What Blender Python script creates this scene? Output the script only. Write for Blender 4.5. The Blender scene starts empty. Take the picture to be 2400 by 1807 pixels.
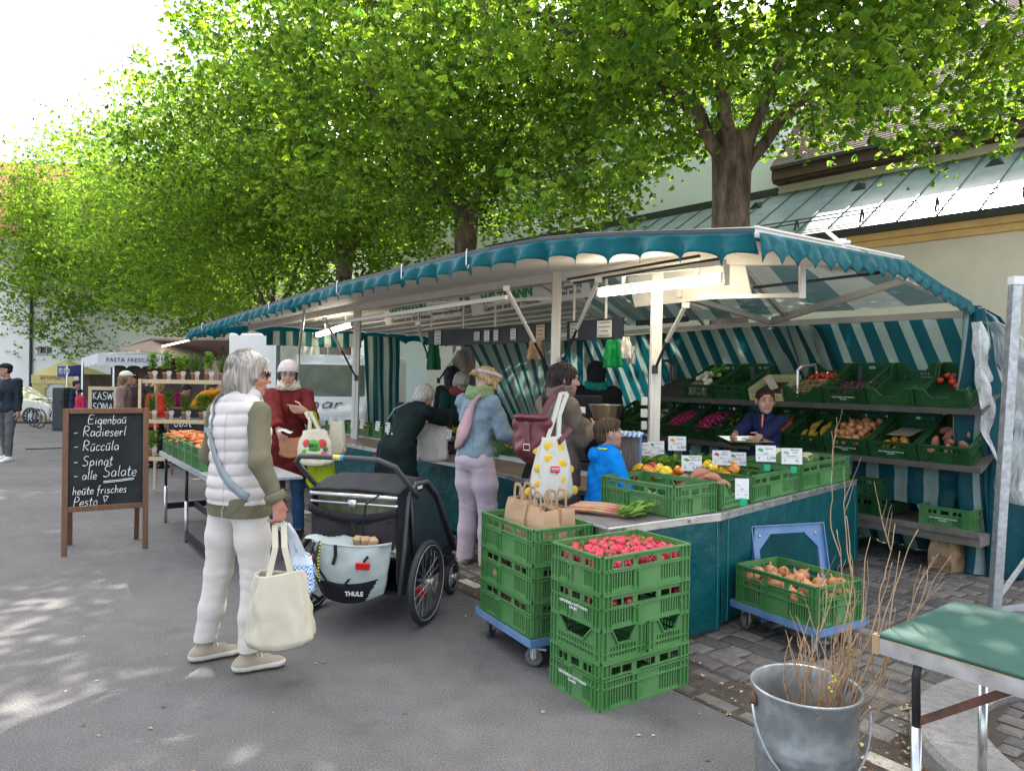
import bpy,bmesh,math,random
import numpy as np
from mathutils import Vector,Matrix,Euler
import openvdb as vdb
V=Vector
rnd=random.Random(11)
C=bpy.data.collections.new('market');bpy.context.scene.collection.children.link(C)
SC=bpy.context.scene
# ---------------------------------------------------------------- camera
EYE=1.55;FPX=1668.0
cam_d=bpy.data.cameras.new('camera');cam=bpy.data.objects.new('camera',cam_d)
SC.collection.objects.link(cam);SC.camera=cam
cam_d.sensor_width=36.0;cam_d.lens=36.0*FPX/2400;cam_d.clip_end=600;cam_d.clip_start=0.05
CM=Matrix.Translation((0,0,EYE)) @ Matrix.Rotation(math.radians(90-0.53),4,'X') @ Matrix.Rotation(math.radians(0.9),4,'Z')
cam.matrix_world=CM
def ray(px,py):
    d=CM.to_3x3() @ V(((px-1200)/FPX,-(py-903.5)/FPX,-1.0))
    return d
def W(px,py,y):                    # point of the place seen at that pixel, y metres ahead
    d=ray(px,py);return V((0,0,EYE)) + d*(y/d.y)
def G(px,py,z=0.0):                # point at height z
    d=ray(px,py);return V((0,0,EYE)) + d*((z-EYE)/d.z)
# ---------------------------------------------------------------- light
SUN_DIR=V((0.30,0.58,0.76)).normalized()
w=bpy.data.worlds.new('World');SC.world=w;w.use_nodes=True
nt=w.node_tree;nt.nodes.clear()
sky=nt.nodes.new('ShaderNodeTexSky');sky.sky_type='NISHITA';sky.sun_disc=False
sky.sun_elevation=math.asin(SUN_DIR.z);sky.sun_rotation=math.atan2(SUN_DIR.x,SUN_DIR.y)
sky.air_density=1.0;sky.dust_density=1.5
bg=nt.nodes.new('ShaderNodeBackground');bg.inputs[1].default_value=0.13
tc=nt.nodes.new('ShaderNodeTexCoord');mp=nt.nodes.new('ShaderNodeMapping');mp.inputs['Scale'].default_value=(1.6,1.6,3.2)
cn=nt.nodes.new('ShaderNodeTexNoise');cn.inputs['Scale'].default_value=2.2;cn.inputs['Detail'].default_value=7;cn.inputs['Roughness'].default_value=0.6
cr=nt.nodes.new('ShaderNodeValToRGB');cr.color_ramp.elements[0].position=0.43;cr.color_ramp.elements[1].position=0.62
cr.color_ramp.elements[0].color=(0.12,0.12,0.12,1)
mx=nt.nodes.new('ShaderNodeMixRGB');mx.inputs[2].default_value=(10.0,9.7,9.5,1)
o_=nt.nodes.new('ShaderNodeOutputWorld');L=nt.links
L.new(tc.outputs['Generated'],mp.inputs[0]);L.new(mp.outputs[0],cn.inputs[0]);L.new(cn.outputs[0],cr.inputs[0])
vd=nt.nodes.new('ShaderNodeVectorMath');vd.operation='DOT_PRODUCT';vd.inputs[1].default_value=tuple(SUN_DIR);L.new(tc.outputs['Generated'],vd.inputs[0])   # clouds glow round the sun
cg=nt.nodes.new('ShaderNodeValToRGB');cg.color_ramp.elements[0].position=0.0;cg.color_ramp.elements[1].position=0.85;cg.color_ramp.elements[0].color=(0.18,0.172,0.162,1);cg.color_ramp.elements[1].color=(1,0.945,0.87,1)
cs=nt.nodes.new('ShaderNodeMixRGB');cs.blend_type='MULTIPLY';cs.inputs[0].default_value=1;cs.inputs[2].default_value=(14,14,14,1);L.new(vd.outputs['Value'],cg.inputs[0]);L.new(cg.outputs[0],cs.inputs[1]);L.new(cs.outputs[0],mx.inputs[2])
L.new(cr.outputs[0],mx.inputs[0]);L.new(sky.outputs[0],mx.inputs[1]);L.new(mx.outputs[0],bg.inputs[0]);L.new(bg.outputs[0],o_.inputs[0])
sd=bpy.data.lights.new('sun','SUN');sd.energy=4.4;sd.angle=math.radians(0.53);sd.color=(1.0,0.95,0.86)
so=bpy.data.objects.new('sun',sd);SC.collection.objects.link(so);so.rotation_euler=SUN_DIR.to_track_quat('Z','Y').to_euler();so.location=(0,0,30)
SC.view_settings.view_transform='Standard';SC.view_settings.look='None';SC.view_settings.gamma=1;SC.view_settings.exposure=2.15
SC.cycles.max_bounces=6;SC.cycles.diffuse_bounces=3;SC.cycles.transmission_bounces=3;SC.cycles.transparent_max_bounces=10;SC.cycles.glossy_bounces=3
SC.cycles.use_denoising=True
SC.cycles.sample_clamp_indirect=8
# ---------------------------------------------------------------- materials
MATS={}
def mat(name,col,rough=0.6,metal=0.0,var=0.08,vscale=8.0,bump=0.0,bscale=40.0,spec=None,trans=0.0,alpha=1.0,emit=None,estr=1.0,dark=None,dscale=3.0,damt=0.5,sheen=0.0,stretch=None,coat=0.0,rvar=0.0):
    if name in MATS:return MATS[name]
    m=bpy.data.materials.new(name);m.use_nodes=True;MATS[name]=m
    n=m.node_tree;b=n.nodes['Principled BSDF'];k=n.links
    b.inputs['Roughness'].default_value=rough;b.inputs['Metallic'].default_value=metal
    if spec is not None:b.inputs['Specular IOR Level'].default_value=spec
    b.inputs['Transmission Weight'].default_value=trans;b.inputs['Alpha'].default_value=alpha
    b.inputs['Sheen Weight'].default_value=0.0;b.inputs['Coat Weight'].default_value=coat
    t=n.nodes.new('ShaderNodeTexCoord');src=t.outputs['Object']
    if stretch:
        mp=n.nodes.new('ShaderNodeMapping');mp.inputs['Scale'].default_value=stretch;k.new(src,mp.inputs[0]);src=mp.outputs[0]
    def noise(sc,det=5,ro=0.6):
        x=n.nodes.new('ShaderNodeTexNoise');x.inputs['Scale'].default_value=sc;x.inputs['Detail'].default_value=det;x.inputs['Roughness'].default_value=ro
        k.new(src,x.inputs[0]);return x
    c=n.nodes.new('ShaderNodeRGB');c.outputs[0].default_value=(*col[:3],1);cur=c.outputs[0]
    if dark is not None:
        x=noise(dscale,8,0.65);r=n.nodes.new('ShaderNodeValToRGB');r.color_ramp.elements[0].position=0.5-0.12;r.color_ramp.elements[1].position=0.5+0.2
        k.new(x.outputs[0],r.inputs[0]);q=n.nodes.new('ShaderNodeMath');q.operation='MULTIPLY';q.inputs[1].default_value=damt;k.new(r.outputs[0],q.inputs[0])
        mm=n.nodes.new('ShaderNodeMixRGB');mm.inputs[2].default_value=(*dark[:3],1);k.new(q.outputs[0],mm.inputs[0]);k.new(cur,mm.inputs[1]);cur=mm.outputs[0]
    if var > 0:
        x=noise(vscale);mr=n.nodes.new('ShaderNodeMapRange');mr.inputs[1].default_value=0.25;mr.inputs[2].default_value=0.75
        mr.inputs[3].default_value=1-var*1.6;mr.inputs[4].default_value=1+var*1.6;k.new(x.outputs[0],mr.inputs[0])
        oi=n.nodes.new('ShaderNodeObjectInfo');m2=n.nodes.new('ShaderNodeMapRange');m2.inputs[3].default_value=1-var*0.7;m2.inputs[4].default_value=1+var*0.7;k.new(oi.outputs['Random'],m2.inputs[0])
        ml=n.nodes.new('ShaderNodeMath');ml.operation='MULTIPLY';k.new(mr.outputs[0],ml.inputs[0]);k.new(m2.outputs[0],ml.inputs[1])
        hv=n.nodes.new('ShaderNodeHueSaturation');k.new(ml.outputs[0],hv.inputs['Value']);k.new(cur,hv.inputs['Color']);cur=hv.outputs[0]
        if rvar:
            rr=n.nodes.new('ShaderNodeMapRange');rr.inputs[1].default_value=0.3;rr.inputs[2].default_value=0.7;rr.inputs[3].default_value=rough-rvar;rr.inputs[4].default_value=rough+rvar
            k.new(x.outputs[0],rr.inputs[0]);k.new(rr.outputs[0],b.inputs['Roughness'])
    k.new(cur,b.inputs['Base Color'])
    if bump > 0:
        x=noise(bscale,4);bp=n.nodes.new('ShaderNodeBump');bp.inputs['Strength'].default_value=1.0;bp.inputs['Distance'].default_value=bump
        k.new(x.outputs[0],bp.inputs['Height']);k.new(bp.outputs[0],b.inputs['Normal'])
    if emit is not None:
        b.inputs['Emission Color'].default_value=(*emit[:3],1);b.inputs['Emission Strength'].default_value=estr
    return m
def nodes_of(m):return m.node_tree.nodes,m.node_tree.links,m.node_tree.nodes['Principled BSDF']
def custom(name,fn,rough=0.6,metal=0.0):
    if name in MATS:return MATS[name]
    m=bpy.data.materials.new(name);m.use_nodes=True;MATS[name]=m
    N,K,b=nodes_of(m);b.inputs['Roughness'].default_value=rough;b.inputs['Metallic'].default_value=metal
    fn(N,K,b);return m
def nd(N,typ,ins=None,**kw):
    x=N.new(typ)
    for a,v in kw.items():setattr(x,a,v)
    for a,v in (ins or {}).items():x.inputs[a].default_value=v
    return x
def ramp(N,K,src,stops):
    r=N.new('ShaderNodeValToRGB');e=r.color_ramp.elements
    while len(e) < len(stops):e.new(0.5)
    for i,(p,c) in enumerate(stops):e[i].position=p;e[i].color=(*c,1) if len(c) == 3 else c
    K.new(src,r.inputs[0]);return r.outputs[0]
# ---------------------------------------------------------------- mesh building
class MB:
    def __init__(s):s.v=[];s.f=[];s.m=[];s.cm=0;s.n=0;s.sm=[];s.smooth=False
    def add(s,vs,fs,M=None):
        b=s.n
        if M is not None:vs=[M @ V(p) for p in vs]
        s.v.extend([tuple(p) for p in vs]);s.n += len(vs)
        s.f.extend([tuple(i+b for i in f) for f in fs]);s.m.extend([s.cm]*len(fs));s.sm.extend([s.smooth]*len(fs));return s
    def box(s,c,d,M=None,R=None):
        x,y,z=d[0]/2,d[1]/2,d[2]/2
        vs=[V((sx*x,sy*y,sz*z)) for sx in (-1,1) for sy in (-1,1) for sz in (-1,1)]
        T=Matrix.Translation(c)
        if R is not None:T=T @ R.to_4x4()
        if M is not None:T=M @ T
        return s.add([T @ v for v in vs],[(0,1,3,2),(4,6,7,5),(0,4,5,1),(2,3,7,6),(0,2,6,4),(1,5,7,3)])
    def b2(s,lo,hi,M=None):return s.box([(a+b)/2 for a,b in zip(lo,hi)],[abs(b-a) for a,b in zip(lo,hi)],M)
    def beam(s,p,q,w,h,up=(0,0,1),M=None):
        p=V(p);q=V(q);d=q-p;L=d.length;d.normalize();u=V(up)
        if abs(d.dot(u)) > 0.98:u=V((1,0,0))
        x=d.cross(u).normalized();z=x.cross(d).normalized();R=Matrix((x,d,z)).transposed()
        return s.box((p+q)/2,(w,L,h),M,R)
    def tube(s,pts,r,n=8,M=None,cap=True,closed=False):
        pts=[V(p) for p in pts];k=len(pts);rs=r if isinstance(r,(list,tuple)) else [r]*k
        vs=[];fs=[];prev=None
        for i,p in enumerate(pts):
            if closed:t=pts[(i+1) % k]-pts[i-1]
            else:t=pts[min(i+1,k-1)]-pts[max(i-1,0)]
            if t.length < 1e-9:t=V((0,0,1))
            t.normalize()
            if prev is None:a=t.cross(V((0,0,1)) if abs(t.z) < 0.9 else V((1,0,0))).normalized()
            else:
                a=prev - t*prev.dot(t);a=a.normalized() if a.length > 1e-6 else t.orthogonal().normalized()
            prev=a;b=t.cross(a)
            for j in range(n):
                an=2*math.pi*j/n;vs.append(p+(a*math.cos(an)+b*math.sin(an))*rs[i])
        for i in range(k if closed else k-1):
            i2=(i+1) % k
            for j in range(n):fs.append((i*n+j,i*n+(j+1) % n,i2*n+(j+1) % n,i2*n+j))
        if cap and not closed:fs.append(tuple(range(n))[::-1]);fs.append(tuple((k-1)*n+j for j in range(n)))
        return s.add(vs,fs,M)
    def lathe(s,prof,n=20,M=None,sy=1.0):
        vs=[];fs=[];k=len(prof)
        for (r,z) in prof:
            for j in range(n):
                a=2*math.pi*j/n;vs.append((r*math.cos(a),r*math.sin(a)*sy,z))
        for i in range(k-1):
            for j in range(n):fs.append((i*n+j,i*n+(j+1) % n,(i+1)*n+(j+1) % n,(i+1)*n+j))
        if prof[0][0] > 1e-4:fs.append(tuple(range(n))[::-1])
        if prof[-1][0] > 1e-4:fs.append(tuple((k-1)*n+j for j in range(n)))
        return s.add(vs,fs,M)
    def ball(s,c,r,n=10,m=7,M=None,R=None):
        r=r if isinstance(r,(list,tuple,Vector)) else (r,r,r)
        vs=[(0,0,1)];fs=[]
        for i in range(1,m):
            for j in range(n):
                t=math.pi*i/m;a=2*math.pi*j/n;vs.append((math.sin(t)*math.cos(a),math.sin(t)*math.sin(a),math.cos(t)))
        vs.append((0,0,-1));e=len(vs)-1
        for j in range(n):
            fs.append((0,1+j,1+(j+1) % n));fs.append((e,e-n+(j+1) % n,e-n+j))
            for i in range(m-2):b=1+i*n;fs.append((b+j,b+n+j,b+n+(j+1) % n,b+(j+1) % n))
        T=Matrix.Translation(c)
        if R is not None:T=T @ R.to_4x4()
        T=T @ Matrix.Diagonal((*r,1))
        return s.add(vs,fs,(M @ T) if M is not None else T)
    def grid(s,fn,nu,nv,M=None,closed_u=False):
        vs=[fn(i/nu,j/nv) for j in range(nv+1) for i in range(nu+(0 if closed_u else 1))];w_=nu if closed_u else nu+1
        fs=[(j*w_+i,j*w_+(i+1) % w_,(j+1)*w_+(i+1) % w_,(j+1)*w_+i) for j in range(nv) for i in range(nu)]
        return s.add(vs,fs,M)
    def prism(s,poly,z0,z1,M=None):
        n=len(poly);vs=[(x,y,z0) for x,y in poly]+[(x,y,z1) for x,y in poly]
        fs=[tuple(range(n))[::-1],tuple(range(n,2*n))]+[(i,(i+1) % n,n+(i+1) % n,n+i) for i in range(n)]
        return s.add(vs,fs,M)
    def panel(s,xs,zs,hole,th,M=None):
        """flat panel in local x (u) / z (v), thickness th along y, with real cut-outs where hole(i,j)"""
        nx,nz=len(xs),len(zs);idx={};vs=[];fs=[]
        def vt(i,j,k):
            if (i,j,k) not in idx:idx[(i,j,k)]=len(vs);vs.append((xs[i],th*k,zs[j]))
            return idx[(i,j,k)]
        sol=lambda i,j:0 <= i < nx-1 and 0 <= j < nz-1 and not hole(i,j)
        for i in range(nx-1):
            for j in range(nz-1):
                if not sol(i,j):continue
                fs.append((vt(i,j,0),vt(i+1,j,0),vt(i+1,j+1,0),vt(i,j+1,0)))
                fs.append((vt(i,j,1),vt(i,j+1,1),vt(i+1,j+1,1),vt(i+1,j,1)))
                if not sol(i-1,j):fs.append((vt(i,j,0),vt(i,j+1,0),vt(i,j+1,1),vt(i,j,1)))
                if not sol(i+1,j):fs.append((vt(i+1,j,0),vt(i+1,j,1),vt(i+1,j+1,1),vt(i+1,j+1,0)))
                if not sol(i,j-1):fs.append((vt(i,j,0),vt(i,j,1),vt(i+1,j,1),vt(i+1,j,0)))
                if not sol(i,j+1):fs.append((vt(i,j+1,0),vt(i+1,j+1,0),vt(i+1,j+1,1),vt(i,j+1,1)))
        return s.add(vs,fs,M)
    def mesh(s,name,mats):
        me=bpy.data.meshes.new(name);me.from_pydata(s.v,[],s.f)
        for m in (mats if isinstance(mats,(list,tuple)) else [mats]):me.materials.append(m)
        me.polygons.foreach_set('material_index',s.m);me.polygons.foreach_set('use_smooth',s.sm);me.update();return me
    def build(s,name,mats,parent=None,loc=None,rotz=0.0,smooth=None,bevel=0.0,label=None,solid=0.0,segs=1):
        me=s.mesh(name,mats)
        if smooth is not None:me.polygons.foreach_set('use_smooth',[smooth]*len(me.polygons))
        return link(name,me,parent,loc,rotz,bevel,label,solid,segs)
def link(name,me,parent=None,loc=None,rotz=0.0,bevel=0.0,label=None,solid=0.0,segs=1):
    o=bpy.data.objects.new(name,me);C.objects.link(o)
    if parent is not None:o.parent=parent
    if loc is not None:o.location=loc
    if rotz:o.rotation_euler.z=rotz
    if solid:md=o.modifiers.new('solid','SOLIDIFY');md.thickness=solid;md.offset=0
    if bevel:md=o.modifiers.new('bevel','BEVEL');md.width=bevel;md.segments=segs;md.limit_method='ANGLE';md.angle_limit=0.6;md.harden_normals=False
    if label:o['label']=label
    return o
def tag(o,label=None,cat=None,group=None,kind=None):
    if label:o['label']=label
    if cat:o['category']=cat
    if group:o['group']=group
    if kind:o['kind']=kind
    return o
def thing(name,label,cat,loc=(0,0,0),rotz=0.0,group=None):
    o=bpy.data.objects.new(name,None);C.objects.link(o);o.location=loc;o.rotation_euler.z=rotz
    o.empty_display_size=0.1
    return tag(o,label,cat,group)
def dup(o,loc=None,rotz=None,label=None,group=None,parent=None,rot=None,scale=None):
    r=o.copy();C.objects.link(r);r.parent=parent
    if loc is not None:r.location=loc
    if rotz is not None:r.rotation_euler.z=rotz
    if rot is not None:r.rotation_euler=rot
    if scale is not None:r.scale=scale if hasattr(scale,'__len__') else (scale,)*3
    if label:r['label']=label
    if group:r['group']=group
    for ch in list(o.children):dup(ch,parent=r)
    return r
def text_into(mb,txt,size,M,depth=0.001,font=None,align='CENTER',shear=0.0,space=1.0):
    """lettering lies in local xy of M"""
    c=bpy.data.curves.new('t','FONT');c.body=txt;c.size=size;c.align_x=align;c.align_y='CENTER';c.extrude=depth;c.shear=shear;c.space_character=space;c.resolution_u=2
    if font:c.offset=font
    o=bpy.data.objects.new('t',c);SC.collection.objects.link(o)
    me=bpy.data.meshes.new_from_object(o.evaluated_get(bpy.context.evaluated_depsgraph_get()))
    mb.add([v.co.copy() for v in me.vertices],[tuple(p.vertices) for p in me.polygons],M)
    bpy.data.objects.remove(o);bpy.data.curves.remove(c);bpy.data.meshes.remove(me)
def frame(origin,xdir,zdir=(0,0,1)):
    """matrix whose local x runs along xdir, local z up zdir"""
    x=V(xdir).normalized();z=V(zdir);z=(z-x*z.dot(x)).normalized();y=z.cross(x)
    M=Matrix((x,y,z)).transposed().to_4x4();M.translation=V(origin);return M
def lerp(a,b,t):return a+(b-a)*t
def hsh(*a):
    x=math.sin(sum(v*(12.9898+i*65.233) for i,v in enumerate(a)))*43758.5453;return x-math.floor(x)
def smoothnoise(x,y=0.0,z=0.0,seed=0.0):
    from mathutils import noise
    return noise.noise(V((x+seed*7.3,y-seed*3.1,z+seed)))
# ---------------------------------------------------------------- soft bodies (signed distance fields turned into one mesh)
class SDF:
    def __init__(s,h=0.006):s.p=[];s.h=h
    def cap(s,a,b,ra,rb=None,k=0.02,sub=False,flat=None):
        s.p.append(('c',V(a),V(b),ra,ra if rb is None else rb,k,sub,flat));return s
    def chain(s,pts,rs,k=0.02):
        for i in range(len(pts)-1):s.cap(pts[i],pts[i+1],rs[i],rs[i+1],k)
        return s
    def ell(s,c,r,k=0.02,R=None,sub=False):s.p.append(('e',V(c),V(r),R,k,sub));return s
    def mesh(s,name,mats,disp=None,lo=None,hi=None,clip=None):
        h=s.h;L_=[];H_=[]
        for q in s.p:
            if q[-1] is True or (q[0] == 'c' and q[6]) or (q[0] == 'e' and q[5]):continue
            if q[0] == 'c':
                for pt,r in ((q[1],q[3]),(q[2],q[4])):L_.append(pt-V((r,)*3));H_.append(pt+V((r,)*3))
            else:r=max(q[2]);L_.append(q[1]-V((r,)*3));H_.append(q[1]+V((r,)*3))
        L0=np.array([min(p[i] for p in L_) for i in range(3)])-0.035;H0=np.array([max(p[i] for p in H_) for i in range(3)])+0.035
        n=np.ceil((H0-L0)/h).astype(int)+1
        D=np.full(n,0.2,np.float32)
        ax=[L0[i]+np.arange(n[i])*h for i in range(3)]
        for q in s.p:
            if q[0] == 'c':ctr=(q[1]+q[2])/2;ext=np.array([abs(q[1][i]-q[2][i])/2+max(q[3],q[4])+0.06 for i in range(3)]);k=q[5];sub=q[6]
            else:ctr=q[1];ext=np.array([max(q[2])+0.06]*3);k=q[4];sub=q[5]
            i0=np.clip(np.floor((np.array(ctr)-ext-L0)/h).astype(int),0,n);i1=np.clip(np.ceil((np.array(ctr)+ext-L0)/h).astype(int)+1,0,n)
            if (i1 <= i0).any():continue
            sl=tuple(slice(a,b) for a,b in zip(i0,i1))
            X,Y,Z=np.meshgrid(ax[0][sl[0]],ax[1][sl[1]],ax[2][sl[2]],indexing='ij')
            if q[0] == 'c':
                a,b,ra,rb=q[1],q[2],q[3],q[4];d=b-a;dd=max(d.dot(d),1e-9)
                t=np.clip(((X-a.x)*d.x+(Y-a.y)*d.y+(Z-a.z)*d.z)/dd,0,1)
                px,py,pz=X-(a.x+t*d.x),Y-(a.y+t*d.y),Z-(a.z+t*d.z)
                if q[7] is not None:
                    fx=V(q[7][:3]);fs=q[7][3];pr=px*fx.x+py*fx.y+pz*fx.z;g=(1/fs-1)
                    px,py,pz=px+pr*fx.x*g,py+pr*fx.y*g,pz+pr*fx.z*g
                d1=np.sqrt(px*px+py*py+pz*pz)-(ra+(rb-ra)*t)
            else:
                c,r,R=q[1],q[2],q[3];x,y,z=X-c.x,Y-c.y,Z-c.z
                if R is not None:
                    Q=R.transposed();x,y,z=(Q[0][0]*x+Q[0][1]*y+Q[0][2]*z,Q[1][0]*x+Q[1][1]*y+Q[1][2]*z,Q[2][0]*x+Q[2][1]*y+Q[2][2]*z)
                k0=np.sqrt((x/r.x)**2+(y/r.y)**2+(z/r.z)**2);k1=np.sqrt((x/r.x**2)**2+(y/r.y**2)**2+(z/r.z**2)**2)+1e-9
                d1=k0*(k0-1)/k1
            A=D[sl]
            if sub:
                hh=np.clip(0.5-0.5*(A+d1)/k,0,1);D[sl]=A*(1-hh)+(-d1)*hh+k*hh*(1-hh)
            else:
                hh=np.clip(0.5+0.5*(A-d1)/k,0,1);D[sl]=A*(1-hh)+d1*hh-k*hh*(1-hh)
        if disp is not None or clip is not None:
            X,Y,Z=np.meshgrid(*ax,indexing='ij')
            if disp is not None:D=D+disp(X,Y,Z).astype(np.float32)
            if clip is not None:D=np.maximum(D,clip(X,Y,Z).astype(np.float32))
        g=vdb.FloatGrid(background=0.2);g.copyFromArray(np.ascontiguousarray(D.astype(np.float32)))
        P,Q=g.convertToQuads(isovalue=0.0);P=P*h+L0
        me=bpy.data.meshes.new(name);nv,nf=len(P),len(Q)
        me.vertices.add(nv);me.vertices.foreach_set('co',P.astype(np.float32).ravel())
        me.loops.add(nf*4);me.loops.foreach_set('vertex_index',Q[:,::-1].astype(np.int32).ravel())
        me.polygons.add(nf);me.polygons.foreach_set('loop_start',np.arange(nf,dtype=np.int32)*4)
        me.polygons.foreach_set('use_smooth',np.ones(nf,bool))
        for m in (mats if isinstance(mats,(list,tuple)) else [mats]):me.materials.append(m)
        me.update();me.validate();return me
def recolor(me,fn):
    """fn(centre array) -> material index array"""
    n=len(me.polygons);c=np.empty(n*3,np.float32);me.polygons.foreach_get('center',c);me.polygons.foreach_set('material_index',fn(c.reshape(-1,3)).astype(np.int32))
def folds(amp,sc,seed=0,stretch=(1,1,1)):
    """cloth-like folds as sums of warped sines"""
    r=np.random.RandomState(seed);W_=[(r.randn(3)*np.array(stretch),r.rand()*6.28,r.randn(3)) for _ in range(7)]
    def f(X,Y,Z):
        o=0
        for i,(d,ph,d2) in enumerate(W_):
            s_=sc*(0.6+0.35*i);o=o+np.sin((X*d[0]+Y*d[1]+Z*d[2])*s_+ph+1.3*np.sin((X*d2[0]+Y*d2[1]+Z*d2[2])*sc*0.5))/(1+0.5*i)
        return o*amp*0.45
    return f
def gz(y):return -0.026*max(0.0,min(y,60)-8.5)
# ================================================================ SETTING
def asphalt(N,K,b):
    t=nd(N,'ShaderNodeTexCoord');s=t.outputs['Object']
    n1=nd(N,'ShaderNodeTexNoise',{'Scale':130.0,'Detail':3.0});n2=nd(N,'ShaderNodeTexVoronoi',{'Scale':95.0});n3=nd(N,'ShaderNodeTexNoise',{'Scale':0.55,'Detail':7.0,'Roughness':0.62});n4=nd(N,'ShaderNodeTexNoise',{'Scale':6.0,'Detail':5.0})
    for n in (n1,n2,n3,n4):K.new(s,n.inputs['Vector'])
    c1=ramp(N,K,n1.outputs[0],[(0.34,(0.074,0.071,0.070)),(0.54,(0.112,0.107,0.106)),(0.70,(0.185,0.177,0.173))])
    c2=ramp(N,K,n3.outputs[0],[(0.3,(0.74,0.73,0.74)),(0.7,(1.22,1.21,1.19))])
    c3=ramp(N,K,n4.outputs[0],[(0.3,(0.9,0.9,0.9)),(0.7,(1.1,1.1,1.1))])
    m=nd(N,'ShaderNodeMixRGB',blend_type='MULTIPLY');m.inputs[0].default_value=1;K.new(c1,m.inputs[1]);K.new(c2,m.inputs[2])
    m2=nd(N,'ShaderNodeMixRGB',blend_type='MULTIPLY');m2.inputs[0].default_value=1;K.new(m.outputs[0],m2.inputs[1]);K.new(c3,m2.inputs[2])
    nw=nd(N,'ShaderNodeTexNoise',{'Scale':1.6,'Detail':4.0});K.new(s,nw.inputs['Vector']);va=nd(N,'ShaderNodeVectorMath',operation='MULTIPLY_ADD');va.inputs[1].default_value=(.5,.5,0);K.new(nw.outputs['Color'],va.inputs[0]);K.new(s,va.inputs[2])
    vc=nd(N,'ShaderNodeTexVoronoi',{'Scale':0.33},feature='DISTANCE_TO_EDGE');K.new(va.outputs[0],vc.inputs['Vector']);cc=ramp(N,K,vc.outputs[0],[(0.0,(0.45,0.44,0.43)),(0.0035,(0.55,0.54,0.53)),(0.007,(1,1,1))])
    ns=nd(N,'ShaderNodeTexNoise',{'Scale':2.3,'Detail':3.0});K.new(s,ns.inputs['Vector']);st=ramp(N,K,ns.outputs[0],[(0.28,(0.68,0.67,0.67)),(0.36,(1,1,1)),(0.68,(1,1,1)),(0.76,(1.18,1.17,1.15))])
    m3=nd(N,'ShaderNodeMixRGB',{0:1.0},blend_type='MULTIPLY');K.new(m2.outputs[0],m3.inputs[1]);K.new(cc,m3.inputs[2]);m4=nd(N,'ShaderNodeMixRGB',{0:1.0},blend_type='MULTIPLY');K.new(m3.outputs[0],m4.inputs[1]);K.new(st,m4.inputs[2])
    K.new(m4.outputs[0],b.inputs['Base Color']);m3.inputs[0].default_value=.12;m4.inputs[0].default_value=.6
    bp=nd(N,'ShaderNodeBump',{'Strength':1.0,'Distance':0.004});K.new(n2.outputs['Distance'],bp.inputs['Height']);K.new(bp.outputs[0],b.inputs['Normal'])
def two_noise(sc1,st1,sc2,st2,scale=(1,1,1),bump=0.0):
    def f(N,K,b):
        t=nd(N,'ShaderNodeTexCoord');mp=nd(N,'ShaderNodeMapping',{'Scale':scale});K.new(t.outputs['Object'],mp.inputs[0])
        n1=nd(N,'ShaderNodeTexNoise',{'Scale':sc1,'Detail':9.0,'Roughness':0.68});n2=nd(N,'ShaderNodeTexNoise',{'Scale':sc2,'Detail':4.0})
        K.new(mp.outputs[0],n1.inputs['Vector']);K.new(t.outputs['Object'],n2.inputs['Vector'])
        m=nd(N,'ShaderNodeMixRGB',{0:1.0},blend_type='MULTIPLY');K.new(ramp(N,K,n1.outputs[0],st1),m.inputs[1]);K.new(ramp(N,K,n2.outputs[0],st2),m.inputs[2]);K.new(m.outputs[0],b.inputs['Base Color'])
        if bump:bp=nd(N,'ShaderNodeBump',{'Strength':1.0,'Distance':bump});K.new(n1.outputs[0],bp.inputs['Height']);K.new(bp.outputs[0],b.inputs['Normal'])
    return f
M_ASPH=custom('asphalt',asphalt,0.85)
def stonefn(lo,hi,sc=14.0,bumpd=0.004):
    def f(N,K,b):
        t=nd(N,'ShaderNodeTexCoord');s=t.outputs['Object']
        n1=nd(N,'ShaderNodeTexNoise',{'Scale':sc,'Detail':8.0,'Roughness':0.7});n2=nd(N,'ShaderNodeTexNoise',{'Scale':180.0,'Detail':2.0});n3=nd(N,'ShaderNodeTexNoise',{'Scale':1.1,'Detail':5.0})
        for n in (n1,n2,n3):K.new(s,n.inputs['Vector'])
        c=ramp(N,K,n1.outputs[0],[(0.3,lo),(0.7,hi)]);c3=ramp(N,K,n3.outputs[0],[(0.35,(0.75,0.73,0.72)),(0.65,(1.15,1.13,1.1))])
        c2=ramp(N,K,n2.outputs[0],[(0.35,(0.7,0.7,0.7)),(0.65,(1.25,1.25,1.25))])
        a=nd(N,'ShaderNodeAttribute',attribute_name='tone');
        m=nd(N,'ShaderNodeMixRGB',blend_type='MULTIPLY');m.inputs[0].default_value=1;K.new(c,m.inputs[1]);K.new(c2,m.inputs[2])
        m2=nd(N,'ShaderNodeMixRGB',blend_type='MULTIPLY');m2.inputs[0].default_value=1;K.new(m.outputs[0],m2.inputs[1]);K.new(c3,m2.inputs[2])
        K.new(m2.outputs[0],b.inputs['Base Color'])
        bp=nd(N,'ShaderNodeBump',{'Strength':1.0,'Distance':bumpd});K.new(n1.outputs[0],bp.inputs['Height']);K.new(bp.outputs[0],b.inputs['Normal'])
    return f
M_SETT=[custom('granite_sett_%d' % i,stonefn(a,b_),0.75) for i,(a,b_) in enumerate([((0.055,0.05,0.047),(0.13,0.12,0.115)),((0.085,0.078,0.072),(0.17,0.16,0.15)),((0.05,0.048,0.048),(0.11,0.108,0.108)),((0.10,0.095,0.088),(0.20,0.19,0.175))])]
M_KERB=custom('kerb_granite',stonefn((0.14,0.14,0.14),(0.27,0.265,0.255),22),0.8)
M_PALE=custom('pale_stone',stonefn((0.30,0.28,0.24),(0.46,0.44,0.39),18),0.8)
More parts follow.
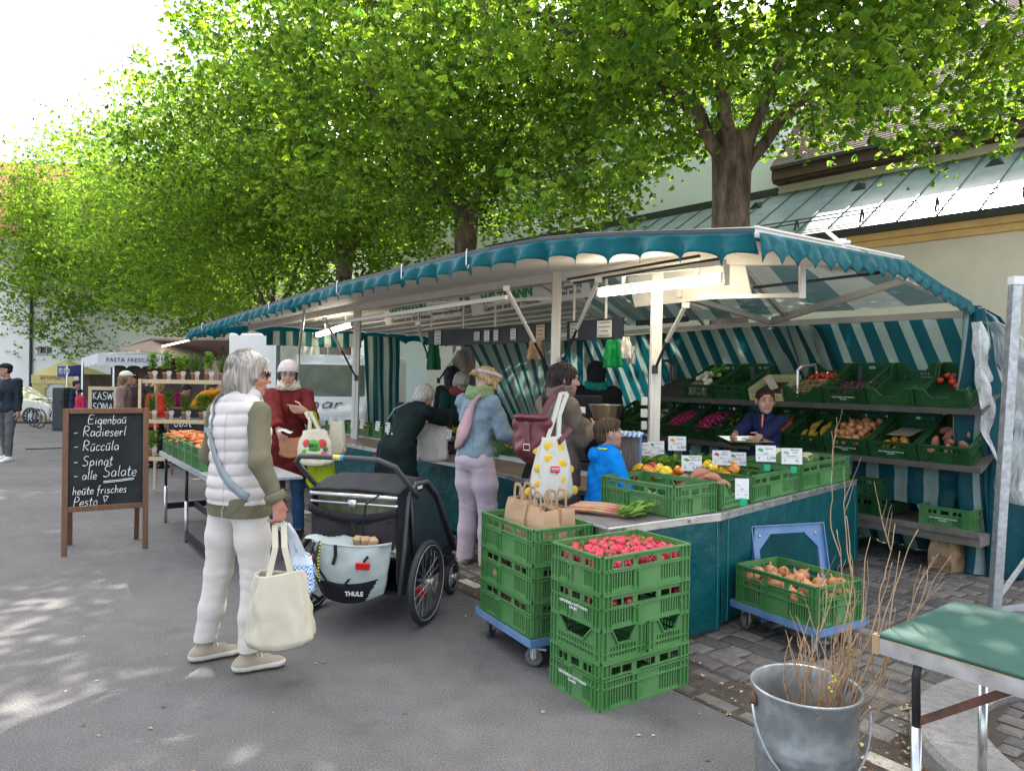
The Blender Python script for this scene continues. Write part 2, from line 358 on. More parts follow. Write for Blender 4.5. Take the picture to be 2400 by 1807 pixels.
M_JOINT=custom('joint_sand',stonefn((0.035,0.028,0.022),(0.075,0.06,0.045),25,0.003),0.95)
LD=V((-0.60,0.80,0));ED=V((0.80,0.60,0))
def loc2(o,a,b,z=0.0):p=V(o)+LD*a+ED*b;return V((p.x,p.y,z))
# ground sheet
mb=MB();R_=220
mb.grid(lambda u,v:(lerp(-R_,R_,u),lerp(-30,260,v),gz(lerp(-30,260,v))),4,290)
tag(mb.build('road',M_ASPH),kind='structure')
mb=MB();q0,q1=G(60,1052),G(430,1040);mb.beam(q0+V((0,0,-.006)),q1+V((0,0,-.006)),.035,.02);q0,q1=G(300,938),G(150,905)
tag(mb.build('tar_seam',mat('tar',(.02,.02,.022),.5)),kind='structure')
# paved strip edge: a line of pale stones and dark setts
A0=G(1062,1378);A1=G(1650,1648);GD=(A1-A0).normalized();GN=V((-GD.y,GD.x,0))   # GN points toward the stall
if GN.x < 0:GN=-GN
PV=[]  # paving frame
def stones(mb,o,du,dv,n,m,su,sv,h,jit,gap=0.012,keep=None,cols=1,z0=0.0,seed=3):
    r=random.Random(seed)
    for j in range(m):
        off=r.random()*su;u=-off
        while u < n*su:
            w_=su*(0.72+0.56*r.random());c=V(o)+du*(u+w_/2)+dv*(j*sv+sv/2)
            if keep is None or keep(c):
                hz=z0+h*(0.75+0.5*r.random());a=(w_-gap)/2;b=(sv-gap)/2;t=0.018;q=[]
                tl=[r.uniform(-jit,jit) for _ in range(8)];dz=[r.uniform(-0.2,0.2)*h*0.5 for _ in range(4)]
                for k,(sx,sy) in enumerate(((-1,-1),(1,-1),(1,1),(-1,1))):
                    q.append(c+du*(sx*a+tl[k])+dv*(sy*b+tl[k+4]))
                lo=[(p.x,p.y,z0-0.01) for p in q];mid=[(p.x,p.y,hz-0.008) for p in q]
                hi=[(p.x+(c.x-p.x)*t/max(a,b)*1.0,p.y+(c.y-p.y)*t/max(a,b),hz+dz[k]) for k,p in enumerate(q)]
                mb.cm=r.randrange(cols)
                mb.add(lo+mid+hi,[(0,1,5,4),(1,2,6,5),(2,3,7,6),(3,0,4,7),(4,5,9,8),(5,6,10,9),(6,7,11,10),(7,4,8,11),(8,9,10,11)])
            u += w_
mb=MB();o=A0-GD*9+GN*0.005
stones(mb,o,GD,GN,60,1,0.20,0.10,0.004,0.003,cols=3,seed=4)
stones(mb,o+GN*0.225,GD,GN,60,1,0.22,0.10,0.004,0.003,cols=3,seed=6)
tag(mb.build('gutter_stones',M_SETT),kind='structure')
mb=MB();stones(mb,o+GN*0.105,GD,GN,42,1,0.33,0.115,0.004,0.002,gap=0.02,seed=5);tag(mb.build('pale_gutter_stones',M_PALE),kind='structure')
mb=MB();p0=o+GN*0.0;
mb.add([(*(p0+GD*a+GN*b).xy,0.004) for a,b in ((-4,-0.01),(13.9,-0.01),(13.9,9),(-4,9))],[(0,1,2,3)]);tag(mb.build('paving_bed',M_JOINT),kind='structure')
IC=V((2.58,2.72,0));IR=0.90;IDR=V((0.6,-0.8,0));INn=V((0.8,0.6,0))
def in_island(p,r):
    d=p-IC;d.z=0;a=max(0.0,d.dot(IDR));return (d-IDR*a).length < r
mb=MB();stones(mb,o+GN*0.335,GD,GN,92,46,0.182,0.137,0.012,0.011,keep=lambda c:-6 < c.x < 6 and c.y > 0.4 and not in_island(c,IR),cols=4,seed=9)
tag(mb.build('paving_setts',M_SETT),kind='structure')
# island with rounded granite kerb
def outline(r,n=26):
    base=math.atan2(IDR.y,IDR.x);pts=[IC+IDR*5+V((math.cos(base-math.pi/2),math.sin(base-math.pi/2),0))*r]
    for i in range(n+1):
        a=base-math.pi/2-math.pi*i/n;pts.append(IC+V((math.cos(a),math.sin(a),0))*r)
    pts.append(IC+IDR*5+V((math.cos(base+math.pi/2),math.sin(base+math.pi/2),0))*r);return pts
oo=outline(IR);oi=outline(IR-0.025);ii=outline(IR-0.27);mb=MB();n=len(oo)
segs=[0];
for i in range(n-1):
    z=0.105;a0,a1=0.0,1.0
    if i % 4 == 3:a1=0.97
    def q(P,t,z_):p=P[i].lerp(P[i+1],t);return (p.x,p.y,z_)
    mb.add([q(oo,a0,0),q(oo,a1,0),q(oo,a0,z-0.02),q(oo,a1,z-0.02),q(oi,a0,z),q(oi,a1,z),q(ii,a0,z),q(ii,a1,z),q(ii,a0,0),q(ii,a1,0)],
           [(0,1,3,2),(2,3,5,4),(4,5,7,6),(6,7,9,8),(0,2,4,6,8),(1,9,7,5,3)])
tag(mb.build('kerb',M_KERB),kind='structure')
mb=MB();pts=outline(IR-0.26);mb.add([(p.x,p.y,0.078) for p in pts],[tuple(range(len(pts)))]);tag(mb.build('island_bed',M_JOINT),kind='structure')
mb=MB();stones(mb,IC-IDR*1.2-INn*1.2,IDR,INn,60,24,0.105,0.1,0.012,0.006,gap=0.013,keep=lambda c:in_island(c,IR-0.31),cols=4,z0=0.078,seed=21)
tag(mb.build('island_setts',M_SETT),kind='structure')
# fallen leaf bits in the gutter and by the kerb
M_LIT=mat('fallen_leaf_brown',(0.20,0.09,0.035),0.8,var=0.3);M_LIT2=mat('fallen_leaf_pale',(0.42,0.33,0.20),0.8,var=0.3)
mb=MB();r=random.Random(5)
for i in range(1500):
    k=r.random()
    if k < 0.12:
        a=r.random()*math.pi;d=V((-1,0,0));base=math.atan2(IDR.y,IDR.x)-math.pi/2-a;p=IC+V((math.cos(base),math.sin(base),0))*(IR+abs(r.gauss(0,0.035))+0.01)
    elif k < 0.75:p=o+GD*r.uniform(2,14)+GN*(0.1*r.choice((0,1.05,2.1,3.3))+r.gauss(0,0.012))
    else:p=V((r.uniform(-4,3.2),r.uniform(1.8,9),0))
    if in_island(p,IR-0.005):continue
    s_=r.uniform(0.004,0.011) if k < 0.75 else r.uniform(0.003,0.009);an=r.random()*6.28;u=V((math.cos(an),math.sin(an),0))*s_*1.6;v_=V((-math.sin(an),math.cos(an),0))*s_
    on=(p-o).dot(GN) > 0;z=0.022 if on else 0.005
    mb.cm=r.randrange(2);mb.add([(*(p-u).xy,z),(*(p-v_).xy,z+0.003),(*(p+u).xy,z+0.002),(*(p+v_).xy,z+0.006)],[(0,1,2,3)])
tag(mb.build('leaf_litter',[M_LIT,M_LIT2]),'brown leaf litter along the kerb and in the gutter joints',kind='stuff')
# ---- church aisle behind the stall: plaster wall, painted cornice, copper lean-to roof, tiled roof
O1=V((7.99,11.1,0));AD=V((-0.67,0.742,0)).normalized();ND=V((AD.y,-AD.x,0))
if ND.x < 0:ND=-ND
def bw(s,r,z):p=O1+AD*s+ND*r;return V((p.x,p.y,z))
def quadbox(mb,s0,s1,r0,r1,z0,z1):
    P=[bw(s,r,z) for s in (s0,s1) for r in (r0,r1) for z in (z0,z1)]
    mb.add(P,[(0,1,3,2),(4,6,7,5),(0,4,5,1),(2,3,7,6),(0,2,6,4),(1,5,7,3)])
M_PLAST=mat('cream_plaster',(0.74,0.65,0.50),0.9,var=0.05,vscale=1.2,bump=0.004,bscale=25,dark=(0.58,0.51,0.39),dscale=0.8,damt=0.55)
M_OCHRE=mat('ochre_cornice_paint',(0.74,0.47,0.17),0.8,var=0.08,vscale=3,dark=(0.4,0.26,0.10),dscale=2.0,damt=0.4)
M_WALLW=mat('pale_green_white_plaster',(0.66,0.71,0.68),0.9,var=0.03,vscale=0.8,bump=0.004,bscale=15)
M_COPPER=custom('patinated_copper',two_noise(3.0,[(0.35,(0.11,0.155,0.15)),(0.65,(0.20,0.255,0.245))],0.5,[(0.35,(0.75,0.8,0.85)),(0.65,(1.1,1.1,1.1))]),0.36)
M_DKMET=mat('dark_gutter_metal',(0.035,0.04,0.038),0.5,metal=0.3,var=0.15)
M_WOODD=mat('dark_eave_wood',(0.075,0.042,0.028),0.75,var=0.2,vscale=6,stretch=(1,1,6))
M_TILE=mat('brown_roof_tiles',(0.17,0.115,0.09),0.85,var=0.22,vscale=5)
M_TILE2=mat('brown_roof_tiles_weathered',(0.125,0.095,0.08),0.85,var=0.2,vscale=5)
SE=16.0;S0=-9.0
aisle=thing('church_building','cream plastered church aisle with green copper lean-to roof behind the teal stall','building',bw(3,0,0))
inv=Matrix.Translation(-aisle.location)
def bpart(mb,name,m,**k):mb.v=[tuple(V(p)-aisle.location) for p in mb.v];return mb.build(name,m,aisle,**k)
mb=MB();quadbox(mb,S0,SE,0,0.4,0,4.0);quadbox(mb,SE,SE+0.0001,0,3,0,6.0);bpart(mb,'wall',M_PLAST)
mb=MB();quadbox(mb,S0,SE,-0.06,0.3,4.002,4.12);quadbox(mb,S0,SE,-0.12,0.3,4.123,4.24);bpart(mb,'cornice',M_OCHRE)
mb=MB();quadbox(mb,S0,SE,-0.26,0.1,4.243,4.36);roofed=bpart(mb,'gutter',M_DKMET)
ZB,ZT,RR=4.37,6.0,2.5
def rf(s,t,dz=0.0):return bw(s,-0.22+(RR+0.22)*t,ZB+(ZT-ZB)*t+dz)
mb=MB();mb.add([rf(S0,0),rf(SE,0),rf(SE,1),rf(S0,1),rf(S0,0,-.05),rf(SE,0,-.05),rf(SE,1,-.05),rf(S0,1,-.05)],[(0,1,2,3),(7,6,5,4),(0,4,5,1),(1,5,6,2),(3,2,6,7)])
croof=bpart(mb,'roof',M_COPPER)
M_SEAM=mat('copper_seam',(0.06,0.10,0.095),0.5,var=0.15)
mb=MB();s=S0+0.3
while s < SE:
    a,b=rf(s,0,0.015),rf(s,1,0.015);mb.beam(a,b,0.022,0.03);s += 0.62
def bsub(mb,name,m,par):mb.v=[tuple(V(p)-aisle.location) for p in mb.v];return mb.build(name,m,par)
bsub(mb,'standing_seam',M_SEAM,croof)
mb=MB()
for t,dz in ((0.13,0.10),(0.13,0.17)):mb.tube([rf(S0,t,dz),rf(SE,t,dz)],0.013,6)
s=S0+0.4
while s < SE:mb.beam(rf(s,0.10,0.0),rf(s,0.13,0.18),0.04,0.012);mb.beam(rf(s,0.16,0.0),rf(s,0.13,0.18),0.03,0.012);s += 1.24
bsub(mb,'snow_guard',M_DKMET,croof)
for s in (0.9,3.3,5.6):
    mb=MB();c=rf(s,0.72);P=[c+AD*0.16,c-AD*0.16,rf(s,0.72,0.16),rf(s,0.86)];mb.add(P,[(0,1,2),(1,3,2),(0,2,3)]);bsub(mb,'roof_vent',M_DKMET,croof)
mb=MB();quadbox(mb,S0,5.4,RR-0.05,RR+0.3,ZT-0.08,ZT+0.16);quadbox(mb,S0,5.4,RR-0.09,RR+0.3,ZT-0.02,ZT+0.03);bpart(mb,'parapet_band',M_PLAST)
mb=MB();quadbox(mb,S0,5.4,RR-0.35,RR+0.3,ZT+0.163,ZT+0.22);quadbox(mb,S0,5.4,RR-0.40,RR+0.3,ZT+0.223,ZT+0.50);bpart(mb,'eave_board',M_WOODD)
mb=MB();q=0
nrow=58;ang=math.radians(48)
for i in range(nrow):
    r0=RR-0.46+i*0.085*math.cos(ang);z0=ZT+0.51+i*0.085*math.sin(ang);r1=r0+0.095*math.cos(ang);z1=z0+0.095*math.sin(ang)
    s=S0
    while s < 5.3:
        e=min(s+1.35,5.4);mb.cm=0 if hsh(i,s) > 0.35 else 1
        mb.add([bw(s,r0,z0+0.02),bw(e,r0,z0+0.02),bw(e,r1,z1),bw(s,r1,z1),bw(s,r0,z0-0.012),bw(e,r0,z0-0.012)],[(0,1,2,3),(0,4,5,1)]);s += 1.35
bpart(mb,'tiled_roof',[M_TILE,M_TILE2])
mb=MB();quadbox(mb,S0,5.4,RR-0.47,RR-0.42,ZT+0.45,ZT+0.53);bpart(mb,'eave_gutter',M_DKMET)
nave=thing('nave_building','tall pale plastered church wall rising above the left end of the copper roof','building',bw(11,RR,0))
mb=MB();quadbox(mb,5.43,24,RR,RR+7,0,10.0)
mb.v=[tuple(V(p)-nave.location) for p in mb.v];mb.build('wall',M_WALLW,nave)
mb=MB();quadbox(mb,5.41,SE+0.1,RR-0.12,RR-0.004,ZT-0.06,ZT+0.12);mb.v=[tuple(V(p)-nave.location) for p in mb.v];mb.build('flashing',M_DKMET,nave)
mb=MB();quadbox(mb,5.3,24.2,RR-0.25,RR+7.2,10.003,10.25);mb.v=[tuple(V(p)-nave.location) for p in mb.v];mb.build('roof',M_TILE,nave)
# grey stone block wall further along
mb=MB();M_STW=custom('grey_stone_blocks',lambda N,K,b:(lambda t,br:(K.new(t.outputs['Object'],br.inputs['Vector']),K.new(br.outputs['Color'],b.inputs['Base Color'])))(nd(N,'ShaderNodeTexCoord'),nd(N,'ShaderNodeTexBrick',{'Scale':1.1,'Color1':(0.36,0.36,0.35,1),'Color2':(0.27,0.27,0.265,1),'Mortar':(0.18,0.18,0.18,1),'Mortar Size':0.02})),0.9)
P=W(885,640,30);st=MB();st.b2((-.2,0,0),(2.2,3,8));tag(st.build('stone_tower',M_STW,loc=(P.x,P.y,gz(P.y))),'grey stone block tower wall seen between the second and third tree','building')
# ---- white building closing the square
Y2=38.0;M_WB=mat('white_render',(0.86,0.83,0.79),0.92,var=0.03,vscale=0.5,dark=(0.6,0.58,0.55),dscale=0.35,damt=0.25)
M_RT=mat('red_roof_tiles',(0.36,0.11,0.06),0.85,var=0.2,vscale=6);M_GL=mat('dark_window_glass',(0.03,0.035,0.04),0.12,var=0.3,vscale=2)
M_WD=mat('painted_white_frame',(0.72,0.71,0.68),0.5,var=0.03);M_SILL=mat('stone_sill',(0.4,0.39,0.37),0.8)
wb=thing('white_building','long white rendered house with red tiled roof closing the far left of the square','building',(-25,Y2,gz(Y2)))
xs_w=[(W(88,800,Y2).x,W(122,800,Y2).x,W(0,795,Y2).z,W(0,776,Y2).z,'w'),(W(95,1,Y2).x,W(134,1,Y2).x,W(0,873,Y2).z,W(0,853,Y2).z,'w'),(W(18,1,Y2).x,W(44,1,Y2).x,W(0,882,Y2).z,W(0,856,Y2).z,'b')]
for k in range(4):xs_w.append((-30+k*-4.2,-28.9+k*-4.2,5.6,7.2,'w'))
for k in range(4):xs_w.append((-13+k*2.6,-12+k*2.6,2.6,4.0,'w'))
mb=MB()
xb=sorted(set([-60,-4.0]+[a for t in xs_w for a in t[:2]]));zb=sorted(set([0,9.6]+[a for t in xs_w for a in t[2:4]]))
def hole(i,j):
    x=(xb[i]+xb[i+1])/2;z=(zb[j]+zb[j+1])/2;return any(t[0] < x < t[1] and t[2] < z < t[3] for t in xs_w)
mb.panel([x+25 for x in xb],zb,hole,0.35);mb.build('wall',M_WB,wb)
for t in xs_w:
    x0,x1,z0,z1=t[0]+25,t[1]+25,t[2],t[3]
    m2=MB();f=0.05
    for a,b in (((x0,0.15,z0),(x0+f,0.2,z1)),((x1-f,0.15,z0),(x1,0.2,z1)),((x0+f,0.15,z0),(x1-f,0.2,z0+f)),((x0+f,0.15,z1-f),(x1-f,0.2,z1)),(((x0+x1)/2-.02,0.15,z0+f),((x0+x1)/2+.02,0.19,z1-f))):m2.b2(a,b)
    wo=m2.build('window',M_WD,wb);m2=MB();m2.b2((x0+0.002,0.20,z0),(x1-0.002,0.22,z1));m2.build('pane',M_GL if t[4] == 'w' else mat('grey_shutter',(0.16,0.16,0.155),0.6),wo)
    m2=MB();m2.b2((x0-0.08,-0.06,z0-0.07),(x1+0.08,0.15,z0-0.003));m2.build('sill',M_SILL,wo)
mb=MB();mb.add([(-35,-0.4,9.55),(21,-0.4,9.55),(21,5.5,15.0),(-35,5.5,15.0),(-35,-0.4,9.45),(21,-0.4,9.45)],[(0,1,2,3),(0,4,5,1)]);mb.build('roof',M_RT,wb)
mb=MB();xd=W(72,800,Y2-0.1).x+25;mb.tube([(xd,-0.09,0),(xd,-0.09,9.4)],0.075,8);mb.build('downpipe',M_DKMET,wb)
# ---------------------------------------------------------------- TREES
def leafmat(name,c,tcol,f=0.52):
    def fn(N,K,b):
        out=N['Material Output'];t=nd(N,'ShaderNodeTexCoord');n1=nd(N,'ShaderNodeTexNoise',{'Scale':1.3,'Detail':3.0});K.new(t.outputs['Object'],n1.inputs['Vector'])
        r1=ramp(N,K,n1.outputs[0],[(0.35,tuple(x*0.6 for x in c)),(0.65,tuple(x*1.4 for x in c))]);r2=ramp(N,K,n1.outputs[0],[(0.35,tuple(x*0.8 for x in tcol)),(0.65,tuple(min(1,x*1.2) for x in tcol))])
        K.new(r1,b.inputs['Base Color']);b.inputs['Specular IOR Level'].default_value=0.14
        tr=nd(N,'ShaderNodeBsdfTranslucent');K.new(r2,tr.inputs[0]);mx=nd(N,'ShaderNodeMixShader',{0:f});K.new(b.outputs[0],mx.inputs[1]);K.new(tr.outputs[0],mx.inputs[2]);K.new(mx.outputs[0],out.inputs[0])
    return custom(name,fn,0.55)
M_LEAF=[leafmat('chestnut_leaf_mid',(0.095,0.175,0.026),(0.26,0.45,0.035)),leafmat('chestnut_leaf_fresh',(0.14,0.225,0.028),(0.43,0.62,0.04)),leafmat('chestnut_leaf_deep',(0.056,0.12,0.024),(0.16,0.33,0.032))]
M_BARK=custom('chestnut_bark',two_noise(1.0,[(0.3,(0.03,0.023,0.017)),(0.48,(0.11,0.082,0.06)),(0.7,(0.26,0.20,0.145))],0.9,[(0.4,(0.6,0.58,0.56)),(0.6,(1.2,1.15,1.1))],(9,9,2.2),0.04),0.9)
def leaves_mesh(rs,tips,per,size,nl,spread,name):
    """tips: (n,3) twig ends; palmate drooping leaves scattered round each"""
    n=len(tips)*per;base=np.repeat(tips,per,0)+rs.randn(n,3)*np.array([spread,spread,spread*0.6])
    az=rs.rand(n)*2*np.pi;droop=rs.uniform(0.1,1.0,n);L_=size*rs.uniform(0.4,1.4,n)
    out=np.stack([np.cos(az),np.sin(az),np.zeros(n)],1);up=np.array([0,0,1.0])
    P=[];
    offs=np.linspace(-1.25,1.25,nl) if nl > 1 else np.array([0.0])
    side=np.stack([-np.sin(az),np.cos(az),np.zeros(n)],1)
    roll=rs.uniform(-0.5,0.5,n)[:,None]
    for a in offs:
        d=out*np.cos(a)+side*np.sin(a);dr=(droop+0.25*abs(a))[:,None]
        d=d*np.cos(dr)-up*np.sin(dr);sd_=np.cross(d,up);sd_ /= np.linalg.norm(sd_,axis=1)[:,None]+1e-6
        nn=np.cross(sd_,d);sd2=sd_*np.cos(roll)+nn*np.sin(roll);Lk=(L_*(1-0.28*abs(a)/1.25))[:,None];wd=Lk*0.24
        m=base+d*Lk*0.6;P.append(np.stack([base,m+sd2*wd-nn*wd*0.35,base+d*Lk-up*Lk*0.08,m-sd2*wd-nn*wd*0.35],1))
    P=np.concatenate(P,0).reshape(-1,3);nf=len(P)//4
    me=bpy.data.meshes.new(name);me.vertices.add(len(P));me.vertices.foreach_set('co',P.astype(np.float32).ravel())
    me.loops.add(nf*4);me.loops.foreach_set('vertex_index',np.arange(nf*4,dtype=np.int32));me.polygons.add(nf);me.polygons.foreach_set('loop_start',np.arange(nf,dtype=np.int32)*4)
    for m in M_LEAF:me.materials.append(m)
    mi=np.tile(rs.choice([0,0,0,1,1,2],n),len(offs)).astype(np.int32);me.polygons.foreach_set('material_index',mi);me.update();return me
def curve(a,b,sag,r,k=6,wob=0.0,rng=None):
    pts=[]
    for i in range(k+1):
        t=i/k;p=V(a).lerp(V(b),t);p.z += sag*4*t*(1-t)*0.5
        if wob and 0 < i < k:p += V((rng.uniform(-1,1),rng.uniform(-1,1),rng.uniform(-1,1)))*wob
        pts.append(p)
    return pts
def tree(loc,trunk_r,fork,cen,rad,zmin,label,seed,ntips,per,lsize,nl,limbs=None,cut=None,hi=0.18):
    rg=random.Random(seed);rs=np.random.RandomState(seed)
    t=thing('chestnut_tree',label,'tree',loc,0,'horse chestnut trees in a row behind the stalls')
    mb=MB();mb.smooth=True
    pr=[(trunk_r*1.35,0),(trunk_r*1.08,0.5),(trunk_r,1.4),(trunk_r*0.93,2.6),(trunk_r*0.95,fork*0.85),(trunk_r*1.05,fork)]
    def tp(u,v):
        z=v*fork;k=v*(len(pr)-1);i=min(int(k),len(pr)-2);r0=lerp(pr[i][0],pr[i+1][0],k-i);a=u*2*math.pi
        r0 *= 1+0.10*smoothnoise(math.cos(a)*1.7,math.sin(a)*1.7,z*0.8,seed)+0.05*smoothnoise(math.cos(a)*5,math.sin(a)*5,z*1.5,seed+3)+0.03*abs(smoothnoise(math.cos(a)*11,math.sin(a)*11,z*3,seed+5))
        return (math.cos(a)*r0,math.sin(a)*r0,z)
    mb.grid(tp,40,36,closed_u=True)
    tips=[];nodes=[]
    if limbs is None:
        limbs=[];n=rg.randint(5,7)
        for i in range(n):
            a=6.28*i/n+rg.uniform(-0.3,0.3);el=rg.uniform(0.3,0.9);q=V((math.cos(a)*rad[0]*math.cos(el),math.sin(a)*rad[1]*math.cos(el),0))*0.85
            limbs.append([(0,0,fork*0.92),(q.x*0.3,q.y*0.3,fork+0.9),(q.x*0.65,q.y*0.65,lerp(fork,cen[2],0.7)+el*1.2),(q.x,q.y,cen[2]+rad[2]*math.sin(el)*0.8-0.8)])
        limbs.append([(0,0,fork*0.9),(rg.uniform(-.4,.4),rg.uniform(-.4,.4),fork+1.8),(0.2,-0.3,cen[2]+1),(0,0,cen[2]+rad[2]*0.85)])
    for li,lb in enumerate(limbs):
        P=[V(p) for p in lb];pts=[]
        for i in range(len(P)-1):
            for k in range(5):
                q=P[i].lerp(P[i+1],k/5);
                if i or k:q += V((rg.uniform(-1,1),rg.uniform(-1,1),rg.uniform(-1,1)))*0.06
                pts.append(q)
        pts.append(P[-1]);n=len(pts);r0=trunk_r*(0.36 if li else 0.46)
        mb.tube(pts,[r0*(1-0.86*(i/(n-1))**0.8) for i in range(n)],9)
        nodes += [(p,r0*(1-0.86*(i/(n-1))**0.8)) for i,p in enumerate(pts) if i > 3]
    # cluster centres fill the crown envelope
    cl=[];tries=0
    while len(cl) < ntips and tries < ntips*60:
        tries += 1;d=V((rg.gauss(0,1),rg.gauss(0,1),rg.gauss(0,1))).normalized();r=rg.random()**0.42
        rr=r*(0.86+0.30*smoothnoise(d.x*2.2,d.y*2.2,d.z*2.2,seed*1.7)+0.12*smoothnoise(d.x*6,d.y*6,d.z*6,seed*2.9))
        p=V((cen[0]+d.x*rad[0]*rr,cen[1]+d.y*rad[1]*rr,cen[2]+d.z*rad[2]*rr))
        if p.z < zmin+0.35*smoothnoise(p.x*0.9,p.y*0.9,0,seed):continue
        if cut is not None and not cut(p+V(loc)):continue
        if smoothnoise(p.x*0.55,p.y*0.55,p.z*0.7,seed+9) < -hi and rg.random() < 0.85:continue
        cl.append(p)
    sec=[]
    order=sorted(cl,key=lambda p:min((p-q[0]).length for q in nodes))
    NN=list(nodes)
    for i,p in enumerate(order):
        bq=min(NN,key=lambda q:(q[0]-p).length+0.25*max(0,q[0].z-p.z));r0=min(bq[1]*0.6,0.028)
        pts=curve(bq[0],p,0.12,r0,4,0.05,rg);mb.tube(pts,[lerp(r0,0.006,k/4) for k in range(5)],4,cap=False)
        if i % 3 == 0:NN += [(pts[2],r0*0.7),(pts[3],r0*0.6)]
        if len(NN) > 700:NN=NN[-520:]+nodes[::3]
    mb.build('trunk',M_BARK,t,smooth=True)
    T=np.array([tuple(p) for p in cl])
    me=leaves_mesh(rs,T,per,lsize,nl,0.26 if nl > 3 else 0.38,'crown');link('crown',me,t)
    return t
SCL=1.0
def opens(p):      # gaps in the foliage in front of the trunks
    for k,sl,wd in ((-.0653,.245,.5),(-.2368,.2,.5),(-.3345,.15,.6),(.02,.19,.7),(.12,.2,.9),(-.15,.17,.6)):
        if abs(p.x-k*p.y) < wd*(.7+.6*smoothnoise(p.z,p.y*.7,3)) and p.z < 1.55+sl*p.y:return False
    return True
def tree_stage():
    TD=V((-0.6,0.8,0));T0=V((3.3,10.9,0));sp=[0,7.4,14.4,21.0,28.4,40.0]
    fk=5.3
    L1=[[(0,0,4.7),(-0.15,0.1,6.0),(-0.5,-0.2,7.2),(-0.6,-0.6,9.8)],
          [(-0.1,-0.1,4.8),(-0.65,-0.25,5.7),(-1.9,-0.9,6.1),(-3.2,-1.6,6.3),(-4.6,-2.2,6.9)],
          [(-0.1,0,4.9),(-0.75,0.4,6.4),(-1.9,0.6,7.4),(-3.1,1.2,8.3)],
          [(0.1,-0.1,4.8),(0.45,-0.5,6.0),(0.75,-1.5,7.0),(0.9,-2.6,8.0)],
          [(0.15,0,4.7),(0.8,-0.2,5.7),(2.0,-0.7,6.5),(3.4,-1.4,6.9),(4.4,-2.0,7.2)],
          [(0.1,0.1,4.8),(0.9,0.8,6.3),(1.9,1.8,7.6),(2.2,2.8,8.6)],
          [(0,-0.1,4.9),(-0.6,-1.2,6.3),(-1.5,-2.8,6.9),(-2.0,-4.0,7.3)]]
    tree(T0,0.295,fk,(-0.1,-0.9,7.0),(6.0,5.4,3.9),3.25,'nearest and thickest chestnut tree, its scarred trunk rising right behind the stall roof',5,int(1350*SCL),24,0.125,5,L1,
         cut=lambda p:(p.y > 5.2) and opens(p) and not (p.x < 1.7 and p.z < 1.5+.215*p.y+.5*smoothnoise(p.x*1.1,p.y)) and not (p.x > 1.7 and p.z < 1.45+0.335*p.y+0.35*math.sin(p.x*4)) and not (abs(p.x-(3.3-(10.9-p.y)*.3)) < 0.75 and p.z < 1.55+.37*p.y and p.y < 11.2) and not (p.y > 13 and p.x > 6),hi=0.06)
    labs=['second chestnut tree from the stall end, forked trunk above the middle of the teal roof','third chestnut tree in the row, with a straight dark trunk above the awning',
            'fourth chestnut tree in the row, its trunk splitting low into two stems','fifth chestnut tree in the row, broad crown leaning over the pasta stall','last chestnut tree of the row, farthest away beside the white house']
    par=[(0.27,5.9,(0,-1.4,8.0),(5.6,5.6,5.2),3.3,1500,24,0.135,5),(0.25,6.2,(-0.5,-1.2,8.6),(6.0,5.8,6.0),3.5,1350,22,0.155,5),(0.27,4.6,(-0.8,-1.0,8.8),(6.2,6.0,6.3),3.3,1250,21,0.18,3),
           (0.30,3.2,(-0.8,-1,8.8),(6.3,6.2,6.4),3.0,1200,20,0.20,3),(0.30,3.0,(-1.5,-5,9.3),(6.4,7.5,7.0),2.9,1500,20,0.22,3)]
    for i in range(5):
        p=T0+TD*sp[i+1];p.z=gz(p.y);q=par[i];tree(p,q[0],q[1],q[2],q[3],q[4],labs[i],31+i*7,int(q[5]*SCL),q[6],q[7],q[8],hi=0.06,cut=(lambda k:(lambda p:p.z > 1.55+k*p.y+.4*smoothnoise(p.x,p.y) and opens(p)))((.20,.125,.09,.05,.02)[i]))
tree_stage()
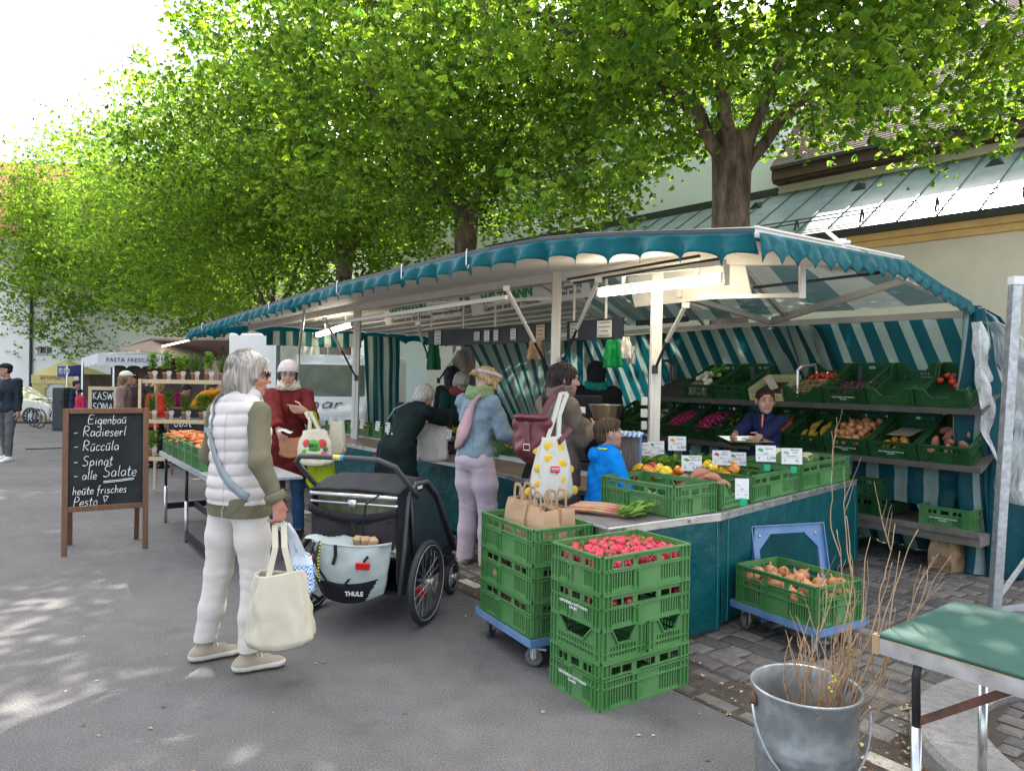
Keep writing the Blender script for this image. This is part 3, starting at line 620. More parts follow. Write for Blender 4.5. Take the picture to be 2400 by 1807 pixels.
# ================================================================ CRATES
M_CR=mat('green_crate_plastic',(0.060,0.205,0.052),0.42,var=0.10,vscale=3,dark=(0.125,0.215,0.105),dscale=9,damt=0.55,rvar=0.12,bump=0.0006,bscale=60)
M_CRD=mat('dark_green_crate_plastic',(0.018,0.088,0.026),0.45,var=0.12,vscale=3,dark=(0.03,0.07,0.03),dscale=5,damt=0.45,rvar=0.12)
M_CRW=mat('white_print',(0.75,0.75,0.72),0.6,var=0.05);M_STK=mat('paper_sticker',(0.62,0.62,0.58),0.7,var=0.1)
def wall_full(mb,w,h,M,rich=True):
    """one crate side: slots, grip hole, small windows, ribs"""
    th=0.006;c=0.055;n=8 if w > 0.5 else 5
    g=(w-2*c);cw=g*0.32;xs=[0,c];kinds=['s',]
    # left slot group
    def group(x0,x1,n):
        out=[];st=(x1-x0)/(2*n+1)
        for i in range(2*n+1):out.append((x0+st*i,x0+st*(i+1),'h' if i % 2 else 's'))
        return out
    cells=[(0,c,'s')]+group(c,c+(g-cw)/2-0.01,n)+[(c+(g-cw)/2-0.01,c+(g-cw)/2+0.012,'s'),(c+(g-cw)/2+0.012,c+(g+cw)/2-0.012,'c'),(c+(g+cw)/2-0.012,c+(g+cw)/2+0.01,'s')]+group(c+(g+cw)/2+0.01,w-c,n)+[(w-c,w,'s')]
    xs=[q[0] for q in cells]+[w];zt=h-0.018
    tall=h > 0.2
    zs=[0,0.022,h*0.52,h*0.60,h*0.64,zt-0.045,zt-0.012,h] if not tall else [0,0.022,h*0.42,h*0.48,h*0.60,zt-0.05,zt-0.012,h]
    def hole(i,j):
        k=cells[i][2]
        if j == 1 and k == 'h':return True
        if j == 3 and tall and k == 'h':return True
        if j == 5:
            if k == 'c':return True
            gi=i if i < len(cells)/2 else len(cells)-1-i
            m_=2*n+1
            if cells[i][2] in 'sh' and 1 < gi <= m_-1 and rich:return gi != m_//2+1 and (gi < m_)
        return False
    mb.panel(xs,zs,hole,th,M)
    b=lambda x0,x1,z0,z1,p=0.009:mb.b2((x0,-p,z0),(x1,0.001,z1),M)
    b(0,w,h-0.008,h,0.012);b(0,w,0,0.012,0.006)
    mid=h*0.56 if not tall else h*0.45
    x1,x2=cells[2*n+2][0]-0.004,cells[2*n+2][1]+0.004
    b(0,x1-0.02,zt-0.052,zt-0.046);b(x2+0.02,w,zt-0.052,zt-0.046)
    b(0,w,mid,mid+0.006)
    if tall:b(0,w,h*0.62,h*0.62+0.006)
    for x in (0.0,0.026,0.052,w-0.058,w-0.032,w-0.006):b(x,x+0.006,0,h)
    for x in (x1,x2):b(x-0.006,x,0,zt-0.07)
    zz=zt-0.072
    b(x1+0.01,x2-0.01,zz,zz+0.006)
    for (xa,xb) in ((x1-0.026,x1+0.012),(x2+0.026,x2-0.012)):mb.beam((xa,-0.004,zt-0.049),(xb,-0.004,zz+0.003),0.009,0.006,M=M)
def wall_dip(mb,w,h,M,dip=0.55):
    th=0.006;hd=h*dip;n=max(5,int(w/0.028));st=(w-0.1)/(2*n+1)
    cells=[(0,0.05)]+[(0.05+st*i,0.05+st*(i+1)) for i in range(2*n+1)]+[(w-0.05,w)]
    zs=[0,0.02,hd*0.42,hd*0.55,hd*0.8,hd];xs=[q[0] for q in cells]+[w]
    mb.panel(xs,zs,lambda i,j:j in (1,3) and i > 0 and i < len(cells)-1 and i % 2 == 0,th,M)
    a,b_=0.06,0.125 if w > 0.35 else 0.10
    for m_ in (0,1):
        P=[(0,hd),(b_,hd),(a,h),(0,h)];P=[(x if not m_ else w-x,z) for x,z in P]
        vs=[(x,y,z) for y in (0,th) for x,z in P];mb.add(vs,[(0,1,2,3),(7,6,5,4),(0,4,5,1),(1,5,6,2),(2,6,7,3),(3,7,4,0)],M)
        q=lambda x:x if not m_ else w-x
        mb.beam((q(b_),-0.004,hd),(q(a),-0.004,h),0.011,0.007,M=M);mb.beam((q(0),-0.004,h-0.003),(q(a+.004),-0.004,h-0.003),0.012,0.007,M=M)
        for x in (0.003,0.03):mb.b2((q(x)-0.003,-0.008,0),(q(x)+0.003,0,h),M)
    mb.b2((b_-0.005,-0.009,hd-0.006),(w-b_+0.005,0.001,hd),M);mb.b2((0,-0.006,0),(w,0.001,0.01),M);mb.b2((0.0,-0.007,hd*0.48),(w,0.001,hd*0.48+0.005),M)
def crate_mesh(L_,W_,H_,kind,m):
    mb=MB();a,b=L_/2-0.009,W_/2-0.009
    sides=[(Matrix.Translation((-a,-b,0)),2*a,0),(Matrix.Translation((a,-b,0)) @ Matrix.Rotation(math.pi/2,4,'Z'),2*b,1),(Matrix.Translation((a,b,0)) @ Matrix.Rotation(math.pi,4,'Z'),2*a,2),(Matrix.Translation((-a,b,0)) @ Matrix.Rotation(-math.pi/2,4,'Z'),2*b,3)]
    for M,w,k in sides:
        if kind == 'full':wall_full(mb,w,H_,M)
        elif kind == 'dip':wall_dip(mb,w,H_,M,0.55)
        elif kind == 'dipfront':(wall_dip(mb,w,H_,M,0.5) if k in (1,) else wall_full(mb,w,H_,M))
    mb.b2((-a+0.006,-b+0.006,0.004),(a-0.006,b-0.006,0.011))
    return mb.mesh('crate',m)
CRM={}
def crate(loc,rotz,label,size=(0.6,0.4,0.18),kind='full',m=None,group='green plastic vegetable crates',text=None,rot=None,name='vegetable_crate',cat='crate'):
    m=m or M_CR;key=(size,kind,m.name)
    if key not in CRM:CRM[key]=crate_mesh(*size,kind,m)
    o=link(name,CRM[key]);o.location=loc;o.rotation_euler=rot if rot else (0,0,rotz);tag(o,label,cat,group)
    if text:
        mb=MB();k=text if isinstance(text,(tuple,list)) else (3,0)
        L_,W_,H_=size
        for side in k:
            a={0:0,1:math.pi/2,2:math.pi,3:-math.pi/2}[side];w=L_ if side in (0,2) else W_;d=(W_ if side in (0,2) else L_)/2-0.008
            M=Matrix.Rotation(a,4,'Z') @ Matrix.Translation((-w*0.02,-d-0.010,H_*0.40)) @ Matrix.Rotation(math.pi/2,4,'X')
            text_into(mb,'GEMÜSEBAU WITTMANN\nKAGER',0.019,M,0.0008)
        mb.build('printed_text',M_CRW,o)
    return o
def angz(v):return math.atan2(v.y,v.x)
# ================================================================ TEAL MARKET STALL
def tealfn(c,t,f,rough):
    def fn(N,K,b):
        out=N['Material Output'];tcn=nd(N,'ShaderNodeTexCoord');n1=nd(N,'ShaderNodeTexNoise',{'Scale':2.5,'Detail':6.0});K.new(tcn.outputs['Object'],n1.inputs['Vector'])
        r1=ramp(N,K,n1.outputs[0],[(0.3,tuple(x*0.85 for x in c)),(0.7,tuple(x*1.15 for x in c))]);K.new(r1,b.inputs['Base Color']);b.inputs['Specular IOR Level'].default_value=0.22
        n2=nd(N,'ShaderNodeTexNoise',{'Scale':5.0,'Detail':3.0});K.new(tcn.outputs['Object'],n2.inputs['Vector']);bp=nd(N,'ShaderNodeBump',{'Strength':1.0,'Distance':0.03});K.new(n2.outputs[0],bp.inputs['Height']);K.new(bp.outputs[0],b.inputs['Normal'])
        if f:tr=nd(N,'ShaderNodeBsdfTranslucent',{0:(*t,1)});mx=nd(N,'ShaderNodeMixShader',{0:f});K.new(b.outputs[0],mx.inputs[1]);K.new(tr.outputs[0],mx.inputs[2]);K.new(mx.outputs[0],out.inputs[0])
    return fn
M_TEAL=custom('teal_tarpaulin',tealfn((0.001,0.066,0.074),None,0,0.4),0.42)
M_VAL=custom('teal_valance_cloth',tealfn((0.004,0.13,0.15),(0.02,0.45,0.55),0.45,0.3),0.35)
M_STT=custom('teal_stripe_cloth',tealfn((0.002,0.065,0.085),(0.004,0.12,0.15),0.25,0.5),0.5)
M_STWH=custom('pale_stripe_cloth',tealfn((0.30,0.38,0.36),(0.28,0.4,0.36),0.3,0.5),0.5)
M_WHT=mat('white_stall_paint',(0.74,0.71,0.64),0.4,var=0.04,vscale=3,dark=(0.55,0.5,0.42),dscale=2.5,damt=0.2)
M_WHP=mat('white_panel',(0.82,0.80,0.75),0.45,var=0.04,vscale=2)
M_ALU=mat('aluminium',(0.62,0.62,0.62),0.32,metal=0.85,var=0.08,vscale=12,rvar=0.1)
M_GALV=mat('galvanised_steel',(0.52,0.54,0.56),0.42,metal=0.6,var=0.22,vscale=25,dark=(0.3,0.31,0.33),dscale=12,damt=0.5)
M_BLK=mat('black_plastic',(0.018,0.018,0.02),0.45,var=0.15);M_CTOP=mat('counter_mat',(0.10,0.095,0.092),0.7,var=0.15,vscale=6,dark=(0.16,0.13,0.11),dscale=8,damt=0.5)
M_CTW=mat('brown_counter_top',(0.24,0.17,0.125),0.5,var=0.12,vscale=4)
M_CHALKB=mat('anthracite_board',(0.022,0.026,0.036),0.55,var=0.1)
SP=W(1302,1000,6.7);stall=thing('market_stall','long vegetable stall with scalloped teal awning, white frame and teal counter skirts','market stall',(SP.x,SP.y,0))
SO=stall.location.copy()
def sb(mb,name,m,par=None,**k):mb.v=[tuple(V(p)-SO) for p in mb.v];return mb.build(name,m,par or stall,**k)
def il(x):return V((x,7.177-1.082*x,0))             # line of posts
FE=[W(445,779,11.2),W(620,726,8.75),W(798,675,7.04),W(975,634,5.95),W(1150,597,5.14),W(1265,577,4.86),W(1378,568,4.6),W(1500,564,4.36),W(1769,559,3.95)]
IE=[V((-4.4,11.9,2.36)),V((-3.0,10.42,2.44)),V((-1.9,9.23,2.49)),V((-.8,8.04,2.52)),V((0.2,6.96,2.54)),V((0.62,6.51,2.54)),V((1.05,6.04,2.54)),V((1.5,5.55,2.53)),V((2.276,4.715,2.40))]
BE=[V((-0.6,14.1,2.28)),V((-0.1,13.4,2.28)),V((0.5,12.6,2.3)),V((1.0,11.8,2.3)),V((1.6,10.8,2.32)),V((1.95,10.2,2.32)),V((2.35,9.5,2.31)),V((2.9,8.5,2.29)),W(2268,722,6.05)]
R1_=W(2116,622,5.18);Q_=W(2268,716,6.0)
def polyat(P,u):k=u*(len(P)-1);i=min(int(k),len(P)-2);return P[i].lerp(P[i+1],k-i)
mb=MB()
for (A,B,nv) in ((FE,IE,9),):
    for j in range(nv):        # long slats of the lifted roof flap
        for lay in (0,1):
            def f(u,v,j=j,lay=lay):a=(j+v*0.94)/nv;return polyat(A,u).lerp(polyat(B,u),a)+V((0,0,0.02+0.03*(1-lay)-0.012*lay*math.sin(v*math.pi)))
            mb.grid(f,24,3)
    mb.grid(lambda u,v:polyat(A,u).lerp(polyat(B,u),v)+V((0,0,0.06)),24,2)
mb.grid(lambda u,v:polyat(FE,u)+V((0,0,0.062*v-0.002)),24,1)
sb(mb,'roof_flap',M_WHP)
# main roof; its right bay is a striped tarpaulin over bars
mb=MB();mb.grid(lambda u,v:polyat(IE,u*0.5).lerp(polyat(BE,u*0.5),v)+V((0,0,0.04)),10,6);mb.grid(lambda u,v:polyat(IE,u*0.5).lerp(polyat(BE,u*0.5),v)+V((0,0,0.09)),10,6)
for k in range(12):
    a=k/11;mb.beam(polyat(IE,0.0).lerp(polyat(BE,0.0),a)+V((0,0,0.02)),polyat(IE,0.5).lerp(polyat(BE,0.5),a)+V((0,0,0.02)),0.03,0.02)
sb(mb,'roof',M_WHP)
mb=MB();nu,nv=36,6
for i in range(nu):
    for j in range(nv):
        mb.cm=0 if (i//2) % 2 else 1
        def rp(u,v):p=polyat(IE,0.5+0.5*u).lerp(polyat(BE,0.5+0.5*u),v);p.z += 0.05+0.012*math.sin(u*40)*math.sin(v*9);return p
        mb.add([rp(i/nu,j/nv),rp((i+1)/nu,j/nv),rp((i+1)/nu,(j+1)/nv),rp(i/nu,(j+1)/nv)],[(0,1,2,3)])
M_STG=custom('grey_tarp_stripe',tealfn((0.10,0.15,0.15),(0.16,0.26,0.26),0.22,0.5),0.6);M_STG2=custom('pale_tarp_stripe',tealfn((0.5,0.52,0.49),(0.55,0.58,0.52),0.2,0.5),0.6)
sb(mb,'roof_tarpaulin',[M_STG,M_STG2],smooth=True)
mb=MB()       # frame beams
bm=lambda a,b,w=0.06,h=0.06:mb.beam(a,b,w,h)
for i in range(len(IE)-1):bm(IE[i]-V((0,0,0.03)),IE[i+1]-V((0,0,0.03)),0.07,0.08)
for i in range(len(BE)-1):bm(BE[i]-V((0,0,0.05)),BE[i+1]-V((0,0,0.05)),0.05,0.06)
for u in (0.5,0.64,0.78,0.9):bm(polyat(IE,u)-V((0,0,.01)),polyat(BE,u),0.04,0.05)
bm(IE[-1],BE[-1],0.04,0.05);bm(W(2116,690,5.3)+V((0,0,0.1)),W(1806,757,8.0),0.035,0.045);bm(W(1806,757,8.0),W(1590,690,6.0),0.035,0.045)
bm(W(1810,752,8.3),W(1480,668,7.2),0.04,0.05);bm(W(1810,748,8.2),W(2090,665,5.6),0.035,0.04);bm(W(1600,700,6.4),W(1830,760,8.4),0.03,0.03)
for (x0,z0,z1) in ((1880,618,700),(1702,620,668),):bm(W(x0,z0,4.7),W(x0,z1,4.7),0.035,0.035)
bm(W(768,760,8.6),W(1187,697,5.95),0.035,0.035);bm(W(1000,712,7.6),W(1290,700,6.5),0.03,0.03)
bm(W(1640,697,5.6),W(1875,692,4.75),0.03,0.03);bm(W(1340,655,5.6),W(1700,615,4.7),0.03,0.04)
sb(mb,'frame_bars',M_WHT)
def bm(a,b,w=0.02,h=0.02):m_=MB();m_.beam(a,b,w,h);sb(m_,'sliding_rail',M_BLK)
bm(W(1330,655,5.5),W(1640,600,4.6),0.02,0.015);bm(W(1345,664,5.5),W(1690,606,4.6),0.02,0.015);bm(W(1762,675,5.0),W(2060,640,5.15),0.03,0.02);bm(W(1492,758,7.3),W(1612,748,6.9),0.04,0.05)
for (px,yd,pxt,top) in ((830,9.45,838,740),(1296,6.68,1306,628),(1530,5.93,1540,700)):
    b=G(px,1000);d=W(px,1015,yd);t=W(pxt,top,yd);mb=MB();mb.beam((d.x,d.y,0.0),(t.x,t.y,max(t.z,2.46)),0.085,0.085,up=(1,0,0));mb.beam((d.x,d.y-0.047,0.9),(t.x,t.y-0.047,2.3),0.02,0.006,up=(0,1,0));sb(mb,'post',M_WHT,bevel=0.004)
# gas struts between posts and flap
for (a,b,c) in (((1187,676,5.6),(1252,800,6.25),(1290,876,6.6)),((1402,657,5.3),(1353,770,6.1),(1320,845,6.6)),((1607,716,5.3),(1563,800,5.7),(1535,866,5.85)),((760,748,8.3),(800,820,8.9),(835,886,9.4)),((979,758,7.6),(990,800,8.2),(1003,834,8.8)),((1075,816,7.8),(1052,856,8.2),(1028,892,8.8)),((672,810,9.9),(712,690,9.0),(716,740,9.3))):
    if a[0] == 672:continue
    mb=MB();A,B,D=W(*a),W(*b),W(*c);mb.tube([A,B],0.017,8);mb.box(A,(0.05,0.03,0.04));st_=sb(mb,'support_strut',M_WHT)
    mb=MB();mb.tube([B,D],0.012,8);mb.box(D,(0.04,0.05,0.07));sb(mb,'strut_rod',M_BLK if a[0] != 1607 else M_BLK,st_)
mb=MB();A,B=W(708,655+70,9.3),W(700,900,10.0);mb.tube([W(714,722,9.6),W(700,830,10.0),W(696,1000,10.1)],0.02,8);sb(mb,'support_strut',M_ALU)
mb=MB();d=W(650,1000,10.9);mb.beam((d.x,d.y,gz(d.y)),(d.x,d.y,2.2),0.05,0.05,up=(1,0,0));sb(mb,'post',mat('teal_post',(0.01,0.10,0.09),0.4))
# right end fascia of the roof
mb=MB();K_=FE[-1];up=V((0,0,1))
mb.add([K_,R1_,R1_+V((0,0,0.055)),K_+V((0,0,0.065)),K_+V((-.3,.4,0.06)),R1_+V((-.3,.4,0.1))],[(0,1,2,3),(3,2,5,4)])
Kf=W(1600,563,4.2);mb.add([K_,K_+V((0,0,0.065)),Kf+V((0,0,0.062))],[(0,1,2)])
mb.beam(K_+V((0,0,0.065)),R1_+V((0,0,0.058)),0.02,0.012);fas=sb(mb,'roof_fascia',M_WHT)
mb=MB()
for i in range(12):p=K_.lerp(R1_,(i+0.5)/12)+V((0.006,-0.008,0.035));mb.ball(p,0.007,6,4)
sb(mb,'rivets',M_ALU,fas)
mb=MB();c=W(1970,574,4.6);mb.box(c,(0.055,0.05,0.07));mb.box(c+V((-0.06,0,0.0)),(0.05,0.03,0.03));mb.beam(c+V((-0.01,0,0.02)),W(1925,531,4.62),0.02,0.022);mb.tube([c-V((-.01,0,0.02)),c-V((-.01,0,0.10))],0.012,8);mb.tube([c+V((.03,-.03,.0)),c+V((.03,-.03,.02))],0.02,8);sb(mb,'roof_latch',mat('white_latch',(0.8,0.8,0.8),0.35,var=0.02),bevel=0.003)
mb=MB();mb.beam(K_-V((0,0,0.004)),R1_-V((0,0,0.004)),0.02,0.014);mb.beam(R1_-V((0,0,0.0)),Q_+V((0,0,.01)),0.035,0.02)
for i in range(len(FE)-1):mb.beam(FE[i]+V((0,0,0.045)),FE[i+1]+V((0,0,0.045)),0.03,0.022)
sb(mb,'edge_trim',mat('anthracite_trim',(0.05,0.052,0.06),0.5))
# scalloped valance
def valance(P,name,drop=0.17,pitch=0.2,amp=0.03,out=V((-.02,-.02,0)),seed=0.0,z0=0.03):
    L_=[0]
    for i in range(len(P)-1):L_.append(L_[-1]+(P[i+1]-P[i]).length)
    T=L_[-1];n=int(T/pitch*10);mb=MB();mb.smooth=True
    def at(s):
        i=max(j for j in range(len(P)-1) if L_[j] <= s+1e-9);return P[i].lerp(P[i+1],(s-L_[i])/(L_[i+1]-L_[i]))
    def f(u,v):
        s=min(u*T,T-1e-6);p=at(s).copy();fr=(s/pitch) % 1.0;a=abs(fr-0.5)*2
        d=drop*(1-0.52*math.sqrt(max(0,1-a**2.2))*1.0)*(0.93+0.14*smoothnoise(s*2,0,0,seed))
        t=(P[min(len(P)-1,1)]-P[0]).normalized();nrm=V((t.y,-t.x,0)) 
        k=v*amp*(math.sin(s*math.tau/pitch+0.6*smoothnoise(s,1,0,seed))*0.8+smoothnoise(s*5,2,0,seed)*1.2)
        p.z += z0-d*v-(z0*v);p += out*(0.6+v*0.6)+V((nrm.x,nrm.y,0))*k;return p
    mb.grid(f,n,6);return sb(mb,name,M_VAL,solid=0.002)
valance(FE,'valance',0.185,0.245,0.05,V((-0.02,-0.025,0)))
valance([FE[-1],R1_,R1_.lerp(Q_,.5)-V((0,0,.01)),Q_],'valance',0.155,0.185,0.02,V((0.028,-0.04,0)),3)
valance([FE[0],IE[0],BE[0]],'valance',0.17,0.42,0.02,V((-0.02,0,0)),5)
mb=MB()
for i in range(5):
    s=polyat(FE,0.03+i*0.11)+V((-0.03,-0.03,0.05));mb.tube([s+V((0,.03,.02)),s,s-V((0,0,0.1)),s-V((-.01,-.01,0.13)),s-V((-.02,-.01,0.10))],0.006,6)
sb(mb,'awning_hooks',M_ALU)
# counter: tops, metal edge, skirts
def cline(pts):return [V((x,y,0)) for x,y in pts]
CF=cline([(-3.35,10.35),(-2.35,9.15),(-.39,6.74),(.19,5.77),(.72,5.13)])
N0,N1,N2=V((.535,3.90,0)),V((1.284,4.40,0)),V((2.95,6.07,0))
top=[(.535,3.90),(1.284,4.40),(2.95,6.07),(2.35,6.42),(1.75,6.05),(1.3,6.0),(.70,5.16),(.93,4.99),(.215,4.475)]
def slab(poly,z0,z1):m=MB();m.prism(poly,z0,z1);return m
mb=slab(top,0.715,0.737);sb(mb,'counter_top',M_CTOP)
ft=[(p.x,p.y) for p in CF];bt=[(p.x+.42,p.y+.40) for p in CF]
mb=slab(ft+bt[::-1],0.70,0.722);sb(mb,'counter_top',M_CTW)
bt2=[(p.x+1.15,p.y+0.95) for p in CF[:-1]]+[(1.25,6.0)];bt1=[(p.x+.423,p.y+.402) for p in CF]
mb=slab(bt1+bt2[::-1],0.70,0.745);sb(mb,'counter_top',M_CTW)
def edge(a,b,z0,z1,t=0.012,name='metal_edge',m=None):
    mb=MB();a=V(a);b=V(b);mb.beam((a.x,a.y,(z0+z1)/2),(b.x,b.y,(z0+z1)/2),t,z1-z0);mb.beam((a.x,a.y,z1-0.004),(b.x,b.y,z1-0.004),t+0.03,0.003);return sb(mb,name,m or M_ALU)
for i in range(len(CF)-1):edge(CF[i],CF[i+1],0.685,0.726)
for i in range(len(CF)-1):edge(V((bt[i][0],bt[i][1],0)),V((bt[i+1][0],bt[i+1][1],0)),0.723,0.765,0.008,'sill_strip',M_WHT)
N1a=N0.lerp(N1,0.74)
for a,b in ((N0,N1a),(N1a,N1+V((.02,.0,0))),(N1+V((.02,0,0)),N1.lerp(N2,.46)),(N1.lerp(N2,.462),N2)):edge(a,b,0.694,0.741)
edge(N0,V((.215,4.475,0)),0.694,0.741)
for a,b,t in ((N0,N1,0.75),(N1,N2,0.02),(N1,N2,0.47),(N1,N2,0.3)):mb=MB();p=V(a).lerp(b,t)+V((0.008,-0.012,0.717));mb.box(p,(0.07,0.012,0.02),R=Matrix.Rotation(angz(b-a),3,'Z'));sb(mb,'hinge',M_ALU)
def skirt(a,b,z0,z1,bulge,seed,folds_=5):
    a=V(a);b=V(b);t=(b-a).normalized();n=V((t.y,-t.x,0));mb=MB();mb.smooth=True
    def f(u,v):
        p=a.lerp(b,u);z=lerp(z1,z0,v);k=0.010*math.sin(u*folds_*3.1+seed+1.5*v)*v+0.012*smoothnoise(u*4,v*2,0,seed)*min(1,v*3)+bulge*math.sin(v*math.pi)*math.sin(u*math.pi)
        q=p+n*(0.012+k);q.z=z;return q
    mb.grid(f,24,12);o=sb(mb,'skirt',M_TEAL)
    for u in (0.035,0.965):mb=MB();mb.tube([a.lerp(b,u)+n*(0.0165+0.010*math.sin(u*folds_*3.1+seed+1.5*v_)*v_+0.012*smoothnoise(u*4,v_*2,0,seed)*min(1,v_*3)+bulge*math.sin(v_*math.pi)*math.sin(u*math.pi))+V((0,0,lerp(z1,z0,v_))) for v_ in [k/8 for k in range(9)]],0.0022,4);sb(mb,'seam',mat('pale_teal_thread',(0.05,0.28,0.28),0.6),o)
    return o
for i in range(3):skirt(CF[i]+V((.01,.01,0)),CF[i+1]+V((.005,.005,0)),0.05,0.685,0.0,i*2.1)
skirt(CF[3],CF[4],0.05,0.685,0.0,9)
skirt(N0+V((.0,.0,0)),N1+V((.01,.0,0)),0.03,0.694,0.01,4.2,3);skirt(N1+V((.02,.02,0)),N2,0.05,0.694,0.03,1.0,6);skirt(V((.215,4.475,0)),N0,0.05,0.694,0.0,1.0,3)
mb=MB();p=CF[0].lerp(CF[1],.62);mb.beam(p+V((-.03,-.025,.05)),p+V((-.03,-.025,.70)),0.03,0.012,up=(1,0,0));sb(mb,'strap',M_BLK)
# lettering on the skirt
M_GRN=mat('sign_green',(0.02,0.30,0.06),0.5,var=0.03);M_GRNB=mat('bright_green_print',(0.05,0.42,0.06),0.5,var=0.03)
d=(CF[2]-CF[1]).normalized();pz=CF[1].lerp(CF[2],0.80);n=V((d.y,-d.x,0))
mb=MB();text_into(mb,'wittmann',0.25,frame(pz-n*0.0+V((n.x,n.y,0))*0.035+V((0,0,0.40)),d) @ Matrix.Rotation(math.pi/2,4,'X'),0.002,font=0.008,align='RIGHT');sb(mb,'lettering',M_GRNB)
# sign boards under the roof
def board(a,b,zb0,zb1,tilt,name,m,th=0.015):
    a=V(a);b=V(b);t=(b-a);t.z=0;t.normalize();n=V((t.y,-t.x,0));mb=MB()
    A=[a+V((0,0,0))-n*tilt*0,b,b+V((0,0,zb1))-n*(-tilt),a+V((0,0,zb1))-n*(-tilt)]
    B=[p-n*th for p in A];mb.add([*A,*B],[(0,1,2,3),(7,6,5,4),(0,4,5,1),(1,5,6,2),(2,6,7,3),(3,7,4,0)]);return sb(mb,name,m),n
bs=[]
for (pa,pb) in (((905,764,9.95),(1082,741,8.7)),((1108,741,8.55),(1384,695,7.2))):
    a=W(*pa);b=W(*pb);o,n=board(a,b,0,0.235,0.06,'sign_board',M_WHP);t=(b-a);Ls=t.length;t.normalize()
    Mf=frame(a+n*0.004,t,V((0,0,1))*0.235+n*0.06) @ Matrix.Rotation(math.pi/2,4,'X')
    m2=MB();text_into(m2,'WITTMANN',0.155,Mf @ Matrix.Translation((Ls*0.34,0.16,0.002)),0.002,font=0.007,shear=0.25);sb(m2,'lettering',M_GRN,o)
    m2=MB();text_into(m2,'Gemüse aus der Heimat',0.095,Mf @ Matrix.Translation((Ls*0.37,0.055,0.002)),0.0015,shear=0.3)
    text_into(m2,'Kager 3\n93059 Regensburg\n'+('Tel: 0941 84616' if pa[0] > 1000 else 'wittmann-kager@web.de'),0.062,Mf @ Matrix.Translation((Ls*0.83,0.135,0.002)),0.0015);sb(m2,'lettering',M_BLK,o)
# plain white plate behind the lamp
a,b=W(1488,720,6.5),W(1761,692,5.5);o,n=board(a,b,0,0.26,0.10,'sign_board',M_WHP)
a,b=W(1405-5,690,6.0),W(1462,702,6.4)
# anthracite price boards
def notice(par,a,b,z,u,w,h,col=None,lines=4):
    t=(b-a);t.z=0;Ls=t.length;t.normalize();n=V((t.y,-t.x,0));c=a+t*Ls*u;c.z=z
    m2=MB();M=frame(c+n*0.0105,t) ;m2.box((0,0,0),(w,0.002,h),M);q=sb(m2,'paper_notice',col or M_STK,par)
    m2=MB()
    for i in range(lines):
        zz=h*0.38-i*h*0.78/max(1,lines-1);ww=w*(0.75 if i in (0,lines-1) else 0.5+0.3*hsh(i,u))
        m2.box((0,-0.002,zz),(ww,0.0015,h*0.045),M)
    sb(m2,'print_lines',M_BLK,q)
M_PAPY=mat('orange_notice_paper',(0.62,0.42,0.28),0.7)
for (pa,pb,ns) in (((1004,8.42),(1150,7.74),((0.17,.11,.16),(0.8,.085,.1),(0.95,.08,.12))),((1151,7.73),(1293,6.94),((0.1,.08,.12),(0.4,.09,.12),(0.84,.13,.15))),((1328,6.79),(1459,6.30),((0.15,.1,.14),(0.7,.17,.15)))):
    a=W(pa[0],800,pa[1]);b=W(pb[0],800,pb[1]);a.z=1.92;b.z=1.925;o,n=board(a,b,0,0.185,0,'price_board',M_CHALKB,0.02)
    for (u,w_,h_) in ns:notice(o,a+n*0,b+n*0,2.015,u,w_,h_,M_PAPY if (u == .84) else None)
mb=MB();
for px,d_ in ((1010,8.5),(1085,8.05),(1160,7.7),(1345,6.75),(1420,6.5)):p=W(px,800,d_);mb.beam((p.x,p.y+0.03,2.05),(p.x,p.y+0.03,2.5),0.03,0.02,up=(1,0,0))
sb(mb,'board_hangers',M_WHT)
# lamps
M_LAMP=mat('lit_tube',(1,1,1),0.3,var=0,emit=(1.0,0.86,0.62),estr=7.0)
def lamp(a,b,label):
    c=(a+b)/2;t=thing('tube_lamp',label,'lamp',c,0,'tube lamps under the stall roof');d=(b-a).normalized();L_=(b-a).length;M=Matrix.Translation((0,0,0)) @ d.to_track_quat('X','Z').to_matrix().to_4x4()
    m=MB();m.smooth=True;R_=Matrix.Rotation(math.pi/2,4,'Y');m.tube([M @ V((-L_/2+.015,0,0)),M @ V((-L_/2+.03,0,0)),M @ V((L_/2-.03,0,0)),M @ V((L_/2-.015,0,0))],[0.025,.036,.036,0.025],12);m.build('lamp_tube',M_LAMP,t)
    m=MB();m.box((0,0.02,0.03),(L_,0.05,0.035),M);m.box((L_/2+.0,0,0),(0.025,0.075,0.075),M);m.box((-L_/2,0,0),(0.025,0.075,0.075),M)
    for s in (-0.3,0.3):m.box((L_*s,0.02,0.10),(0.03,0.02,0.14),M)
    m.build('housing',M_WHP,t,bevel=0.004)
lamp(W(1407,686,6.0),W(1697,652,5.06),'long lit tube lamp under the awning near the stall corner')
lamp(W(745,785,11.0),W(826,760,10.0),'lit tube lamp at the far end under the awning above the woollen hat')
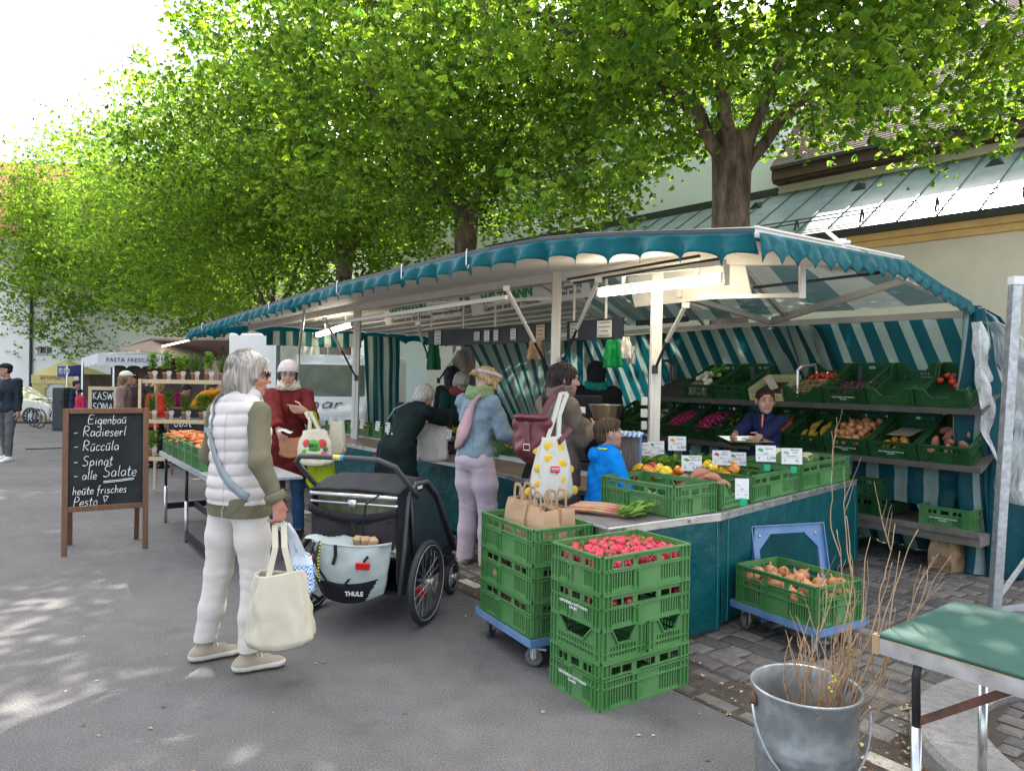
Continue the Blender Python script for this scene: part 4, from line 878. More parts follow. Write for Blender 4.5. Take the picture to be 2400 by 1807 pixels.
# curtains
def curtain(P0,P1,top,bot,sw,name='curtain',shear=0.0,fold=0.03,freq=9,nu=None,seed=0.0,gather=None,par=None,clipf=None,puff=0.0):
    """striped cloth hanging between two floor points; stripes are sw metres wide"""
    P0=V(P0);P1=V(P1);L_=(P1-P0).length;t=(P1-P0).normalized();n=V((t.y,-t.x,0));ns=max(2,int(L_/sw));k=4;nu=ns*k;nv=14;mb=MB();mb.smooth=True
    tf=top if callable(top) else (lambda u:top);bf=bot if callable(bot) else (lambda u:bot)
    def f(u,v):
        uu=u+shear*v
        if gather:uu=gather(u,v)
        p=P0+t*L_*uu;z=lerp(tf(u),bf(u),v)
        q=p+n*(fold*math.sin(u*ns*freq/3+seed+0.8*math.sin(v*2+u*3))*(0.35+0.65*v)+fold*1.2*smoothnoise(u*ns*0.5,v*2.2,0,seed)+puff*math.sin(v*math.pi));q.z=z+0.0;return q
    vs=[f(i/nu,j/nv) for j in range(nv+1) for i in range(nu+1)];fs=[];
    for j in range(nv):
        for i in range(nu):
            if clipf and clipf((i+.5)/nu,(j+.5)/nv):continue
            mb.cm=(i//k) % 2;mb.add([],[]);mb.f.append((j*(nu+1)+i,j*(nu+1)+i+1,(j+1)*(nu+1)+i+1,(j+1)*(nu+1)+i));mb.m.append(mb.cm);mb.sm.append(True)
    mb.v=[tuple(p) for p in vs];mb.n=len(vs)
    return sb(mb,name,[M_STT,M_STWH])
# back wall (leaning stripes)
curtain((4.05,6.2,0),(2.95,8.4,0),lambda u:2.2,0.02,0.125,shear=-0.38,fold=0.045,seed=2)
curtain((3.3,7.7,0),(1.05,11.75,0),lambda u:2.22,0.02,0.135,shear=-0.30,fold=0.04,seed=4)
curtain((1.15,11.5,0),(-0.85,13.3,0),lambda u:2.2,0.05,0.14,fold=0.05,seed=6,gather=lambda u,v:u*(1-0.62*v))
curtain((3.72,5.95,0),(1.9,8.3,0),0.86,lambda u:0.52+0.0*u,0.12,fold=0.02,seed=8)
# left end: gathered curtain, clear window, striped strip above it
curtain((-2.42,11.3,0),(-1.78,11.75,0),2.2,0.6,0.085,fold=0.045,freq=6,seed=1,gather=lambda u,v:0.08+0.8*u+0.1*v*(1-u))
curtain((-3.72,10.75,0),(-2.4,11.3,0),lambda u:2.22,lambda u:2.0,0.09,fold=0.012,seed=3)
M_CLR=custom('clear_pvc',lambda N,K,b:None,0.05);b_=nodes_of(M_CLR)[2];b_.inputs['Base Color'].default_value=(0.9,0.93,0.93,1);b_.inputs['Alpha'].default_value=0.06;b_.inputs['Roughness'].default_value=0.08
mb=MB();mb.smooth=True
mb.grid(lambda u,v:V((-3.70,10.76,0)).lerp(V((-2.42,11.31,0)),u)+V((0.02*smoothnoise(u*5,v*3),0,lerp(2.0,0.74,v))),14,12);sb(mb,'clear_window',M_CLR)
# right end: bundled curtain with clear plastic
def bundle(base,top_,nst,w0,w1,sw,seed,name='curtain',ncol=2):
    mb=MB();mb.smooth=True;nv=26;nu=nst*4
    def f(u,v):
        a=u*math.pi*1.25-0.5;w=lerp(w0,w1,v**0.8)*(1+0.25*math.sin(v*5+seed));c=V(top_).lerp(V(base),v)+V((0.05*math.sin(v*6+seed),0,0));r=w*(1+0.22*math.sin(u*nst*2.2+v*4+seed)+0.2*smoothnoise(u*6,v*4,0,seed))
        return c+V((math.cos(a+v*0.9)*r,-math.sin(a+v*0.9)*r*0.55,0))
    vs=[f(i/nu,j/nv) for j in range(nv+1) for i in range(nu+1)];mb.v=[tuple(p) for p in vs];mb.n=len(vs)
    for j in range(nv):
        for i in range(nu):mb.f.append((j*(nu+1)+i,j*(nu+1)+i+1,(j+1)*(nu+1)+i+1,(j+1)*(nu+1)+i));mb.m.append((i//4) % 2 if ncol == 2 else (1 if ncol == 3 and (i//3) % 3 == 1 else 0));mb.sm.append(True)
    return sb(mb,name,[M_STT,M_STWH])
qb=G(2320,1345);bundle((qb.x,qb.y,0.02),Q_+V((.02,0,-.02)),7,0.07,0.26,0.1,1.0,ncol=3);bundle((qb.x+.16,qb.y-.10,0.02),Q_+V((.10,-.05,-.03)),5,0.05,0.20,0.1,3.9,ncol=1)
bundle((qb.x+0.5,qb.y+0.15,0.25),Q_+V((.1,.1,-.06)),6,0.06,0.34,0.1,2.7)
mb=MB();mb.smooth=True;nu,nv=48,24;B0,B1=V((qb.x-.10,qb.y-.05,.02)),V((qb.x+.95,qb.y+.25,.02))
vs=[(lambda a,b,t:V((lerp(a.x,b.x,t**.5),lerp(a.y,b.y,t**.6),lerp(a.z,b.z,t))))(Q_.lerp(Q_+V((.10,.02,0)),i/nu),B0.lerp(B1,i/nu),j/nv)+V((0,-.02-.07*math.sin(i*.62+j*.06)*(j/nv)**.7-.05*smoothnoise(i*.2,j*.2),0)) for j in range(nv+1) for i in range(nu+1)];mb.v=[tuple(q) for q in vs];mb.n=len(vs)
for j in range(nv):
    for i in range(nu):mb.f.append((j*(nu+1)+i,j*(nu+1)+i+1,(j+1)*(nu+1)+i+1,(j+1)*(nu+1)+i));mb.m.append(1 if (i//6) % 3 == 2 else 0);mb.sm.append(True)
sb(mb,'curtain',[M_STT,M_STWH])
mb=MB();mb.smooth=True
mb.grid(lambda u,v:Q_.lerp(V((qb.x+.0,qb.y-.12,0.62)),v)+V(((u-0.2)*(0.16+0.62*math.sin(min(1,v*1.1)*math.pi)**0.7)+0.04*smoothnoise(u*9,v*7),-0.10-0.10*math.sin(u*9+v*3)-0.10*smoothnoise(u*7,v*6,3),-.15*(1-v))),34,46)
M_PVC=custom('crumpled_clear_plastic',lambda N,K,b:None,0.12);b_=nodes_of(M_PVC)[2];b_.inputs['Base Color'].default_value=(0.75,0.76,0.74,1);b_.inputs['Alpha'].default_value=0.52;b_.inputs['Roughness'].default_value=0.14;b_.inputs['Specular IOR Level'].default_value=0.9
nt_=M_PVC.node_tree;n1=nt_.nodes.new('ShaderNodeTexNoise');n1.inputs['Scale'].default_value=14;bp=nt_.nodes.new('ShaderNodeBump');bp.inputs['Distance'].default_value=0.03;nt_.links.new(n1.outputs[0],bp.inputs['Height']);nt_.links.new(bp.outputs[0],b_.inputs['Normal'])
sb(mb,'clear_plastic',M_PVC)
# sloping back stand with crates (a thing of its own)
SF0=V((3.70,5.67,0));SDn=V((-0.6,0.8,0));SDb=V((0.8,0.6,0))
rk=thing('display_stand','long dark three-tier vegetable stand along the striped back wall of the stall','display stand',SF0+SDn*2)
M_DKW=mat('dark_shelf_wood',(0.075,0.065,0.058),0.75,var=0.2,vscale=6,stretch=(1,1,3));M_DKS=mat('dark_steel',(0.10,0.10,0.11),0.5,metal=0.5,var=0.2)
def rkb(mb,name,m,par=None,**k):mb.v=[tuple(V(p)-rk.location) for p in mb.v];return mb.build(name,m,par or rk,**k)
TIL=math.radians(24)
def shelfbox(k0,k1,z,dep,til=TIL,th=0.02):
    mb=MB();a=SF0+SDn*k0;b=SF0+SDn*k1;up_=V((0,0,math.sin(til)*dep));bk=SDb*math.cos(til)*dep
    A=[a+V((0,0,z)),b+V((0,0,z)),b+bk+up_+V((0,0,z)),a+bk+up_+V((0,0,z))];B=[p-V((0,0,th)) for p in A]
    mb.add(A+B,[(0,1,2,3),(7,6,5,4),(0,4,5,1),(1,5,6,2),(2,6,7,3),(3,7,4,0)])
    mb.beam(a-SDb*0.01+V((0,0,z+0.005)),b-SDb*0.01+V((0,0,z+0.005)),0.02,0.05);return mb
rkb(shelfbox(-0.05,3.55,1.34,0.62),'shelf',M_DKW);rkb(shelfbox(-0.05,4.4,0.88,0.62),'shelf',M_DKW);rkb(shelfbox(-0.05,3.4,0.36,0.75,0.0,0.09),'shelf',mat('worn_plank',(0.16,0.14,0.12),0.8,var=0.2,dark=(0.07,0.06,0.05),dscale=5))
for k in (0.02,1.2,2.4,3.5):
    mb=MB();p=SF0+SDn*k+SDb*0.5;mb.beam(p,p+V((0,0,1.75)),0.04,0.04,up=(1,0,0));q=SF0+SDn*k+SDb*0.06;mb.beam(q,q+V((0,0,0.86)),0.035,0.035,up=(1,0,0)) if k > 2.3 else None;rkb(mb,'upright',M_DKS)
mb=MB();p=SF0+SDn*1.62+SDb*0.12+V((0,0,1.38));mb.tube([p,p+V((0,0,0.30)),p+V((-.0,0,.33))-SDn*0.03,p+V((0,0,0.33))-SDn*0.0+SDb*0.30+V((0,0,.03)),p+SDb*0.34+V((0,0,0.3)),p+SDb*0.36+V((0,0,0.1))],0.016,8);rkb(mb,'grab_rail',M_ALU)
mb=MB();p=SF0+SDn*3.5+SDb*0.05+V((0,0,0.9));mb.tube([p,p+V((0,0,0.86)),p+V((0,0,.9))+SDb*0.04,p+V((0,0,0.9))+SDb*0.34,p+SDb*0.38+V((0,0,0.86)),p+SDb*0.38+V((0,0,0.1))],0.016,8);rkb(mb,'grab_rail',M_DKS)
RY=angz(-SDn)     # local +x points right along the stand
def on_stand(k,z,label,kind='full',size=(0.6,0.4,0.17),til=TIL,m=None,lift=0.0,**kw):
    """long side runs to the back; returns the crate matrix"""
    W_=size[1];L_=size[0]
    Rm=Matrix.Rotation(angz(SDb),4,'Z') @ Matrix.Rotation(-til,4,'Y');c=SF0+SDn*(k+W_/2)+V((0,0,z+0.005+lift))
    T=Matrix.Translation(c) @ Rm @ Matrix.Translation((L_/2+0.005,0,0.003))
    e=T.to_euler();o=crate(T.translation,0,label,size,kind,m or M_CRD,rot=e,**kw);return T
# ================================================================ PEOPLE
def skinfn(c):
    def fn(N,K,b):
        t=nd(N,'ShaderNodeTexCoord');n1=nd(N,'ShaderNodeTexNoise',{'Scale':14.0,'Detail':5.0});K.new(t.outputs['Object'],n1.inputs['Vector'])
        K.new(ramp(N,K,n1.outputs[0],[(0.35,tuple(x*y for x,y in zip(c,(0.92,0.8,0.75)))),(0.65,c)]),b.inputs['Base Color'])
        b.inputs['Subsurface Weight'].default_value=0.12;b.inputs['Subsurface Radius'].default_value=(0.02,0.008,0.004);b.inputs['Subsurface Scale'].default_value=0.6
        bp=nd(N,'ShaderNodeBump',{'Strength':0.6,'Distance':0.002});n2=nd(N,'ShaderNodeTexNoise',{'Scale':90.0});K.new(t.outputs['Object'],n2.inputs['Vector']);K.new(n2.outputs[0],bp.inputs['Height']);K.new(bp.outputs[0],b.inputs['Normal'])
    return fn
M_SKIN=custom('skin',skinfn((0.46,0.27,0.20)),0.5);M_SKINR=custom('ruddy_skin',skinfn((0.46,0.22,0.16)),0.5)
M_LIP=mat('lips',(0.36,0.13,0.11),0.4,var=0.03);M_EYE=mat('eye_white',(0.34,0.32,0.30),0.2,var=0);M_IRIS=mat('iris',(0.03,0.022,0.018),0.15,var=0)
def hairmat(name,c1,c2,rough=0.58,bands=120.0):
    def fn(N,K,b):
        t=nd(N,'ShaderNodeTexCoord');mp=nd(N,'ShaderNodeMapping',{'Scale':(bands,bands,5.0)});K.new(t.outputs['Object'],mp.inputs[0]);n1=nd(N,'ShaderNodeTexNoise',{'Scale':1.0,'Detail':3.0});K.new(mp.outputs[0],n1.inputs['Vector'])
        b.inputs['Specular IOR Level'].default_value=.25;K.new(ramp(N,K,n1.outputs[0],[(0.38,c1),(0.62,c2)]),b.inputs['Base Color']);bp=nd(N,'ShaderNodeBump',{'Strength':1.0,'Distance':0.0015});K.new(n1.outputs[0],bp.inputs['Height']);K.new(bp.outputs[0],b.inputs['Normal'])
    return custom(name,fn,rough)
def cloth(name,c,**k):k.setdefault('rough',0.85);k.setdefault('var',0.09);k.setdefault('vscale',5);k.setdefault('bump',0.0015);k.setdefault('bscale',260);k.setdefault('spec',.2);return mat(name,c,**k)
def ik(a,t,l1,l2,pole):
    a=V(a);t=V(t);d=t-a;L_=min(d.length,(l1+l2)*0.999);dn=d.normalized();t=a+dn*L_
    x=(l1*l1-l2*l2+L_*L_)/(2*L_);h=math.sqrt(max(0,l1*l1-x*x));p=V(pole);p=(p-dn*p.dot(dn));p=p.normalized() if p.length > 1e-5 else dn.orthogonal().normalized()
    return a+dn*x+p*h,t
def hand(S,w,f,side,n,s,curl=0.5,spread=0.05,k=0.006,point=False):
    """w wrist, f along the hand, side towards the thumb, n the way the fingers close"""
    f=V(f).normalized();side=V(side);side=(side-f*side.dot(f)).normalized();n=f.cross(side);n=n if n.dot(V(n)) else n
    return f,side
def add_hand(S,w,f,side,nrm,s,curl=0.6,point=False):
    f=V(f).normalized();sd_=V(side);sd_=(sd_-f*sd_.dot(f)).normalized();n=V(nrm);n=(n-f*n.dot(f)-sd_*n.dot(sd_));n=n.normalized() if n.length > 1e-4 else f.cross(sd_)
    S.cap(w-f*0.02*s,w+f*0.02*s,0.022*s,0.024*s,0.02)
    kn=[]
    for i,(o,ln,r) in enumerate(((0.030,0.076,0.0088),(0.010,0.083,0.009),(-0.010,0.077,0.0086),(-0.029,0.062,0.0078))):
        b=w+f*(0.084-0.004*abs(i-1))*s+sd_*o*s;kn.append(b)
        S.cap(w+f*0.012*s+sd_*o*0.7*s,b,0.015*s,0.0115*s,0.014,)
        cu=curl*(1+0.12*(i-1)) if not (point and i == 0) else 0.05;d=f;p=b
        for j,fr in enumerate((0.45,0.31,0.24)):
            a=cu*(0.85,1.25,0.8)[j];d=(d*math.cos(a)+n*math.sin(a)).normalized();nn=(n-d*n.dot(d)).normalized();q=p+d*ln*fr*s
            S.cap(p,q,r*(1-0.08*j)*s,r*(1-0.08*(j+1))*s,0.004);p=q
            n2=nn
            f_,n_=d,nn
            n=n  # fingers curl in one plane
    tb=w+f*0.025*s+sd_*0.026*s;td=(f*0.55+sd_*0.75+n*0.35).normalized();t1=tb+td*0.04*s;t2d=(f*0.75+sd_*0.15+n*(0.35+0.5*curl)).normalized();t2=t1+t2d*0.032*s
    S.cap(w+f*0.012*s+sd_*0.012*s,tb,0.014*s,0.0135*s,0.012).cap(tb,t1,0.0125*s,0.0105*s,0.008).cap(t1,t2,0.0105*s,0.0085*s,0.005).cap(t2,t2+t2d*0.018*s,0.0088*s,0.0075*s,0.004)
    return (kn[1]+kn[2])/2,n
def person(label,loc,yaw,H=1.68,hands=(None,None),feet=((-0.11,0.0,0.0),(0.11,0.03,0.0)),lean=0.0,side=0.0,hy=0.0,hp=0.0,h=0.007,top=None,trousers=None,shoes=None,hair=None,skin=None,
           curl=(0.5,0.5),build=1.0,eyes=True,poles=None,group=None,extra=None,hips=1.0,legs=True,fists=(None,None),point=(False,False),headk=1.0,female=True):
    s=H/1.7;t=thing('person',label,'person',loc,yaw,group);inv=(Matrix.Translation(loc) @ Matrix.Rotation(yaw,4,'Z')).inverted();skin=skin or M_SKIN
    b=build;R=Matrix.Rotation(-lean,3,'X') @ Matrix.Rotation(side,3,'Y');pv=V((0,0,0.93))*s
    U=lambda x,y,z:pv+R @ (V((x,y,z))*s-pv)
    pel=V((0,0,0.93))*s
    if lean:shift=V((0,-0.18*math.sin(lean),0))*s
    else:shift=V((0,0,0))
    pv=pv+shift
    U=lambda x,y,z:pv+R @ (V((x,y,z))*s-V((0,0,0.93))*s)
    sh=[U(-0.165*b,-0.01,1.385),U(0.165*b,-0.01,1.385)];nk=U(0,-0.005,1.43)
    Rh=Matrix.Rotation(-lean*0.45,3,'X') @ Matrix.Rotation(hy,3,'Z') @ Matrix.Rotation(-hp,3,'X')
    hk=s*headk;hc=U(0,0.03,1.50)+Rh @ V((0,0.015,0.085))*hk
    Hh=lambda x,y,z:hc+Rh @ (V((x,y,z))*hk)
    S=SDF(h)
    S.ell(U(0,0.005,1.26),V((.155*b,.10,.17))*s,0.05,R).ell(U(0,0,1.06),V((.13*b,.095,.15))*s,0.05,R).ell(pv+V((0,0,-0.02))*s,V((.16*b,.11,.12))*s,0.05)
    S.cap(sh[0]+(sh[1]-sh[0])*.08,sh[1]+(sh[0]-sh[1])*.08,0.042*s,None,0.03).cap(nk-R @ V((0,0,.03)),Hh(0,-0.015,-0.06),0.056*s,0.05*s,0.03)
    # head
    S.ell(Hh(0,-.012,.032),V((.076,.096,.086))*hk,0.02,Rh).ell(Hh(0,.018,-.02),V((.062,.076,.094))*hk,0.02,Rh).ell(Hh(0,.045,-.075),V((.045,.045,.034))*hk,0.02,Rh).ell(Hh(0,.072,-.098),V((.02,.018,.016))*hk,0.015,Rh)
    if h < 0.0095:
        S.cap(Hh(0,.088,.012),Hh(0,.108,-.026),.008*hk,.0125*hk,0.008)
        for x in (-1,1):
            S.ell(Hh(x*.036,.062,-.028),V((.026,.022,.026))*hk,0.015,Rh).ell(Hh(x*.032,.098,.010),V((.017,.013,.011))*hk,0.008,Rh,sub=True).ell(Hh(x*.030,.084,.030),V((.022,.012,.008))*hk,0.008,Rh).ell(Hh(x*.0085,.1,-.034),V((.007,.008,.006))*hk,.004,Rh)
            S.ell(Hh(x*.079,-.004,-.008),V((.011,.020,.031))*hk,0.008,Rh)
        S.ell(Hh(0,.090,-.056),V((.024,.010,.006))*hk,0.004,Rh).ell(Hh(0,.088,-.066),V((.021,.010,.006))*hk,0.004,Rh)
    # arms
    arm=[]
    for i in (0,1):
        sx=-1 if i == 0 else 1;tg=hands[i]
        if tg is None:tg=sh[i]+V((sx*0.07,0.05,-0.50))*s
        else:
            tg=V(tg)
            if len(hands) > 2 and hands[2]:tg=inv @ tg
        pole=(poles[i] if poles else (sx*0.25,-0.8,-0.6));el,wr=ik(sh[i],tg,0.272*s,0.243*s,pole);arm.append((sh[i],el,wr))
        S.chain([sh[i],el,wr],[0.037*s*b,0.033*s,0.024*s],0.02)
        f=(wr-el).normalized();fi=fists[i]
        if fi:f2,sd_,nr=[V(q) for q in fi];
        else:f2=f;sd_=V((0,1,0.2)) if abs(f.z) > 0.6 else V((0,0,1));nr=V((-sx,0.2,0))
        add_hand(S,wr,f2,sd_,nr,s,curl[i],point[i])
    # legs
    leg=[]
    for i in (0,1):
        sx=-1 if i == 0 else 1;fx,fy,fa=feet[i];hip=pv+V((sx*0.088*hips,0,-0.03))*s;an=V((fx,fy,0.085*s));kn,an2=ik(hip,an,0.412*s,0.408*s,(sx*0.1,1,0));leg.append((hip,kn,an,fa))
        S.chain([hip,kn,an],[0.085*s,0.055*s,0.036*s],0.04)
        fd=V((-math.sin(fa),math.cos(fa),0));S.cap(an-V((0,0,.03))*s,V((an.x,an.y,0.035*s))+fd*0.13*s,0.036*s,0.03*s,0.02)
    me=S.mesh('body',[skin,M_LIP])
    if h < 0.0095:
        L0=hc;iR=Rh.transposed()
        def col(c):
            q=(c-np.array(L0)) @ np.array(iR).T/hk
            return ((abs(q[:,0]) < 0.024) & (q[:,1] > 0.086) & (q[:,2] > -.0705) & (q[:,2] < -.0515)).astype(np.int32)
        recolor(me,col)
    link('body',me,t)
    if eyes and h < 0.0095:
        m=MB();m.smooth=True
        for x in (-1,1):
            m.cm=0;m.ball(Hh(x*.0315,.0795,.0105),0.0118*hk,10,8);m.cm=1;m.ball(Hh(x*.031,.0865,.0105),0.0074*hk,8,6)
        m.build('eyes',[M_EYE,M_IRIS],t)
        m=MB();m.smooth=True
        for x in (-1,1):m.tube([Hh(x*.014,.094,.031),Hh(x*.032,.092,.037),Hh(x*.048,.08,.032)],[.0025*hk,.003*hk,.0015*hk],6)
        m.build('eyebrows',(hair[1] if hair else M_IRIS),t)
    ctx=dict(t=t,s=s,U=U,R=R,sh=sh,arm=arm,leg=leg,Hh=Hh,Rh=Rh,hk=hk,hc=hc,pv=pv,b=b,inv=inv,nk=nk,h=h)
    if trousers:
        m_,wd,hem=trousers[:3];S=SDF(max(h,0.006));S.ell(pv+V((0,-0.008,-0.02))*s,V((.172*b*hips,.122,.125))*s,0.05).cap(pv+V((-.05,0,.06))*s,pv+V((.05,0,.06))*s,0.10*s,None,0.04,flat=(0,1,0,0.95))
        for hip,kn,an,fa in leg:
            kd=(an-kn).normalized();S.chain([hip+V((0,0,-.02)),hip.lerp(kn,.5),kn,kn.lerp(an,0.5),an-kd*(hem-0.085)*s],[0.098*s,0.083*s*wd,0.064*s*wd,.058*s*wd**1.3,0.052*s*wd**1.5],0.03)
        fo=folds(0.003 if h < 0.009 else 0.003,17,int(abs(loc[0]*100)) % 90,(1.7,1.7,.8));f2_=folds(.0012,46,5,(1,1,1.6));f1_=fo;kz=leg[0][1].z;fo=lambda X,Y,Z:f1_(X,Y,Z)+f2_(X,Y,Z)*(.35+1.2*np.exp(-((Z-kz)/.09)**2)+1.2*np.exp(-((Z-.84*s)/.07)**2)+1.0*np.exp(-((Z-.14*s)/.06)**2));zt=trousers[3] if len(trousers) > 3 else 1.04
        link('trousers',S.mesh('trousers',m_,disp=fo,clip=lambda X,Y,Z:np.maximum(hem*s-Z,Z-zt*s)),t)
    if shoes:
        mats=shoes if isinstance(shoes,(list,tuple)) else [shoes,shoes]
        for hip,kn,an,fa in leg:
            S=SDF(max(h,0.005));fd=V((-math.sin(fa),math.cos(fa),0));sd_=V((fd.y,-fd.x,0));p=V((an.x,an.y,0))
            S.cap(p-fd*0.045*s+V((0,0,.035)),p+fd*0.14*s+V((0,0,.028)),.040*s,.034*s,0.02,flat=(0,0,1,0.85)).cap(p-fd*0.02*s+V((0,0,.05))*s,p+V((0,0,.085))*s,.042*s,.040*s,0.03).cap(p+V((0,0,.05))*s,p+fd*.09*s+V((0,0,.045))*s,.042*s,.036*s,0.03).ell(p+fd*.15*s+V((0,0,.028)),V((.040,.046,.027))*s,0.02)
            me=S.mesh('shoe',list(mats),clip=lambda X,Y,Z:np.maximum(0.001-Z,Z-0.115*s));
            if len(mats) > 2:recolor(me,lambda c:np.where(c[:,2] < 0.017*s,2,np.where(c[:,2] < 0.043*s,1,0)))
            else:recolor(me,lambda c:np.where(c[:,2] < 0.018*s,1,0))
            so_=link('shoe',me,t)
            if h < .0068:
                mb=MB()
                for k in range(4):q=p+fd*(.045+.022*k)*s+V((0,0,.098-.013*k))*s;mb.tube([q-sd_*.028*s-V((0,0,.01)),q,q+sd_*.028*s-V((0,0,.01))],.0035*s,5)
                mb.build('laces',M_CRW,so_)
    if top:
        for spec in (top if isinstance(top,list) else [top]):garment(ctx,**spec)
    if hair:hairdo(ctx,*hair)
    if extra:extra(ctx)
    return t,ctx
def garment(c,m,name='jacket',th=0.012,hem=0.82,sleeve=1.0,cuff=0.03,puff=None,fold=0.006,flare=0.0,collar=0.0,arms=True,seed=3,hoodd=False,sl=0.0,neck=1.45,arm_r=0.0,band=None,mats=None,col=None,openf=None,shw=0.0,bell=0.0):
    s,U,R,pv,b=c['s'],c['U'],c['R'],c['pv'],c['b'];h=max(c['h'],0.006);S=SDF(h);t_=th
    t_=th-0.008;S.ell(U(0,0.0,1.25),V((.152*b+t_,.102+t_,.18+t_))*s,0.05,R).ell(U(0,0,1.06),V((.132*b+t_,.099+t_,.16+t_))*s,0.05,R).ell(pv+V((0,0,-0.0))*s,V((.155*b+t_,.108+t_,.13+t_))*s,0.05)
    ins=0.1 if arms else 0.24;S.cap(c['sh'][0]+(c['sh'][1]-c['sh'][0])*ins,c['sh'][1]+(c['sh'][0]-c['sh'][1])*ins,(0.050+t_*.8+shw)*s,None,0.04)
    if hem < 0.85:S.cap(pv+V((-.055*b,0,0)),V((-.055*b,pv.y*0.6,(hem-0.04)*s)),(.118+t_)*s,(.128+t_+flare)*s,0.05,flat=(0,1,0,0.95)).cap(pv+V((.055*b,0,0)),V((.055*b,pv.y*0.6,(hem-0.04)*s)),(.118+t_)*s,(.128+t_+flare)*s,0.05,flat=(0,1,0,0.95))
    if arms:
        for (a,e,w_) in c['arm']:
            e2=a.lerp(e,sleeve*2) if sleeve <= 0.5 else e;pts=[a,e2];rs=[(0.052+t_*.75+arm_r*.5)*s*b,(0.040+t_*0.75+arm_r*.7+sl*0.5)*s]
            if sleeve > 0.5:pts.append(e.lerp(w_,(sleeve-0.5)*2-0.02));rs.append((0.031+t_*0.7+sl+arm_r*0.5)*s)
            S.chain(pts,rs,0.022)
    if collar:
        nk=c['nk'];S.cap(nk-R @ V((0,0.0,.02)),c['Hh'](0,-0.012,-0.10 if collar < 0.06 else -.075),(.068+t_*.6)*s,(.064+t_*.6)*s,0.02)
    if hoodd:S.ell(U(0,-0.125,1.40),V((.085,.04,.055))*s,0.04,R)
    if puff:pitch,amp=puff;disp=lambda X,Y,Z:-amp*np.abs(np.sin(math.pi*(Z-0.006*np.sin(X*7+Y*5))/pitch))**0.55+folds(fold*.5,30,seed)(X,Y,Z)
    else:fa_=folds(fold,13,seed,(1.6,1.6,1.1));fb_=folds(fold*.42,42,seed+5);disp=lambda X,Y,Z:fa_(X,Y,Z)+fb_(X,Y,Z)
    hz=hem*s
    def clip(X,Y,Z):
        # hem only bounds the trunk; hands and sleeves lower than it stay
        if not arms:d=hz-Z
        else:
            near=np.full(X.shape,9.0,np.float32)
            for (a,e,w_) in c['arm']:
                for p,q in ((a,e),(e,w_)):
                    dd=q-p;L2=max(dd.dot(dd),1e-9);tt=np.clip(((X-p.x)*dd.x+(Y-p.y)*dd.y+(Z-p.z)*dd.z)/L2,0,1)
                    near=np.minimum(near,np.sqrt((X-p.x-tt*dd.x)**2+(Y-p.y-tt*dd.y)**2+(Z-p.z-tt*dd.z)**2))
            d=np.where(near < 0.085*s,-1,hz-Z) if hem < 0.95 else hz-Z
            for (a,e,w_) in c['arm']:
                if sleeve > 0.5:
                    f=(w_-e).normalized();cw=e.lerp(w_,(sleeve-0.5)*2-0.02);pd=(X-cw.x)*f.x+(Y-cw.y)*f.y+(Z-cw.z)*f.z;rr=np.sqrt((X-cw.x)**2+(Y-cw.y)**2+(Z-cw.z)**2)
                    d=np.maximum(d,np.where(rr < 0.12*s,pd,-1))
        # neck opening
        q=c['nk'];n_=R @ V((0,-0.18,1)).normalized();d=np.maximum(d,np.where(np.sqrt((X-q.x)**2+(Y-q.y)**2) < 0.16*s,(X-q.x)*n_.x+(Y-q.y)*n_.y+(Z-q.z)*n_.z-(0.05+collar)*s,-1))
        return d
    me=S.mesh(name,mats or m,disp=disp,clip=clip)
    if col:recolor(me,lambda q:col(q,c))
    o=link(name,me,c['t']);c['surf']=me;return o
